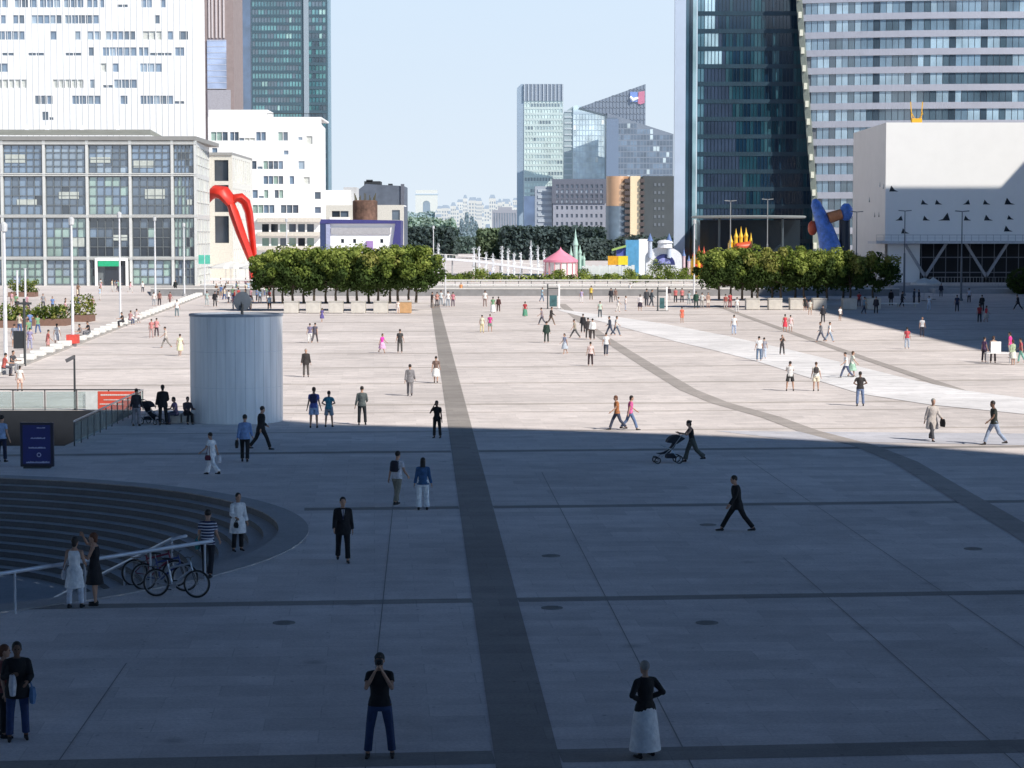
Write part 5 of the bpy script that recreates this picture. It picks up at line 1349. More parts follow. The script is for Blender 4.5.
blade([(205, 204, 1), (203, 225, 2), (201, 260, 3), (200, 292, 4)], [.6, .8, .7, .6], 'far_leg', .5)
Y = 365
root = empty('blue_sculpture', (Xp(830, Y), Y, 0), 'blue leaning sculpture with an orange bar and round ends behind the right trees', 'sculpture')
def SP(px, py, dy=0): return Vector((Xp(px, Y), Y + dy, Zp(py, Y)))
M_blu = mat('blue_resin', (.12, .26, .72), .5, .35, 1.5, bump=.8)
MB().tube([SP(814, 199), SP(815.5, 204), SP(820, 215), SP(826, 232), SP(830, 246), SP(834, 268), SP(835, 292)], [.35, .85, 1.1, 1.45, 1.75, 1.7, 1.6], 14).build('blue_body', M_blu, root, smooth=True)
MB().tube([SP(828, 218, -.4), SP(841, 214, -.4)], [.95, .85], 12).build('orange_bar', mat('orange_resin', (.75, .28, .12), .5), root, smooth=True)
MB().ell(SP(846, 212), 1.1, 1.1, 1.5).build('blue_knob', M_blu, root, smooth=True)
MB().ell(SP(813, 228, .6), .8, .8, 1.25).build('red_knob', M_r2, root, smooth=True)
MB().tube([SP(845, 218, .8), SP(846, 292, .8)], [.9, 1.0], 10).build('dark_leg', mat('dark_resin', (.03, .04, .06), .5), root)

# ---- masts and lamps
M_mast = mat('white_mast', (.72, .73, .76), .4)
def mast(px, pyb, pyt, label, r=.12, name='lamp_mast', collar=None):
    g_ = G(px, pyb); h = Zp(pyt, g_.y); root = empty(name, g_, label, 'lamp mast', 'white masts on the left terrace' if px < 210 else None)
    MB().tube([(g_.x, g_.y, 0), (g_.x, g_.y, h)], [r, r * .6], 8).build('pole', M_mast, root)
    MB().lathe([(.06, h), (.22, h + .05), (.24, h + .5), (.1, h + .62), (0, h + .65)], g_, 10).build('lamp_head', mat('lamp_glass', (.6, .62, .64), .3), root)
    MB().lathe([(.3, 0), (.3, .25), (.18, .35), (0, .35)], g_, 10).build('base', mat('mast_base', (.35, .35, .36), .7), root)
    if collar: MB().box(g_.x - .45, g_.x + .45, g_.y - .45, g_.y + .45, .3, 1.0).build('red_collar', mat('red_band', (.65, .08, .06), .6), root)
mast(6, 374, 232, 'white lamp mast at the left picture edge', .15)
mast(73, 347, 225, 'white lamp mast with a red box at its foot on the stone row', .13, collar=1)
mast(120.5, 325, 218, 'white lamp mast in front of the glass hall, second from the left')
mast(155.5, 301, 221, 'white lamp mast right of the green lit entrance', .15)
mast(184.5, 296, 227, 'slim white lamp mast near the right corner of the glass hall', .14)
mast(445.5, 306, 259, 'short white mast standing by the waiting group at the left tree row end', .12)
mast(433.5, 283, 229, 'grey street lamp right of the left tree row', .12)
mast(287, 290, 222, 'white mast rising behind the left tree row', .12)
mast(694, 303, 224, 'white mast left of the right tree row', .13)
def tlamp(px, pyb, pyt, label, dark=False):
    g_ = G(px, pyb); h = Zp(pyt, g_.y); root = empty('street_lamp', g_, label, 'street lamp', 'double headed street lamps on the right side'); m_ = mat('lamp_grey', (.30, .31, .32), .5) if not dark else mat('lamp_slate', (.16, .18, .21), .5)
    MB().tube([(g_.x, g_.y, 0), (g_.x, g_.y, h * .5), (g_.x, g_.y, h * .51), (g_.x, g_.y, h)], [.16, .14, .09, .07], 8).build('pole', m_, root)
    for s in (-1, 1): MB().beam((g_.x + s * .05, g_.y, h), (g_.x + s * .95, g_.y, h + .08), .34, .13).build('lamp_head', m_, root)
    MB().lathe([(.26, 0), (.26, .3), (.16, .36), (0, .36)], g_, 10).build('base', m_, root)
tlamp(730, 292, 201, 'double headed street lamp left of the yellow bouncy castle pair'); root = None
tlamp(767, 290, 199.5, 'tall double headed street lamp right of the yellow bouncy castle')
tlamp(856, 294, 212, 'double headed street lamp at the left side of the white cinema block', True)
tlamp(904, 296, 211, 'dark double headed street lamp before the white cinema block, left of two', True)
tlamp(961, 301, 211.5, 'dark double headed street lamp before the white cinema block, right of two', True)
# posts at left
for i, (px, pb, pt) in enumerate(((17.5, 302, 271), (25.5, 302, 269))):
    g_ = G(px, pb); h = Zp(pt, g_.y); r = empty('pillar', g_, 'white pillar by the left hedge, %s of two' % ('left' if i == 0 else 'right'), 'pillar')
    MB().tube([g_, g_ + Vector((0, 0, h))], .14, 8).build('shaft', M_mast, r); MB().lathe([(.2, h), (.2, h + .08), (0, h + .1)], g_, 8).build('cap', M_mast, r)
g_ = G(25, 366); r = empty('sign_post', g_, 'dark post with a black box sign among people at the far left', 'sign post')
MB().tube([g_, g_ + Vector((0, 0, 4.6))], .09, 8).build('post', M_dkmetal, r); MB().box(g_.x - .75, g_.x - .1, g_.y - .1, g_.y + .1, 1.2, 2.4).build('box_sign', mat('black_sign', (.025, .03, .035), .5), r)
MB().box(g_.x - .5, g_.x + .5, g_.y - .1, g_.y + .1, 4.2, 4.35).build('arm', M_dkmetal, r)
g_ = G(205, 297); r = empty('flag_banner', g_, 'teal hanging banner on a pole at the right corner of the glass hall', 'banner')
MB().tube([g_, g_ + Vector((0, 0, Zp(253, g_.y)))], .08, 6).build('pole', M_mast, r); MB().box(g_.x - .9, g_.x + .8, g_.y - .05, g_.y + .02, Zp(264, g_.y), Zp(255, g_.y)).build('cloth', mat('teal_cloth', (.10, .50, .38), .7), r)
# kerb with white stone blocks
K0, K1 = G(-12, 377), G(204, 294.5); t = (K1 - K0).normalized(); n_ = int((K1 - K0).length / 4.9)
mb = MB(); nn = Vector((-t.y, t.x, 0)); mb.beam(K0 + Vector((0, 0, .07)), K1 + Vector((0, 0, .07)), 1.1, .14); struct(mb.build('kerb', mat('kerb_stone', (.42, .40, .38), .8, .1, 1)))
M_blk = mat('white_stone', (.80, .79, .76), .7, .05, 2); blk = None
for i in range(n_):
    c = K0 + t * (i + .5) * 4.9
    if blk is None:
        m_ = MB(); m_.prism([(-.5, -.75), (.5, -.75), (.5, .75), (-.5, .75)], .0, .42); blk = m_.build('stone_block', M_blk, bevel=.06); blk.location = c + Vector((0, 0, .142)); blk.rotation_euler.z = math.atan2(t.y, t.x) - pi / 2
        tag(blk, 'white stone seating block in the long diagonal row at left', 'stone block', 'white stone blocks in a diagonal row')
    else:
        o = blk.copy(); COL.objects.link(o); o.location = c + Vector((0, 0, .142))
mb = MB(); mb.quad((Xp(-60, 330), K0.y, 0.006), (K0.x - .8, K0.y, .006), (K1.x - .8, K1.y, .006), (-150, K1.y, .006)); struct(mb.build('side_terrace', ground_mat('side_paving', (.78, .71, .68))))
# hedge planter at far left
def hedge(px0, px1, py, h, label, mats=(0, 1, 2)):
    a, b = G(px0, py), G(px1, py); rnd = random.Random(int(px0 + 5)); root = empty('hedge_planter', a, label, 'hedge')
    MB().box(a.x, b.x, a.y, a.y + 3, 0, .7).build('trough', mat('trough_brown', (.22, .13, .10), .8), root); C = MB(); n = int((b.x - a.x) * 22)
    for k in range(n):
        p_ = Vector((rnd.uniform(a.x, b.x), a.y + rnd.uniform(.1, 2.9), rnd.uniform(.7, h))); leaves(C, p_, .4, 16, .26, rnd, rnd.choice((0, 1, 1, 3)))
    C.build('foliage', ML, root)
hedge(-30, 22, 328, 2.1, 'brown planter trough with a low hedge at the left picture edge'); hedge(24, 66, 326, 1.9, 'brown planter trough with a loose low hedge, middle of three at left'); hedge(70, 90, 322, 2.6, 'brown planter trough with a taller hedge behind the white lamp mast')
hedge(8, 34, 297, 2.4, 'green hedge planter close to the glass hall')
for (px, py, r_, lab) in ((1027, 294, 3.2, 'big round dark clipped bush at the right picture edge'),):
    g_ = G(px, py); rnd = random.Random(3); root = empty('round_bush', g_, lab, 'bush'); C = MB()
    for k in range(260):
        d = Vector((rnd.gauss(0, 1), rnd.gauss(0, 1), rnd.gauss(0, 1))).normalized(); leaves(C, g_ + Vector((d.x * r_ * .92, d.y * r_ * .92, 2.0 + d.z * 1.9)), .4, 20, .28, rnd, 0)
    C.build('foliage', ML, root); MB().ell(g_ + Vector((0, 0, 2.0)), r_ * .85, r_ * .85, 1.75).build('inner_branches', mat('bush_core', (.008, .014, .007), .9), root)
# parasols
def parasol(px, py, label, r_=1.7, h=2.7, m_=None, group='white cafe parasols'):
    g_ = G(px, py); root = empty('parasol', g_, label, 'parasol', group)
    MB().lathe([(r_, h - .25), (r_, h), (r_ * .5, h + .38), (.04, h + .7), (0, h + .8)], g_, 8).build('canopy', m_ or mat('white_parasol', (.85, .84, .80), .7, .04), root)
    MB().tube([g_, g_ + Vector((0, 0, h + .6))], .04, 6).build('pole', M_steel, root); MB().lathe([(.4, 0), (.4, .08), (0, .1)], g_, 10).build('base', M_dkmetal, root)
for i, (px, py, s) in enumerate(((226, 289, 2.6), (236, 289, 2.6), (246, 288, 2.7), (257, 290, 2.6), (231, 286, 2.6), (250, 285, 2.6))):
    parasol(px, py, 'white cafe parasol under the red sculpture, %s of the cluster' % ORD[i], s * 1.15, 3.75)
parasol(924, 301, 'lone white parasol in the shade left of the right street lamp', 1.9, 2.5, group=None)
parasol(933, 299.5, 'small white parasol half behind the lone white parasol', 1.1, 2.4, group=None)
# advertising frames on the plaza
def adframe(px0, px1, pyb, pyt, label, dark_side=False):
    a, b = G(px0, pyb), G(px1, pyb); h = Zp(pyt, a.y); r = empty('display_frame', (a + b) / 2, label, 'display frame')
    MB().box(a.x, a.x + .16, a.y - .12, a.y + .12, 0, h).build('left_post', M_dkmetal if dark_side else M_wpanel, r); MB().box(b.x - .2, b.x, a.y - .15, a.y + .15, 0, h).build('right_post', M_wpanel, r)
    MB().box(a.x + .3, b.x - .37, a.y - .05, a.y + .05, .3, h * .55).build('panel', mat('poster_teal', (.05, .13, .14), .4, .5, 1.5), r); MB().box(a.x, b.x, a.y - .1, a.y + .1, h * .8, h * .8 + .15).build('top_bar', M_dkmetal, r)
    MB().box(a.x - .1, b.x + .1, a.y - .3, a.y + .3, 0, .06).build('base', M_dkmetal, r)
adframe(547, 560, 309, 284, 'tall display frame with a teal poster near the far end of the white path', True)
adframe(657, 667.5, 311, 287, 'white framed display panel by the people right of the white path', True)
# cafe/market table group right
g_ = G(1000, 364); r = empty('market_table', g_, 'white draped table with people around it at the right edge', 'table')
MB().box(g_.x - .9, g_.x + .9, g_.y, g_.y + .8, .72, .78).build('tabletop', M_wpanel, r)
for sx in (-.85, .8):
    for sy in (.05, .7): MB().box(g_.x + sx, g_.x + sx + .05, g_.y + sy, g_.y + sy + .05, 0, .72).build('leg', M_steel, r)
MB().box(g_.x - .6, g_.x + .1, g_.y + .2, g_.y + .3, .79, 1.55).build('board', M_wpanel, r)
# bench on terrace
g_ = G(985, 303); 
r = empty('bench', G(898, 307), 'white bench in the shade right of the last planter', 'bench'); q = G(898, 307)
MB().box(q.x - 2.6, q.x + 2.6, q.y, q.y + .5, .42, .52).build('seat', M_wpanel, r)
for s in (-2.2, 0, 2.2): MB().box(q.x + s - .08, q.x + s + .08, q.y + .05, q.y + .45, 0, .42).build('leg', M_plant, r)
# ================================================================== PEOPLE
V = Vector
M_skin = mat('skin', (.46, .27, .19), .6, .08, 6); M_skin2 = mat('skin_dark', (.16, .085, .055), .6, .08, 6)
M_hd = mat('hair_dark', (.015, .011, .009), .6, .2, 20); M_hb = mat('hair_brown', (.07, .035, .018), .6, .2, 20); M_hg = mat('hair_grey', (.30, .29, .27), .7, .15, 20); M_hr = mat('hair_auburn', (.12, .04, .015), .6, .2, 20)
def dirv(pitch, yaw=0, out=0):
    """limb direction: pitch 0 = straight down, + = forward(-y); out = sideways angle"""
    a = radians(pitch); o = radians(out)
    return V((sin(o) * cos(a), -sin(a), -cos(a) * cos(o))).normalized()
# pose: legs (thigh pitch, knee bend) per side R,L ; arms (pitch, out, elbow bend pitch, elbow in) ; lean
POSES = {
 'stand': dict(legs=((3, 4, 3), (-2, 2, 4)), arms=((2, 10, 10, 4), (-2, 10, 8, 4)), lean=1),
 'stand2': dict(legs=((8, 10, 5), (-3, 1, 3)), arms=((10, 12, 60, -30), (-4, 12, 10, 2)), lean=2),
 'walk': dict(legs=((27, 8, 2), (-20, 22, 2)), arms=((-20, 9, 8, 0), (22, 9, 32, 0)), lean=4),
 'stride': dict(legs=((33, 4, 1), (-27, 12, 1)), arms=((-14, 8, 6, 0), (16, 8, 20, 0)), lean=6),
 'walk2': dict(legs=((-14, 14, 2), (18, 10, 2)), arms=((14, 9, 30, 0), (-14, 9, 8, 0)), lean=3),
 'photo': dict(legs=((4, 3, 9), (0, 2, 9)), arms=((48, 26, 128, -38), (48, 26, 128, -38)), ik=((V((-.04, -.20, -.19)), V((-.065, -.245, .545))), (V((.04, -.20, -.19)), V((.065, -.245, .545)))), lean=-2, head=0),
 'phone': dict(ik=((V((-.12, -.12, -.22)), V((-.12, -.1, .56))), None), legs=((4, 5, 3), (-3, 2, 4)), arms=((40, 30, 140, -10), (2, 10, 12, 2)), lean=1),
 'akimbo': dict(legs=((3, 3, 6), (-3, 2, 5)), arms=((-18, 34, 35, -70), (-14, 34, 30, -60)), lean=0),
 'push': dict(legs=((22, 8, 2), (-22, 26, 2)), arms=((38, 8, 65, 0), (38, 8, 65, 0)), lean=10),
 'sit': dict(legs=((84, 88, 6), (80, 84, 6)), arms=((28, 12, 60, -20), (24, 12, 66, -20)), lean=8, sit=.45),
 'raise': dict(ik=((V((-.05, -.24, .06)), V((-.10, -.30, .72))), (V((.03, -.10, -.25)), V((.12, -.32, .32)))), legs=((3, 3, 4), (-3, 2, 4)), arms=((62, 14, 105, -10), (8, 14, 50, -10)), lean=0),
 'embrace': dict(ik=((V((-.06, -.12, -.24)), V((-.10, -.30, .28))), (V((.06, -.08, -.25)), V((.16, -.26, .14)))), legs=((3, 3, 4), (-3, 3, 4)), arms=((42, 14, 86, -34), (40, 14, 82, -30)), lean=3),
}
def skel(pose):
    P = POSES[pose]; J = {}
    TH, SH = .43, .42
    def leg(side, d):
        th, kn, out = d
        h = V((side * .095, 0, 0)); k = h + dirv(th, 0, out * side) * TH; a = k + dirv(th - kn, 0, out * side * .6) * SH
        return h, k, a
    L_ = {}
    low = 0
    for s, d in zip((-1, 1), P['legs']): L_[s] = leg(s, d); low = min(low, L_[s][2].z)
    hz_ = -low + .085
    if 'sit' in P: hz_ = P['sit'] + .11
    O = V((0, 0, hz_)); J['hip'] = O
    J['legs'] = {s: [O + p for p in L_[s]] for s in L_}
    ln = radians(P['lean']); up = V((0, -sin(ln), cos(ln))); fw = V((0, -cos(ln), -sin(ln)))
    J['up'] = up; J['fw'] = fw
    J['waist'] = O + up * .16; J['chest'] = O + up * .36; J['neck'] = O + up * .545; J['head'] = O + up * .70 + fw * .03
    J['arms'] = {}
    for s, (p_, out, el, inn) in zip((-1, 1), P['arms']):
        sh = O + up * .462 + V((s * .172, 0, 0)); e = sh + dirv(p_ + 0, 0, out * s) * .285; w_ = e + dirv(p_ + el - p_ * 0, 0, (out + inn) * s if inn >= 0 else inn * s) * .25
        k_ = P.get('ik'); k_ = k_[0 if s < 0 else 1] if k_ else None
        if k_: e = sh + k_[0]; w_ = O + V((k_[1].x, k_[1].y, 0)) + up * k_[1].z
        J['arms'][s] = (sh, e, w_, (w_ - e).normalized())
    return J
TMP = bpy.data.scenes.new('workshop')
def evalmesh(mb, voxel, smooth_it, name):
    me = mb.mesh('tmp'); o = bpy.data.objects.new('tmp', me); TMP.collection.objects.link(o)
    bm = bmesh.new(); bm.from_mesh(me); bmesh.ops.recalc_face_normals(bm, faces=bm.faces); bm.to_mesh(me); bm.free()
    r = o.modifiers.new('r', 'REMESH'); r.mode = 'VOXEL'; r.voxel_size = voxel; r.use_smooth_shade = True
    s = o.modifiers.new('s', 'SMOOTH'); s.factor = .5; s.iterations = smooth_it
    with bpy.context.temp_override(scene=TMP, view_layer=TMP.view_layers[0]):
        dg = bpy.context.evaluated_depsgraph_get(); dg.update()
    out = bpy.data.meshes.new_from_object(o.evaluated_get(dg)); out.name = name
    bpy.data.objects.remove(o); bpy.data.meshes.remove(me)
    out.polygons.foreach_set('use_smooth', [True] * len(out.polygons))
    return out
X = V((1, 0, 0))
def torso(mb, J, e, z0, z1, fem, flare=0):
    """z0,z1 in units along spine from the hip"""
    O, up, fw = J['hip'], J['up'], J['fw']
    prof = [(-.14, .150, .112), (-.06, .172, .118), (.02, .165, .112), (.12, .142, .098), (.2, .143, .10), (.3, .160, .112), (.4, .165, .112), (.465, .150, .096), (.51, .100, .078), (.545, .066, .060)]
    if fem: prof = [(z, rx * (1.04 if z < .05 else .86 if z < .25 else .9), ry * (1.0 if z < .25 else 1.02)) for z, rx, ry in prof]
    secs = []
    def at(z):
        for i in range(len(prof) - 1):
            if prof[i][0] <= z <= prof[i + 1][0]:
                t = (z - prof[i][0]) / (prof[i + 1][0] - prof[i][0]); return [prof[i][k] * (1 - t) + prof[i + 1][k] * t for k in (1, 2)]
        return prof[0][1:] if z < prof[0][0] else prof[-1][1:]
    zs = [z0] + [p[0] for p in prof if z0 < p[0] < z1] + [z1]
    for z in zs:
        rx, ry = at(z); f = flare * max(0, (.1 - z)) if flare else 0
        secs.append((O + up * z, X * (rx + e + f), fw * (ry + e + f)))
    mb.loft(secs, 16)
def sec_limb(mb, pts, rs, n=10):
    mb.tube(pts, rs, n)
def lerpv(a, b, t): return a + (b - a) * t
def hand(mb, w_, d, side, fingers, curl=.5):
    n = V((side, 0, 0)); u = d.cross(n)
    if u.length < .2: u = V((0, 1, 0))
    u.normalize(); palm = w_ + d * .045
    mb.loft([(w_ - d * .01, n * .022, u * .03), (w_ + d * .03, n * .019, u * .042), (w_ + d * .085, n * .016, u * .044), (w_ + d * .095, n * .012, u * .04)], 10)
    if fingers:
        inn = -n
        for k, (off, ln_) in enumerate(((.032, .068), (.011, .078), (-.011, .073), (-.032, .056))):
            a = w_ + d * .085 + u * off; m1 = a + (d * .9 + inn * .35 * curl).normalized() * ln_ * .5; e = m1 + (d * .6 + inn * .9 * curl).normalized() * ln_ * .5
            mb.cap(a, m1, .0098, .009, 8); mb.cap(m1, e, .009, .0075, 8)
        a = w_ + d * .03 + u * .035; m1 = a + (d * .6 + u * .7 + inn * .3).normalized() * .035; e = m1 + (d * .95 + inn * .35).normalized() * .032; mb.cap(a, m1, .013, .011, 8); mb.cap(m1, e, .011, .009, 8)
    else:
        mb.cap(w_ + d * .08, w_ + d * .15, .03, .02, 8)
def body_mb(J, fem, hi):
    mb = MB(); O, up, fw = J['hip'], J['up'], J['fw']
    torso(mb, J, 0, -.13, .545, fem)
    mb.cap(J['neck'] - up * .04, J['neck'] + up * .09 + fw * .01, .058, .052, 12)
    H = J['head']
    mb.loft([(H + up * z + fw * f, X * rx, fw * ry) for z, rx, ry, f in ((-.125, .03, .03, .035), (-.105, .048, .06, .022), (-.07, .062, .08, .01), (-.02, .074, .092, 0), (.03, .078, .098, -.004), (.075, .07, .088, -.008), (.105, .048, .06, -.01), (.118, .02, .025, -.01))], 16)
    mb.cap(H - up * .01 + fw * .085, H - up * .035 + fw * .103, .010, .014, 8)      # nose
    mb.cap(H - up * .066 + fw * .082 - X * .018, H - up * .066 + fw * .082 + X * .018, .009, .009, 8)  # lips
    for s in (-1, 1):
        mb.ell(H + X * s * .078 - up * .01, .012, .02, .03, 8, 6)
        h, k, a = J['legs'][s]
        mb.cap(h, lerpv(h, k, .15), .085, .088, 12); sec_limb(mb, [h + V((0, 0, .02)), lerpv(h, k, .35), k, lerpv(k, a, .3), lerpv(k, a, .7), a], [.086, .08, .056, .058, .042, .036])
        fd = V((s * .08, -1, 0)).normalized(); dn = (a - k).normalized()
        ft = fd if True else fd
        mb.cap(a + V((0, .03, -.045)), a + ft * .07 + V((0, 0, -.052)), .036, .03, 10); mb.cap(a, a + V((0, .015, -.04)), .036, .036, 10); mb.cap(a + ft * .06 + V((0, 0, -.055)), a + ft * .14 + V((0, 0, -.06)), .03, .022, 10)
        sh, e, w_, d = J['arms'][s]
        mb.cap(sh - X * s * .04, sh, .055, .052, 12); sec_limb(mb, [sh, lerpv(sh, e, .4), e, lerpv(e, w_, .3), w_], [.049, .045, .036, .036, .025])
        mb.cap(e, e, .036, .036, 8)
        hand(mb, w_, d, s, hi)
    return mb
def garment_mb(kind, J, fem):
    mb = MB(); O, up, fw = J['hip'], J['up'], J['fw']
    def sleeves(frac, e, e2=None):
        for s in (-1, 1):
            sh, el, w_, d = J['arms'][s]
            mb.cap(sh - X * s * .06 + up * .01, sh, .05 + e, .049 + e * .8, 12)
            if frac <= 1: mb.tube([sh, lerpv(sh, el, frac * .5), lerpv(sh, el, frac)], [.049 + e, .047 + e, .048 + e], 12)
            else: mb.tube([sh, lerpv(sh, el, .5), el, lerpv(el, w_, .4), lerpv(el, w_, min(1, frac - 1))], [.053 + e, .049 + e, .043 + e, .040 + e, .032 + e], 12); mb.cap(el, el, .043 + e, .043 + e, 10)
    def legs(frac, e, flare=0.0):
        for s in (-1, 1):
            h, k, a = J['legs'][s]; mb.cap(h + V((0, 0, .01)), h, .09 + e, .09 + e, 12)
            if frac <= 1: mb.tube([h, lerpv(h, k, frac * .5), lerpv(h, k, frac)], [.093 + e, .088 + e, .082 + e + flare], 12)
            else: mb.tube([h, lerpv(h, k, .5), k, lerpv(k, a, .4), lerpv(k, a, frac - 1)], [.093 + e, .082 + e, .068 + e, .064 + e, .058 + e + flare], 12); mb.cap(k, k, .066 + e, .066 + e, 10)
    if kind == 'tshirt': torso(mb, J, .016, -.06, .53, fem, .1); sleeves(.55, .014)
    elif kind == 'tank': torso(mb, J, .013, -.05, .47, fem, .05)
    elif kind == 'shirt': torso(mb, J, .02, -.08, .535, fem, .1); sleeves(1.9, .013)
    elif kind == 'jacket': torso(mb, J, .032, -.17, .535, fem, .12); sleeves(1.95, .02)
    elif kind == 'coat': torso(mb, J, .032, -.12, .535, fem, .12); sleeves(1.9, .018); mb.loft([(O + up * .0, X * .215, fw * .16), (O - V((0, 0, .2)), X * .25, fw * .20), (O - V((0, 0, .38)), X * .26, fw * .22)], 16)
    elif kind == 'trousers': torso(mb, J, .016, -.14, .09, fem); legs(1.93, .006, .006)
    elif kind == 'wide': torso(mb, J, .016, -.14, .09, fem); legs(1.95, .02, .03)
    elif kind == 'shorts': torso(mb, J, .016, -.14, .09, fem); legs(.85, .016, .015)
    elif kind in ('skirt', 'longskirt', 'miniskirt'):
        ln_ = {'skirt': .48, 'longskirt': .80, 'miniskirt': .3}[kind]; k0, k1 = J['legs'][-1][1], J['legs'][1][1]
        hk = O.z - ln_; sp = abs(k0.y - k1.y); my = ((k0.y + k1.y) / 2 - O.y)
        secs = []
        for t in (0, .12, .3, .5, .75, 1):
            c = O + up * .09 * (1 - t) - V((0, 0, ln_ * t)) + V((0, my * min(t, .7), 0)); sw = .06 * t + (.04 * t if kind == 'longskirt' else 0)
            secs.append((c, X * (.155 + .05 * min(t * 4, 1) + sw), V((0, -1, 0)) * (.11 + .05 * min(t * 4, 1) + sw * .8 + sp * .45 * t)))
        mb.loft(secs, 20)
    elif kind == 'dress':
        torso(mb, J, .014, -.1, .49, fem, .1); mb.loft([(O + up * .05, X * .17, V((0, -.125, 0))), (O - V((0, 0, .15)), X * .215, V((0, -.17, 0))), (O - V((0, 0, .42)), X * .25, V((0, -.22, 0)))], 18)
    elif kind.startswith('hair'):
        H = J['head']; bk = -fw
        mb.ell(H + bk * .014 + up * .034, .087, .100, .100, 16, 10)
        if kind != 'hair_short': mb.cap(H + bk * .05 + up * .02, H + bk * .055 - up * .07, .078, .06, 12)
        if kind == 'hair_long':
            mb.loft([(H + bk * .045, X * .088, fw * .06), (H + bk * .075 - up * .12, X * .09, fw * .045), (H + bk * .10 - up * .24, X * .085, fw * .038), (H + bk * .11 - up * .34, X * .055, fw * .025)], 14)
        if kind == 'hair_cap': mb.loft([(H + up * .055 + fw * .03, X * .09, fw * .12), (H + up * .066 + fw * .03, X * .088, fw * .118)], 16); mb.loft([(H + up * .055 + fw * .12, X * .06, fw * .05), (H + up * .063 + fw * .12, X * .06, fw * .05)], 12)
        if kind == 'hair_bun': mb.sphere(H + bk * .11 + up * .06, .045, 10)
    elif kind == 'shoe':
        pass
    return mb
def shoe_mb(J, s):
    mb = MB(); h, k, a = J['legs'][s]; ft = V((s * .08, -1, 0)).normalized()
    mb.cap(a + V((0, .035, -.048)), a + ft * .08 + V((0, 0, -.056)), .041, .036, 10); mb.cap(a + ft * .06 + V((0, 0, -.056)), a + ft * .155 + V((0, 0, -.062)), .037, .028, 10); mb.cap(a + V((0, .012, -.01)), a + V((0, .02, -.05)), .042, .044, 10)
    z0 = a.z - .085
    mb.v = [(x, y, max(z, z0 + .0)) for x, y, z in mb.v]
    return mb
PMC = {}
def pmesh(key, fn):
    if key not in PMC: PMC[key] = fn()
    return PMC[key]
def part_obj(name, me, m, parent):
    o = bpy.data.objects.new(name, me); COL.objects.link(o); o.parent = parent
    if not me.materials: me.materials.append(None)
    o.material_slots[0].link = 'OBJECT'; o.material_slots[0].material = m
    return o
SK = {}
TOPN = dict(tshirt='t_shirt', tank='tank_top', shirt='long_sleeved_shirt', jacket='jacket', coat='coat', dress='dress')
BOTN = dict(trousers='trousers', wide='wide_trousers', shorts='shorts', skirt='skirt', longskirt='long_skirt', miniskirt='short_skirt')
PEOPLE = []
def person(px, py, hd, pose, top, tc, bot, bc, hair, label, s=1.0, fem=False, skin=None, group=None, z=0.0, shoe=(.02, .02, .022), pos=None, hm=None):
    g_ = pos if pos is not None else G(px, py, z); D = g_.y
    hi = D < 72; vx = .0085 if hi else (.016 if D < 150 else .026)
    lod = 0 if hi else (1 if D < 150 else 2)
    if pose not in SK: SK[pose] = skel(pose)
    J = SK[pose]
    r = empty('person', g_, label, 'person', group, radians(hd)); 
    s = s * (.94 if fem else 1.0); r.scale = (s, s, s)
    sm = 3 if lod < 2 else 1
    b = part_obj('body', pmesh(('b', pose, fem, lod), lambda: evalmesh(body_mb(J, fem, hi), vx, 2 if hi else 1, 'body')), skin or M_skin, r)
    gv = max(vx, .012)
    ok = hair if hair != 'hair_bald' else None
    if ok: part_obj('hat' if ok == 'hair_cap' else 'hair', pmesh((ok, pose, lod), lambda: evalmesh(garment_mb(ok, J, fem), gv, 1, ok)), hm or M_hd, r)
    if top: part_obj(TOPN[top], pmesh((top, pose, fem, lod), lambda: evalmesh(garment_mb(top, J, fem), gv, 2, top)), cloth(tc), r)
    if bot: part_obj(BOTN[bot], pmesh((bot, pose, fem, lod), lambda: evalmesh(garment_mb(bot, J, fem), gv, 2, bot)), cloth(bc), r)
    if lod < 2:
        for q in (-1, 1): part_obj('shoe', pmesh(('shoe', q, pose, lod), lambda: evalmesh(shoe_mb(J, q), max(vx, .012), 1, 'shoe')), cloth(shoe), r)
    if hi:
        H = J['head']
        for q in (-1, 1): part_obj('eye', pmesh(('eye', q, pose), lambda: MB().sphere(H + X * q * .031 + J['fw'] * .089 + J['up'] * .005, .0105, 8).mesh('eye')), mat('eye_dark', (.02, .015, .012), .2), r)
    return r, J, s
def wpt(r, s, p): return r.location + Matrix.Rotation(r.rotation_euler.z, 3, 'Z') @ (p * s)
def prop(name, label, cat, r, s, build):
    """an object held or worn by somebody, a thing of its own, in the wearer's frame"""
    o = empty(name, r.location, label, cat); o.rotation_euler = r.rotation_euler; o.scale = (s, s, s)
    ROOT[o.name_full] = V((0, 0, 0)); build(o); return o
def bag(r, J, s, side, label, m, drop=.12, w_=.30, h=.26, strap=True, name='shoulder_bag', hip=None):
    wr = J['arms'][side][2] if not hip else V((side * .24, 0, J['hip'].z + hip))
    def f(o):
        c = wr + V((side * .02, 0, -drop)) + J['arms'][side][3] * (.05 if not hip else 0)
        MB().loft([(c, V((.05, 0, 0)), V((0, w_ * .42, 0))), (c - V((0, 0, h * .5)), V((.07, 0, 0)), V((0, w_ * .55, 0))), (c - V((0, 0, h)), V((.05, 0, 0)), V((0, w_ * .48, 0)))], 12).build('pouch', m, o, smooth=True)
        if strap:
            t_ = (J['neck'] + V((side * .08, 0, -.02))) if hip else wr + J['arms'][side][3] * .07
            MB().tube([c + V((0, w_ * .35, 0)), t_, c - V((0, w_ * .35, 0))], .012, 6).build('strap', m, o)
    return prop(name, label, 'bag', r, s, f)
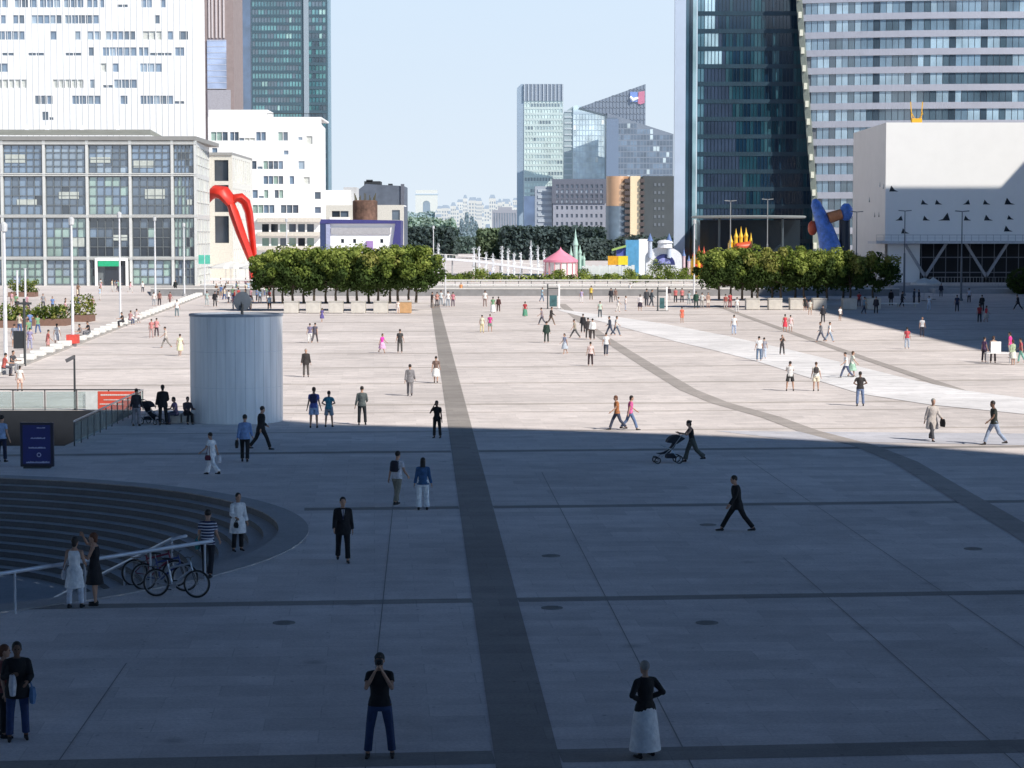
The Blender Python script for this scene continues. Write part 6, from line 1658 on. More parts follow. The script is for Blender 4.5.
def backpack(r, J, s, label, m):
    def f(o):
        c = J['chest'] - J['fw'] * .17; up = J['up']; fw = J['fw']
        MB().loft([(c - up * .2, X * .12, fw * .06), (c - up * .16, X * .15, fw * .09), (c + up * .08, X * .15, fw * .09), (c + up * .16, X * .10, fw * .06)], 14).build('pack', m, o, smooth=True)
        MB().loft([(c - up * .17 - fw * .09, X * .11, fw * .03), (c - up * .02 - fw * .09, X * .11, fw * .03)], 12).build('pocket', m, o)
        for q in (-1, 1): MB().tube([c + up * .12 + X * q * .09, J['neck'] - up * .06 + X * q * .1, J['chest'] + fw * .14 + X * q * .11, c - up * .15 + X * q * .13], .016, 6).build('strap', m, o)
    return prop('backpack', label, 'backpack', r, s, f)
BK = (.012, .012, .014); DN = (.035, .06, .16); WH = (.82, .82, .82); NV = (.012, .018, .05); GR = (.14, .14, .15); BG = (.36, .32, .25); LB = (.28, .40, .62); CR = (.66, .58, .45); RD = (.55, .05, .06); TE = (.05, .28, .32); PK = (.75, .12, .40); BR = (.20, .08, .04); LJ = (.22, .30, .44); GN = (.06, .22, .12); LG = (.5, .52, .54); MG = (.75, .06, .45); OR = (.7, .2, .08); PU = (.22, .16, .36); YE = (.75, .55, .08)

# --- foreground, in the shade
r, J, s = person(380, 757, 0, 'photo', 'tshirt', BK, 'trousers', (.03, .055, .14), 'hair_cap', 'man in black t-shirt and blue jeans facing us with a camera at his face', 1.02, hm=cloth((.05, .045, .04)))
def f(o):
    c = J['head'] + J['fw'] * .15 - J['up'] * .01
    MB().box(c.x - .065, c.x + .065, c.y - .03, c.y + .03, c.z - .045, c.z + .045).build('body', M_dkmetal, o, bevel=.01); MB().tube([c + V((0, -.03, 0)), c + V((0, -.10, 0))], .032, 14).build('lens', mat('lens_black', (.01, .01, .012), .2), o)
prop('camera', 'black camera held to the face of the man in black t-shirt', 'camera', r, s, f)
person(645, 757, -150, 'akimbo', 'shirt', BK, 'longskirt', (.93, .93, .95), 'hair_short', 'grey haired woman in black top and long white skirt seen from behind', 1.0, fem=True, hm=M_hg)
r, J, s = person(18, 740, 15, 'embrace', 'jacket', BK, 'trousers', DN, 'hair_short', 'person in black jacket and blue jeans holding bags at the left picture edge', 1.0, hm=M_hd, skin=M_skin2)
bag(r, J, s, -1, 'white carrier bag hanging from the hand of the person at the left picture edge', cloth((.62, .62, .66)), drop=.0, h=.36, w_=.2, name='carrier_bag')
bag(r, J, s, 1, 'light blue bag at the hip of the person at the left picture edge', cloth((.14, .26, .46)), hip=.1)
person(4, 737, 95, 'stand', 'tshirt', (.18, .05, .05), 'trousers', BK, 'hair_brown' and 'hair_med', 'person half cut off by the left picture edge beside the one with bags', 1.0, fem=True, hm=M_hr)
person(343, 562, 8, 'walk2', 'jacket', (.009, .009, .013), 'trousers', (.008, .008, .012), 'hair_short', 'businessman in dark suit with white shirt walking towards us', 1.03)
r = [o for o in COL.objects if o.name.startswith('person')][-1]; J = SK['walk2']
c = J['chest'] + J['fw'] * .147
ROOT_save = ROOT.get(r.name_full); 
sh = MB(); up = J['up']; sh.add([c + up * .15 - X * .045, c + up * .15 + X * .045, c - up * .12 + V((0, -.012, 0))], [(0, 1, 2)]); me = sh.mesh('shirt_front'); part_obj('shirt_front', me, cloth((.7, .7, .74)), r)
tm = MB(); tm.add([c + up * .14 - X * .014 + J['fw'] * .008, c + up * .14 + X * .014 + J['fw'] * .008, c - up * .1 + X * .012 + J['fw'] * .016, c - up * .1 - X * .012 + J['fw'] * .016], [(0, 1, 2, 3)]); part_obj('tie', tm.mesh('tie'), cloth((.03, .03, .09)), r)
person(737, 531, -84, 'stride', 'jacket', (.008, .008, .010), 'trousers', (.008, .008, .010), 'hair_short', 'man in black suit striding to the left across the shaded plaza', 1.03)
# woman with stroller
r, J, s = person(692, 462, -84, 'push', 'tank', BK, 'wide', (.07, .08, .075), 'hair_bun', 'woman in black tank top and grey trousers pushing a stroller', 1.03, fem=True)
def wheel(root, c, R_, ax, w_, mt, mr, tyre_n=20, spokes=0, name='wheel'):
    """ring wheel; ax = axle direction"""
    ax = V(ax).normalized(); u = ax.cross(V((0, 0, 1))).normalized(); v = ax.cross(u)
    m_ = MB(); P_ = [c + (u * cos(a) + v * sin(a)) * R_ for a in [2 * pi * k / tyre_n for k in range(tyre_n + 1)]]; m_.tube(P_, w_, 6); ty = m_.build('tyre' if name != 'wheel' else 'wheel', mt, root)
    m_ = MB(); P_ = [c + (u * cos(a) + v * sin(a)) * (R_ - w_ * 1.2) for a in [2 * pi * k / tyre_n for k in range(tyre_n + 1)]]; m_.tube(P_, w_ * .45, 5)
    m_.tube([c - ax * w_ * 1.6, c + ax * w_ * 1.6], max(w_ * 1.1, .018), 8)
    for k in range(spokes): a = 2 * pi * k / spokes; m_.tube([c + ax * .02 * (1 if k % 2 else -1), c + (u * cos(a) + v * sin(a)) * (R_ - w_)], .0022, 4)
    m_.build('rim', mr, ty)
    return ty
def stroller(pos, rz, label, s=1.0):
    o = empty('stroller', pos, label, 'stroller', rz=rz); o.scale = (s,) * 3; ROOT[o.name_full] = V((0, 0, 0)); B = mat('stroller_fabric', (.012, .018, .03), .8); T = mat('tyre_black', (.02, .02, .02), .7)
    for q in (-.24, .24):
        wheel(o, V((q, -.42, .11)), .10, (1, 0, 0), .02, T, M_steel); wheel(o, V((q, .33, .14)), .13, (1, 0, 0), .02, T, M_steel)
        MB().tube([V((q, -.42, .12)), V((q * .95, .1, .55)), V((q * .9, .42, .98)), V((q * .9, .55, 1.02))], .014, 6).build('frame_tube', M_steel, o)
        MB().tube([V((q, .33, .14)), V((q * .95, .05, .5)), V((q, -.25, .62))], .014, 6).build('frame_tube', M_steel, o)
    MB().tube([V((-.215, .55, 1.02)), V((.215, .55, 1.02))], .02, 8).build('handle', T, o)
    MB().loft([(V((0, -.35, .33)), X * .18, V((0, .1, -.02))), (V((0, -.12, .36)), X * .19, V((0, .17, .0))), (V((0, .1, .5)), X * .19, V((0, .12, .08))), (V((0, .28, .85)), X * .18, V((0, .08, .04)))], 12).build('seat', B, o, smooth=True)
    hd = MB(); 
    for k in range(7):
        a = radians(10 + 22 * k); c = V((0, .22, .68)); 
        if k: hd.add([c + V((-.21, -.36 * sin(a0) * 0 - .36 * cos(a0) + .05, .30 * sin(a0))), c + V((.21, -.36 * cos(a0) + .05, .30 * sin(a0))), c + V((.21, -.36 * cos(a) + .05, .30 * sin(a))), c + V((-.21, -.36 * cos(a) + .05, .30 * sin(a)))], [(0, 1, 2, 3)])
        a0 = a
    for q in (-.21, .21):
        hd.add([V((0, .22, .68)) + V((q, .05, 0))] + [V((0, .22, .68)) + V((q, -.36 * cos(radians(10 + 22 * k)) + .05, .30 * sin(radians(10 + 22 * k)))) for k in range(7)], [(0, i, i + 1) for i in range(1, 7)])
    hd.build('hood', B, o)
    MB().box(-.17, .17, -.1, .25, .18, .32).build('basket', B, o); MB().box(-.16, .16, -.52, -.42, .2, .24).build('footrest', T, o)
    return o
g_ = G(671, 463); stroller((g_.x - .1, g_.y, 0), radians(-84), 'dark blue stroller pushed by the woman in black tank top', 1.12)
r, J, s = person(397, 505, 150, 'walk2', 'tshirt', (.6, .6, .66), 'trousers', (.22, .21, .17), 'hair_short', 'man with black backpack, white shirt and beige trousers walking away', 1.03)
backpack(r, J, s, 'black backpack on the man in beige trousers', cloth((.02, .02, .035)))
person(423, 510, 178, 'stand', 'shirt', (.04, .11, .25), 'wide', (.78, .84, .93), 'hair_long', 'woman with long dark hair, blue top and white trousers seen from behind', 1.03, fem=True)
r, J, s = person(75, 608, 172, 'stand2', 'dress', (.88, .90, .93), 'trousers', (.66, .70, .78), 'hair_bun', 'woman in white dress over white trousers standing by the handrail', 1.03, fem=True)
bag(r, J, s, 1, 'white shoulder bag of the woman in the white dress', cloth((.62, .60, .62)), hip=.12, w_=.24, h=.22)
person(95, 605, -95, 'raise', 'dress', (.012, .012, .016), None, None, 'hair_brown' and 'hair_med', 'woman in short black dress with raised arm beside the woman in white', 1.06, fem=True, hm=M_hr)
r, J, s = person(208, 578, 175, 'walk2', 'tshirt', (.04, .06, .20), 'trousers', (.01, .012, .02), 'hair_short', 'man in navy and white striped t-shirt stepping beside the bicycles', 1.03)
me = PMC[('tshirt', 'walk2', False, 0)] if ('tshirt', 'walk2', False, 0) in PMC else None
stm = bpy.data.materials.new('striped_cloth'); nt, N, L, b = nodes(stm); tc = N.new('ShaderNodeTexCoord'); wv = N.new('ShaderNodeTexWave'); wv.bands_direction = 'Z'; wv.inputs['Scale'].default_value = 4.2; L.new(tc.outputs['Object'], wv.inputs['Vector'])
rp = N.new('ShaderNodeValToRGB'); rp.color_ramp.interpolation = 'CONSTANT'; rp.color_ramp.elements[0].color = (.012, .02, .08, 1); rp.color_ramp.elements[1].color = (.55, .57, .65, 1); rp.color_ramp.elements[1].position = .62; L.new(wv.outputs[0], rp.inputs[0]); L.new(rp.outputs[0], b.inputs['Base Color']); b.inputs['Roughness'].default_value = .85
for o in COL.objects:
    if o.parent is not None and o.parent is r and o.name.startswith('t_shirt'): o.material_slots[0].material = stm
bag(r, J, s, 1, 'teal shoulder bag of the man in the striped t-shirt', cloth((.03, .20, .22)), hip=.2)
g_ = G(238, 553); 
r, J, s = person(238, 551, 30, 'stand2', 'coat', (.82, .85, .9), 'trousers', BK, 'hair_med', 'woman in long white blouse and black trousers at the edge of the round steps', 1.0, fem=True)
bag(r, J, s, -1, 'small black bag of the woman in the long white blouse', cloth(BK), hip=.0, w_=.2, h=.16)
r, J, s = person(212, 475, -120, 'walk', 'tshirt', (.86, .88, .92), 'wide', (.84, .87, .93), 'hair_short', 'person all in white with a dark red bag left of the man in light blue', 1.0, fem=True)
bag(r, J, s, 1, 'dark red bag at the hip of the person all in white', cloth((.12, .02, .04)), hip=.06, w_=.26, h=.2)
bag(r, J, s, -1, 'white paper bag carried by the person all in white', cloth((.7, .7, .75)), drop=0, w_=.2, h=.3, name='carrier_bag')
r, J, s = person(245, 462, 180, 'walk2', 'shirt', (.18, .30, .55), 'trousers', BK, 'hair_short', 'man in light blue shirt and dark trousers seen from behind near the ventilation tower', 1.08)
bag(r, J, s, 1, 'black briefcase of the man in the light blue shirt', cloth(BK), drop=0, w_=.36, h=.28, name='briefcase')
person(261, 450, 120, 'walk', 'jacket', BK, 'trousers', BK, 'hair_short', 'man in dark clothes walking right, just before the ventilation tower', 1.08)
person(2, 462, 160, 'stand', 'tshirt', LB, 'trousers', NV, 'hair_short', 'person in light blue shirt cut off by the left edge beside the blue panel', 1.05)
person(136.5, 426, 170, 'stand', 'shirt', (.03, .03, .04), 'wide', (.26, .25, .27), 'hair_short', 'person in dark top and grey trousers leaning near the glass railing', 1.0)
person(163, 425, -170, 'stand2', 'jacket', BK, 'trousers', BK, 'hair_med', 'person all in black standing between stroller and seated woman', 1.08)
person(176, 424, -60, 'sit', 'tshirt', (.3, .2, .3), 'trousers', (.06, .06, .1), 'hair_med', 'seated woman in mauve top by the ventilation tower', 1.0, fem=True)
person(187, 424, 30, 'sit', 'shirt', (.05, .04, .05), 'trousers', BK, 'hair_short', 'dark dressed person sitting against the ventilation tower', .95)
g_ = G(151, 424); stroller((g_.x, g_.y, 0), radians(60), 'dark stroller parked left of the ventilation tower', 1.1)
g_ = G(176, 424)
for k, (px_, lb) in enumerate(((176, 'low grey stone seat under the seated woman in mauve'), (187, 'low grey stone seat right beside the ventilation tower'))):
    g_ = G(px_, 423); o = MB().prism([(g_.x - .32, g_.y - .05), (g_.x + .32, g_.y - .05), (g_.x + .32, g_.y + .45), (g_.x - .32, g_.y + .45)], 0, .44).build('stone_stool', M_plant, off=g_, bevel=.03); tag(o, lb, 'seat')
# at the shadow edge
r, J, s = person(314, 428, 178, 'stand', 'tshirt', (.10, .13, .42), 'shorts', (.32, .42, .62), 'hair_short', 'man with blue t-shirt, light blue shorts and dark backpack at the shadow edge', 1.08, hm=M_hb)
backpack(r, J, s, 'dark backpack of the man in light blue shorts', cloth((.03, .03, .09)))
person(329, 427, 170, 'akimbo', 'tshirt', (.06, .28, .36), 'shorts', (.22, .28, .34), 'hair_short', 'boy in teal t-shirt and grey shorts right of the man with the backpack', .96)
person(362, 425, 178, 'stand2', 'shirt', (.10, .12, .12), 'trousers', (.02, .025, .03), 'hair_short', 'man in grey green shirt and dark trousers seen from behind at the shadow edge', 1.04)
person(437, 438, -20, 'phone', 'tshirt', BK, 'trousers', BK, 'hair_med', 'person all in black with hand to head on the dark central stripe', 1.0, fem=True, skin=M_skin2)
# sunlit plaza, middle
person(436, 383, 175, 'walk2', 'tshirt', (.18, .12, .10), 'skirt', (.84, .82, .78), 'hair_short', 'woman in brown top and white skirt walking beside the central stripe', 1.0, fem=True)
person(410, 396, 178, 'walk2', 'jacket', (.22, .21, .22), 'trousers', (.2, .19, .2), 'hair_short', 'man in light grey suit seen from behind in the sun', 1.02)
person(306, 377, 10, 'stand', 'jacket', (.035, .03, .03), 'trousers', (.10, .09, .085), 'hair_short', 'white haired man in dark jacket right of the ventilation tower', 1.02, hm=M_hg)
person(382, 353, 60, 'walk', 'tshirt', MG, 'skirt', (.85, .45, .68), 'hair_med', 'woman in magenta top and pink skirt on the sunlit plaza', .94, fem=True)
person(400, 353, 175, 'stand', 'tshirt', (.06, .06, .06), 'trousers', (.09, .085, .08), 'hair_short', 'man in dark t-shirt right of the woman in magenta', 1.04)
person(310, 343, -170, 'stand', 'tshirt', (.20, .18, .28), 'trousers', (.8, .78, .76), 'hair_short', 'person in lilac top and white trousers right of the ventilation tower rim', 1.0, fem=True)
person(315, 343, 165, 'walk', 'tshirt', (.12, .11, .14), 'trousers', (.10, .09, .1), 'hair_short', 'person in dark grey beside the one in white trousers', 1.0)
person(322, 322, 150, 'walk2', 'tshirt', (.16, .13, .35), 'skirt', (.12, .1, .3), 'hair_med', 'girl in purple dress clothes in front of the second planter box', .9, fem=True)
r, J, s = person(617, 430, -80, 'walk', 'tshirt', (.42, .16, .06), 'trousers', (.05, .06, .10), 'hair_med', 'woman in orange brown top and dark jeans walking left at the shadow edge', 1.0, fem=True, hm=M_hr)
person(630, 430, 95, 'walk', 'tshirt', (.62, .12, .30), 'trousers', (.12, .18, .32), 'hair_med', 'woman in pink top and blue jeans back to back with the one in orange', 1.0, fem=True)
person(790, 391, 178, 'photo', 'tshirt', (.7, .68, .66), 'shorts', (.03, .03, .03), 'hair_short', 'person in white top and black shorts taking a picture on the sunlit plaza', .98)
r, J, s = person(816, 391, 175, 'stand', 'tshirt', (.82, .78, .70), 'shorts', (.72, .64, .5), 'hair_short', 'person in white top and cream shorts with a dark backpack', .95, hm=M_hb)
backpack(r, J, s, 'dark backpack of the person in cream shorts', cloth((.06, .05, .05)))
person(860, 406, 178, 'akimbo', 'tshirt', (.035, .03, .03), 'trousers', (.14, .19, .32), 'hair_short', 'man in black t-shirt and blue jeans standing below the white path', 1.03, skin=M_skin2)
r, J, s = person(932, 441, 15, 'walk', 'coat', (.50, .45, .42), 'trousers', (.06, .06, .07), 'hair_short', 'man in long pale cardigan carrying a black bag near the shadow edge', 1.1, hm=M_hg)
bag(r, J, s, 1, 'black bag carried by the man in the long pale cardigan', cloth(BK), drop=0, w_=.4, h=.3, name='holdall')
person(994, 445, -80, 'walk', 'tshirt', (.03, .035, .03), 'trousers', (.30, .36, .48), 'hair_short', 'man in black t-shirt and pale jeans walking left near the right edge', 1.12, skin=M_skin2)
D_ = [ # px,py,heading,pose,top,tc,bot,bc,hair,label,scale,fem
 (846, 378, -80, 'walk', 'tshirt', (.75, .75, .75), 'trousers', (.10, .12, .2), 'hair_short', 'person in white top and dark jeans on the white path, left of the pair', 1.0, 0),
 (852, 377, 100, 'walk2', 'tshirt', (.78, .80, .7), 'skirt', (.35, .55, .42), 'hair_brown', 'woman in white top and green skirt on the white path', 1.05, 1),
 (907, 349, 170, 'stand', 'tshirt', (.55, .08, .10), 'trousers', (.40, .46, .56), 'hair_short', 'person in red top and pale jeans standing near the right shadow', 1.08, 1),
 (922, 337, 10, 'stand', 'tshirt', (.6, .6, .62), 'trousers', (.04, .04, .06), 'hair_short', 'person in white t-shirt and dark trousers just inside the right shadow', 1.06, 0),
 (821, 342, -80, 'walk', 'shirt', (.2, .2, .22), 'trousers', (.12, .13, .18), 'hair_short', 'man in grey shirt striding left of the pair near the right trees', 1.05, 0),
 (829, 342, 100, 'walk', 'tshirt', (.8, .8, .8), 'trousers', (.3, .38, .5), 'hair_short', 'person in white t-shirt and pale jeans striding right of the pair near the right trees', 1.05, 0),
 (823, 323, 175, 'stand', 'shirt', (.03, .03, .04), 'trousers', (.03, .03, .04), 'hair_short', 'person in black behind the striding pair near the right trees', 1.1, 0),
 (840, 321, 20, 'stand2', 'tshirt', (.85, .84, .82), 'shorts', (.10, .09, .09), 'hair_short', 'person in white t-shirt and dark shorts at the edge of the tree shadow', .9, 0),
 (785, 332, 175, 'stand', 'dress', (.72, .06, .09), None, None, 'hair_med', 'woman in bright red dress between the planter boxes and the white path', 1.05, 1),
 (790.5, 332, 175, 'stand', 'tshirt', (.8, .55, .55), 'shorts', (.75, .7, .7), 'hair_short', 'person in pale pink top right of the woman in red dress', 1.0, 1),
 (805, 311, 170, 'stand', 'tshirt', (.03, .03, .03), 'shorts', (.04, .04, .04), 'hair_short', 'person in black top by the right planter boxes', 1.05, 0),
 (810, 315, 160, 'stand', 'tshirt', (.7, .68, .6), 'shorts', (.5, .4, .3), 'hair_short', 'person with bare legs by the right planter boxes', 1.05, 0),
 (734, 335, 175, 'stand', 'tshirt', (.84, .84, .84), 'trousers', (.42, .5, .66), 'hair_short', 'man in white shirt and pale jeans with a black bag on the far sunlit paving', 1.08, 0),
 (682, 323, -160, 'stand', 'tshirt', (.75, .16, .10), 'shorts', (.7, .22, .14), 'hair_short', 'person in orange red clothes above the white path', 1.05, 1),
 (759, 361, 178, 'stand', 'tshirt', (.84, .84, .84), 'trousers', (.12, .18, .28), 'hair_short', 'man in white t-shirt and dark jeans standing on the white path', 1.05, 0),
 (764, 359, 170, 'walk2', 'tshirt', (.3, .3, .35), 'trousers', (.5, .56, .66), 'hair_short', 'person in grey top and pale trousers beside the man on the white path', 1.0, 1),
 (782, 355, 20, 'photo', 'tshirt', (.04, .035, .035), 'trousers', (.05, .045, .05), 'hair_short', 'person all in black taking a picture on the white path', .96, 1),
 (611, 303, 178, 'stand', 'shirt', (.03, .03, .04), 'trousers', (.05, .05, .06), 'hair_short', 'person in black near the far wall, left of the thin one', 1.2, 0),
 (615.5, 301, 178, 'stand', 'tshirt', (.2, .12, .1), 'trousers', (.25, .2, .18), 'hair_short', 'thin person in brown near the far wall', 1.1, 1),
 (618, 312, 100, 'walk2', 'tshirt', (.8, .78, .76), 'trousers', (.7, .66, .62), 'hair_short', 'person in white on the far plaza left of the tall dark pair', 1.15, 1),
 (625.5, 311, 80, 'stand', 'tshirt', (.7, .68, .68), 'trousers', (.4, .42, .5), 'hair_short', 'person in white top and grey trousers on the far plaza', 1.15, 1),
 (630, 295, 170, 'walk', 'tshirt', (.7, .7, .7), 'trousers', (.16, .14, .08), 'hair_short', 'person in white top and olive trousers near the far wall', 1.15, 0),
 (640, 311, 175, 'stand', 'shirt', (.75, .7, .7), 'skirt', (.04, .03, .05), 'hair_med', 'woman in white top and black skirt left of the tall dark pair', 1.25, 1),
 (646.5, 307, 170, 'walk2', 'jacket', (.06, .065, .075), 'trousers', (.07, .07, .09), 'hair_short', 'tall man in dark clothes, left of the dark pair beside the white display', 1.4, 0),
 (651.5, 307, 100, 'walk2', 'jacket', (.09, .11, .13), 'trousers', (.06, .07, .09), 'hair_short', 'tall man in grey blue clothes, right of the dark pair beside the white display', 1.35, 0),
 (669, 300, 178, 'stand', 'shirt', (.04, .03, .04), 'trousers', (.5, .45, .45), 'hair_med', 'person in dark top right of the white display frame', 1.2, 1),
 (675.5, 303, 175, 'stand', 'tshirt', (.55, .15, .15), 'trousers', (.03, .03, .035), 'hair_short', 'person in red top and black trousers, left of the red pair', 1.2, 0),
 (682, 303, 175, 'stand', 'tshirt', (.6, .2, .2), 'trousers', (.025, .025, .03), 'hair_short', 'person in rose top and black trousers, right of the red pair', 1.2, 0),
 (689, 305, 160, 'stand', 'tshirt', (.4, .5, .52), 'trousers', (.35, .4, .42), 'hair_short', 'person in pale grey blue left of the man in dark green', 1.15, 1),
 (696, 309, 170, 'stand2', 'jacket', (.02, .07, .05), 'trousers', (.03, .05, .05), 'hair_short', 'person in dark green jacket by the white mast at the right trees', 1.3, 0),
 (702, 308, 170, 'stand', 'tshirt', (.6, .6, .58), 'trousers', (.4, .38, .35), 'hair_short', 'person in white top right of the person in dark green', 1.15, 0),
 (708, 308, 20, 'stand', 'tshirt', (.45, .3, .25), 'shorts', (.65, .6, .55), 'hair_short', 'person in brown top and white shorts under the first right tree', 1.15, 0),
 (730, 308, 178, 'stand', 'tshirt', (.5, .08, .09), 'trousers', (.3, .08, .09), 'hair_short', 'person in red at the left end of the right planter row', 1.2, 1),
 (725.5, 309, 178, 'stand', 'tshirt', (.4, .12, .1), 'trousers', (.5, .42, .4), 'hair_short', 'person in rust top beside the one in red at the right planter row', 1.15, 1),
 (737, 313, 178, 'stand', 'tshirt', (.8, .8, .78), 'trousers', (.6, .6, .6), 'hair_short', 'person in white in front of the left end of the right planter row', 1.1, 0),
 (610, 336, -80, 'walk', 'shirt', (.05, .06, .09), 'trousers', (.07, .09, .14), 'hair_short', 'man in dark blue striding on the left end of the white path', 1.1, 0),
 (616, 336, 100, 'walk', 'tshirt', (.6, .6, .58), 'trousers', (.12, .15, .2), 'hair_short', 'man in pale top and dark jeans striding on the left end of the white path', 1.1, 0),
 (606, 356, 170, 'walk2', 'tshirt', (.84, .84, .84), 'trousers', (.06, .07, .1), 'hair_short', 'person in white t-shirt and dark trousers below the left end of the white path', 1.05, 0),
 (461, 295, 175, 'walk2', 'tshirt', (.75, .35, .15), 'trousers', (.28, .26, .2), 'hair_short', 'person in orange top walking near the far wall', 1.15, 0),
 (485, 307, 175, 'stand', 'tshirt', (.8, .8, .78), 'trousers', (.3, .22, .2), 'hair_short', 'person in white top and brown trousers on the far plaza', 1.25, 0),
 (493, 313, 175, 'stand', 'tshirt', (.18, .34, .20), 'longskirt', (.82, .82, .8), 'hair_med', 'woman in green top and long white skirt on the far plaza', 1.2, 1),
 (498.5, 312, 175, 'stand', 'shirt', (.08, .03, .03), 'trousers', (.07, .035, .03), 'hair_med', 'person in dark brown right of the woman with the long white skirt', 1.15, 1),
 (482, 333, 165, 'stand', 'tshirt', (.78, .72, .55), 'trousers', (.7, .6, .35), 'hair_short', 'person in cream top and pale yellow trousers, left of the magenta one', 1.05, 1),
 (490, 332, 175, 'stand2', 'tshirt', (.6, .06, .25), 'shorts', (.25, .3, .25), 'hair_short', 'person in magenta top with bare legs on the far plaza', 1.05, 1),
 (525, 317, 170, 'walk2', 'tshirt', (.42, .05, .06), 'longskirt', (.10, .3, .2), 'hair_med', 'woman in red top and long green skirt on the far plaza', 1.1, 1),
 (542, 302, 90, 'walk2', 'tshirt', (.4, .6, .72), 'trousers', (.14, .2, .3), 'hair_short', 'person in light blue top left of the teal display frame', 1.2, 0),
 (546.5, 343, 178, 'stand', 'jacket', (.02, .045, .035), 'trousers', (.02, .035, .03), 'hair_short', 'stout man in dark green in front of the teal display frame', 1.08, 0),
 (542, 325, -95, 'walk', 'tshirt', (.3, .25, .28), 'trousers', (.10, .1, .13), 'hair_short', 'person walking left under the teal display frame', 1.08, 0),
 (551, 325, 90, 'walk', 'jacket', (.03, .025, .025), 'trousers', (.2, .15, .12), 'hair_short', 'person in black jacket walking right under the teal display frame', 1.12, 0),
 (565, 354, -60, 'walk2', 'tshirt', (.35, .38, .5), 'skirt', (.5, .55, .62), 'hair_med', 'woman in grey blue top and pale skirt below the display frame', 1.0, 1),
 (575, 338, -95, 'stride', 'tshirt', (.38, .34, .28), 'trousers', (.12, .12, .12), 'hair_short', 'man in tan top striding left in the middle group', 1.05, 0),
 (583, 333, 178, 'stand', 'shirt', (.02, .02, .025), 'trousers', (.02, .02, .025), 'hair_short', 'person in black at the back of the middle group', 1.05, 0),
 (588, 339, 178, 'stand', 'jacket', (.07, .06, .06), 'trousers', (.06, .05, .05), 'hair_short', 'person in dark brown jacket in the middle group', 1.1, 0),
 (592.5, 340, 178, 'stand', 'shirt', (.84, .83, .8), 'trousers', (.06, .05, .05), 'hair_short', 'person in white shirt at the right of the middle group', 1.1, 0),
 (590.5, 366, 178, 'stand', 'tshirt', (.72, .55, .52), 'trousers', (.05, .03, .035), 'hair_short', 'person in pale pink top and dark trousers below the middle group', 1.05, 1),
 (600, 318, 175, 'stand', 'tshirt', (.5, .6, .5), 'trousers', (.06, .08, .1), 'hair_short', 'person in pale green top at the start of the white path', 1.1, 0),
 (581.5, 303, 165, 'stand', 'tshirt', (.5, .42, .62), 'trousers', (.75, .72, .72), 'hair_short', 'person in lilac top near the far wall', 1.15, 1),
 (591, 300, 150, 'stand2', 'tshirt', (.75, .55, .1), 'trousers', (.2, .16, .1), 'hair_short', 'person in yellow top near the far wall', 1.2, 0),
 (432, 308, 120, 'stand2', 'tshirt', (.08, .06, .06), 'trousers', (.3, .25, .22), 'hair_short', 'person in dark top, first from the left in the waiting group', 1.2, 0),
 (437, 307, 160, 'stand', 'tshirt', (.6, .3, .25), 'trousers', (.06, .05, .06), 'hair_short', 'person in salmon top, second from the left in the waiting group', 1.2, 1),
 (441, 306, 175, 'stand', 'tshirt', (.6, .65, .68), 'trousers', (.25, .3, .35), 'hair_short', 'person in pale blue top, third from the left in the waiting group', 1.2, 0),
 (448, 307, 175, 'stand', 'tshirt', (.8, .8, .82), 'trousers', (.3, .35, .42), 'hair_short', 'person in white top, fourth from the left in the waiting group', 1.2, 0),
 (453, 307, 175, 'stand', 'tshirt', (.55, .2, .25), 'trousers', (.12, .08, .12), 'hair_short', 'person in rose top, right end of the waiting group', 1.2, 1),
 (409, 313, 175, 'stand', 'tshirt', (.8, .75, .7), 'trousers', (.6, .6, .62), 'hair_short', 'person in white beside the orange planter box', 1.05, 0),
 (398, 314, 175, 'stand', 'tshirt', (.82, .7, .65), 'trousers', (.7, .65, .65), 'hair_short', 'person in pale pink left of the orange planter box', 1.0, 1),
 (891, 306, 178, 'stand', 'jacket', (.02, .02, .025), 'trousers', (.02, .02, .025), 'hair_short', 'person in black in the right shade near the white bench', 1.25, 0),
 (902, 307, 90, 'walk2', 'jacket', (.025, .025, .035), 'trousers', (.03, .03, .04), 'hair_short', 'person in dark clothes walking in front of the white bench', 1.2, 0),
 (914, 304, 90, 'stand', 'jacket', (.05, .06, .09), 'trousers', (.03, .03, .04), 'hair_short', 'person in slate jacket below the lone white parasol', 1.2, 0),
 (919, 303, -90, 'stand', 'jacket', (.03, .03, .05), 'trousers', (.03, .03, .04), 'hair_med', 'person in black right below the lone white parasol', 1.15, 1),
 (929, 311, 170, 'stand', 'tshirt', (.6, .65, .75), 'trousers', (.55, .6, .7), 'hair_short', 'person all in white in the right shade', 1.15, 1),
 (941, 297, 170, 'stand', 'shirt', (.03, .03, .05), 'trousers', (.05, .05, .07), 'hair_short', 'person in black right of the small white parasol', 1.2, 0),
 (957, 312, 178, 'stand', 'tshirt', (.02, .03, .08), 'trousers', (.02, .02, .04), 'hair_short', 'person in navy at the foot of the right dark street lamp', 1.2, 0),
 (969, 303, 175, 'stand', 'tshirt', (.6, .6, .68), 'trousers', (.03, .03, .05), 'hair_short', 'person in white top and black trousers right of the right street lamp', 1.2, 0),
 (979.5, 323, 178, 'stand', 'tshirt', (.25, .02, .03), 'trousers', (.02, .02, .03), 'hair_short', 'person in dark red top, left of two in the right shade', 1.15, 0),
 (986, 322, 100, 'walk2', 'tshirt', (.5, .04, .06), 'skirt', (.45, .42, .4), 'hair_med', 'woman in red top and pale skirt, right of two in the right shade', 1.1, 1),
 (982, 312, 178, 'stand2', 'jacket', (.02, .02, .025), 'trousers', (.02, .02, .03), 'hair_short', 'person in black behind the two in red in the right shade', 1.2, 0),
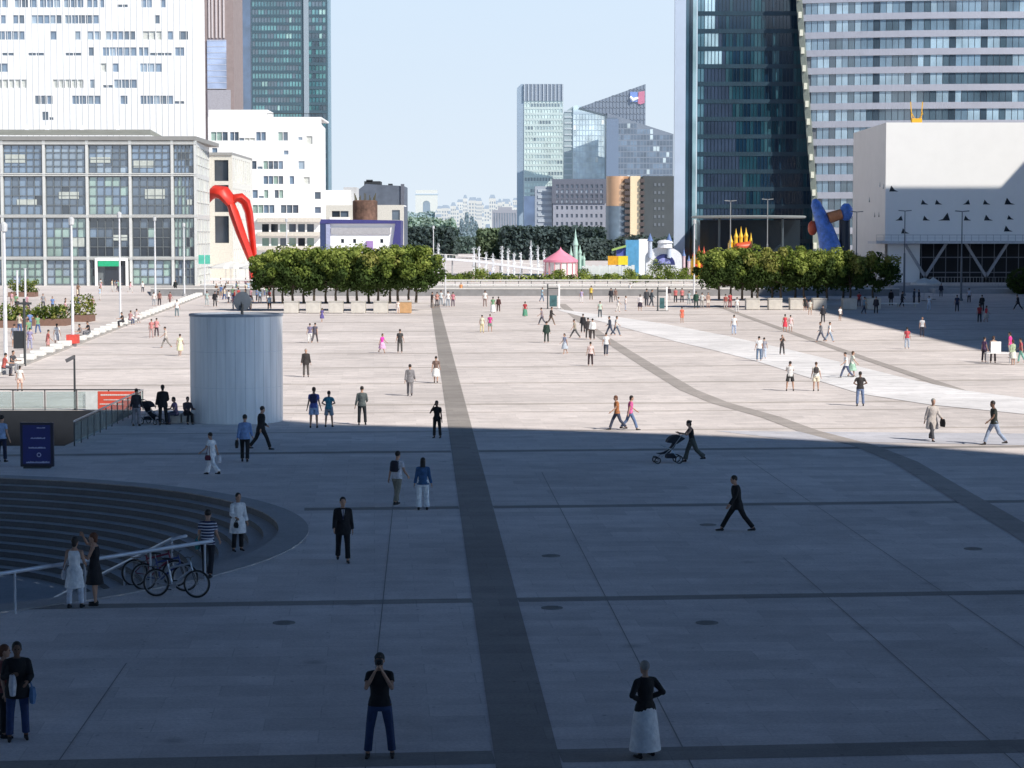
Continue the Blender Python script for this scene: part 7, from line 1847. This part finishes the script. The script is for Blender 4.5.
 (1018, 310, -90, 'stride', 'jacket', (.02, .02, .03), 'trousers', (.02, .02, .03), 'hair_short', 'person in dark clothes striding left near the round bush', 1.2, 0),
 (864, 314, 100, 'walk2', 'tshirt', (.1, .2, .3), 'trousers', (.05, .06, .1), 'hair_short', 'person in blue top under the dark right trees, left of two', 1.2, 0),
 (876, 314, 170, 'stand', 'jacket', (.03, .03, .04), 'trousers', (.02, .02, .03), 'hair_short', 'person in black under the dark right trees, right of two', 1.2, 0),
 (859, 307, 170, 'stand', 'tshirt', (.5, .06, .08), 'trousers', (.1, .06, .08), 'hair_short', 'person in red under the dark right trees', 1.2, 1),
 (984, 362, 120, 'stand', 'tshirt', (.10, .05, .12), 'trousers', (.04, .03, .05), 'hair_short', 'person in dark purple left of the white table', 1.05, 0),
 (993, 363, 150, 'stand', 'tshirt', (.55, .38, .28), 'trousers', (.05, .04, .05), 'hair_brown', 'person in tan top beside the white table', 1.2, 1),
 (1010, 358, -120, 'stand', 'tshirt', (.75, .05, .28), 'trousers', (.5, .48, .45), 'hair_med', 'person in magenta top behind the right end of the white table', 1.2, 1),
 (1013, 365, -150, 'stand2', 'shirt', (.38, .45, .30), 'skirt', (.7, .7, .62), 'hair_brown', 'person in pale green in front of the right end of the white table', 1.1, 1),
 (1021, 363, -100, 'walk2', 'tshirt', (.5, .1, .12), 'trousers', (.2, .45, .38), 'hair_short', 'person in red top and green trousers at the right picture edge', 1.05, 0),
 (151.5, 338, 170, 'stand', 'tshirt', (.62, .25, .24), 'trousers', (.5, .35, .33), 'hair_short', 'person in salmon, left of the three walking left of the ventilation tower', 1.05, 1),
 (156.5, 337, 160, 'stand2', 'tshirt', (.7, .3, .3), 'trousers', (.08, .05, .06), 'hair_short', 'person in red top and dark trousers, left group near the ventilation tower', 1.0, 0),
 (166, 348, -80, 'walk', 'tshirt', (.6, .55, .5), 'trousers', (.3, .28, .26), 'hair_short', 'person in sand coloured clothes striding left of the ventilation tower', 1.05, 0),
 (180, 356, 175, 'walk2', 'tshirt', (.8, .78, .55), 'skirt', (.8, .78, .5), 'hair_short', 'person in pale yellow just left of the ventilation tower', 1.05, 1),
 (177, 317, 175, 'stand', 'tshirt', (.84, .84, .82), 'trousers', (.16, .22, .24), 'hair_short', 'person in white top and teal grey trousers above the ventilation tower', 1.15, 0),
 (154, 306, 175, 'stand', 'tshirt', (.78, .7, .66), 'trousers', (.4, .42, .45), 'hair_short', 'person in pale top, left of the pair near the stone row', 1.15, 1),
 (159.5, 306, 175, 'stand', 'tshirt', (.25, .12, .1), 'trousers', (.06, .05, .06), 'hair_short', 'person in dark brown, right of the pair near the stone row', 1.15, 0),
 (170, 306, 160, 'walk2', 'tshirt', (.35, .15, .14), 'trousers', (.3, .2, .18), 'hair_short', 'person in maroon top crossing the stone row', 1.1, 0),
 (207, 306, 175, 'stand', 'tshirt', (.4, .5, .48), 'trousers', (.4, .45, .45), 'hair_short', 'person in grey green left of the black dressed one near the hall corner', 1.15, 0),
 (215, 307, 175, 'stand2', 'jacket', (.02, .02, .025), 'trousers', (.03, .03, .035), 'hair_short', 'person all in black near the right corner of the glass hall', 1.2, 0),
 (175.5, 293, 175, 'stand2', 'jacket', (.02, .025, .025), 'trousers', (.04, .03, .03), 'hair_short', 'person in black before the glass hall right of the entrance', 1.25, 0),
 (57, 346, 178, 'stand', 'tshirt', (.84, .82, .8), 'skirt', (.8, .76, .74), 'hair_med', 'woman all in white with dark hair left of the stone row', 1.15, 1),
 (48, 352, 120, 'walk2', 'tshirt', (.5, .15, .14), 'shorts', (.6, .3, .28), 'hair_short', 'person in red top and rose shorts beside the stone row', 1.1, 1),
 (30, 350, 175, 'stand', 'tshirt', (.32, .28, .45), 'trousers', (.38, .38, .52), 'hair_short', 'person in lavender beside the dark sign post', 1.1, 1),
 (14.5, 347, 175, 'stand2', 'tshirt', (.25, .28, .36), 'shorts', (.55, .5, .48), 'hair_short', 'person in grey top and pale shorts left of the dark sign post', 1.1, 0),
 (20, 391, 175, 'stand', 'tshirt', (.82, .79, .74), 'shorts', (.72, .5, .42), 'hair_med', 'child in white top with dark curly hair at the far left', .92, 1),
]
for d in D_:
    hr = d[8]; hm_ = None
    if hr == 'hair_brown': hr = 'hair_med'; hm_ = M_hb
    person(d[0], d[1], d[2], d[3], d[4], d[5], d[6], d[7], hr, d[9], d[10] * .96, bool(d[11]), hm=hm_)
# seated people on the stone row and around
for px, py, hd, tc_, bc_, lb in ((89, 338, -60, (.03, .03, .04), (.2, .2, .22), 'person in black sitting on the stone row, right of the masts'), (81, 341, -60, (.25, .22, .22), (.4, .38, .36), 'person in grey sitting on the stone row beside the one in black'), (130, 325, 150, (.45, .25, .25), (.10, .12, .2), 'person in rose sitting on the stone row below the door'), (123, 327, -60, (.06, .05, .05), (.05, .05, .06), 'person in dark clothes sitting on the stone row below the door'), (136, 323, 150, (.6, .5, .5), (.5, .45, .45), 'person in pale clothes sitting at the right of the stone row trio'), (4, 376, 120, (.5, .12, .1), (.08, .08, .1), 'person in red top sitting at the left picture edge'), (12, 373, 60, (.06, .06, .07), (.3, .3, .32), 'person in black sitting next to the red one at the left edge')):
    person(px, py, hd, 'sit', 'tshirt', tc_, 'trousers', bc_, 'hair_short', lb, 1.05, z=.142)
# crowds before the hall and in the cafe
rc = random.Random(21)
palN = [('white', (.82, .8, .78)), ('blue', (.15, .25, .5)), ('red', (.5, .08, .08)), ('black', (.03, .03, .035)), ('pale blue', (.45, .6, .75)), ('cream', (.7, .62, .48)), ('grey', (.3, .3, .32)), ('pink', (.7, .4, .45)), ('green', (.2, .35, .2)), ('brown', (.2, .12, .08))]
botN = [('dark trousers', 'trousers', (.05, .05, .07)), ('blue jeans', 'trousers', (.1, .15, .3)), ('pale trousers', 'trousers', (.6, .58, .55)), ('shorts', 'shorts', (.4, .35, .28))]
seen = set()
def crowd(n, xr, yr, where, poses=('stand', 'stand2', 'walk2', 'walk', 'akimbo')):
    combos = [(a, b) for a in palN for b in botN]; rc.shuffle(combos)
    for i in range(n):
        (cn, c), (bn, bk, b) = combos[i % len(combos)]
        px, py = rc.uniform(*xr), rc.uniform(*yr)
        person(px, py, rc.choice((0, 90, 180, -90, 150, -140)), rc.choice(poses), 'tshirt', c, bk, b, rc.choice(('hair_short', 'hair_med')), 'person in %s top and %s %s' % (cn, bn, where), 1.1, rc.random() < .5)
crowd(34, (216, 270), (289, 304), 'in the cafe crowd below the white parasols')
crowd(9, (96, 146), (289, 294), 'near the green lit entrance')
crowd(12, (8, 62), (303, 343), 'among the people at the far left terrace')
crowd(7, (64, 100), (296, 318), 'between the left hedges and the glass hall')
crowd(8, (470, 600), (279, 282.5), 'beyond the long low wall')
crowd(6, (228, 275), (305, 312), 'just above the rim of the ventilation tower')
# ================================================================== BICYCLES
def bicycle(pos, rz, label, mf, lean=0.0):
    o = empty('bicycle', pos, label, 'bicycle', 'bicycles parked at the handrail', rz=rz); o.rotation_euler.x = 0; o.rotation_euler.y = lean; ROOT[o.name_full] = V((0, 0, 0)); T = mat('tyre_black', (.02, .02, .02), .7)
    R_ = .34; rear, frt = V((0, .52, R_)), V((0, -.53, R_)); bb = V((0, .1, .29)); st = V((0, .23, .80)); hd_ = V((0, -.36, .84)); hb = V((0, -.40, .70))
    for nm, c in (('wheel', rear), ('wheel', frt)):
        wheel(o, c, R_ - .02, (1, 0, 0), .026, T, mat('alloy', (.4, .41, .43), .35, metal=.6), 28, 18)
    f_ = MB()
    for a, b, r_ in ((bb, st, .025), (bb, hb, .028), (V((0, .2, .70)), hd_, .025), (rear + X * .03, bb, .010), (rear - X * .03, bb, .010), (rear + X * .03, V((0, .2, .70)), .009), (rear - X * .03, V((0, .2, .70)), .009), (hb - V((0, .02, .06)), hd_ + V((0, .02, .06)), .02)): f_.tube([a, b], r_, 8)
    f_.build('frame', mf, o, smooth=True)
    fk = MB()
    for q in (-.05, .05): fk.tube([hb + X * q * .5, V((q, -.44, .55)), frt + X * q], .012, 6)
    fk.build('fork', M_dkmetal, o)
    MB().tube([V((-.29, -.28, .98)), V((-.2, -.36, 1.0)), V((0, -.36, .97)), V((.2, -.36, 1.0)), V((.29, -.28, .98))], .013, 8).build('handlebar', M_dkmetal, o); MB().tube([hd_, V((0, -.35, .98))], .014, 6).build('stem', M_dkmetal, o)
    MB().loft([(V((0, .10, .92)), X * .02, V((0, 0, .02))), (V((0, .2, .925)), X * .04, V((0, 0, .025))), (V((0, .32, .93)), X * .075, V((0, 0, .03))), (V((0, .36, .93)), X * .06, V((0, 0, .02)))], 12).build('saddle', T, o, smooth=True)
    MB().tube([st - V((0, .01, .06)), V((0, .25, .92))], .013, 6).build('seat_post', M_steel, o)
    c_ = MB(); c_.lathe([(0, -.004), (.09, -.004), (.09, .004), (0, .004)], (0, 0, 0), 18); c_.v = [(z + .05, bb.y + x, bb.z + y) for x, y, z in c_.v]; c_.build('chainring', M_steel, o)
    for q in (-1, 1): cr = MB().tube([bb + X * q * .07, bb + V((q * .08, q * .12, -q * .12))], .011, 6).build('crank', M_steel, o); MB().box(*sorted((q * .08, q * .17)), bb.y + q * .12 - .04, bb.y + q * .12 + .04, bb.z - q * .12 - .012, bb.z - q * .12 + .012).build('pedal', T, cr)
    rk = MB(); rk.box(-.07, .07, .38, .72, .72, .735)
    for q in (-.06, .06): rk.tube([V((q, .55, .72)), rear + X * q], .006, 4)
    rk.build('luggage_rack', M_dkmetal, o)
    return o
g_ = G(176, 597); bicycle(g_ + V((0, 0, 0)), radians(78), 'silver framed bicycle nearest to us leaning by the handrail', mat('frame_silver', (.5, .53, .58), .35, metal=.4), .09)
g_ = G(163, 594); bicycle(g_ + V((-.05, .5, 0)), radians(82), 'blue framed bicycle in the middle of three by the handrail', mat('frame_blue', (.03, .06, .22), .4), .09)
g_ = G(153, 592); bicycle(g_ + V((-.1, .85, 0)), radians(84), 'red framed bicycle at the back of three by the handrail', mat('frame_red', (.20, .02, .05), .4), .09)
# the tie and shirt of the businessman use his frame; hide nothing
for m_ in bpy.data.meshes:
    if len(m_.materials) == 1 and m_.materials[0] is None: pass
# aerial perspective put into far materials as a faint bluish glow
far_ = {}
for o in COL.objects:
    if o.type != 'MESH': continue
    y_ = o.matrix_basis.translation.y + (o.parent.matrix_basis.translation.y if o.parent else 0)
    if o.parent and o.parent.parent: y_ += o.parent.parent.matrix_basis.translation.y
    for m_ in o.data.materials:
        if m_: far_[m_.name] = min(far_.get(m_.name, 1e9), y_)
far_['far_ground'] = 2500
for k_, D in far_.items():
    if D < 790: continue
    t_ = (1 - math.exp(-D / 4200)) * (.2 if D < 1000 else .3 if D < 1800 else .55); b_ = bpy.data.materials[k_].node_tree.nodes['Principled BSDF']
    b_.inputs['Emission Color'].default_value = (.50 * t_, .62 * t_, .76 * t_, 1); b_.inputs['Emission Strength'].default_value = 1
bpy.data.scenes.remove(TMP)
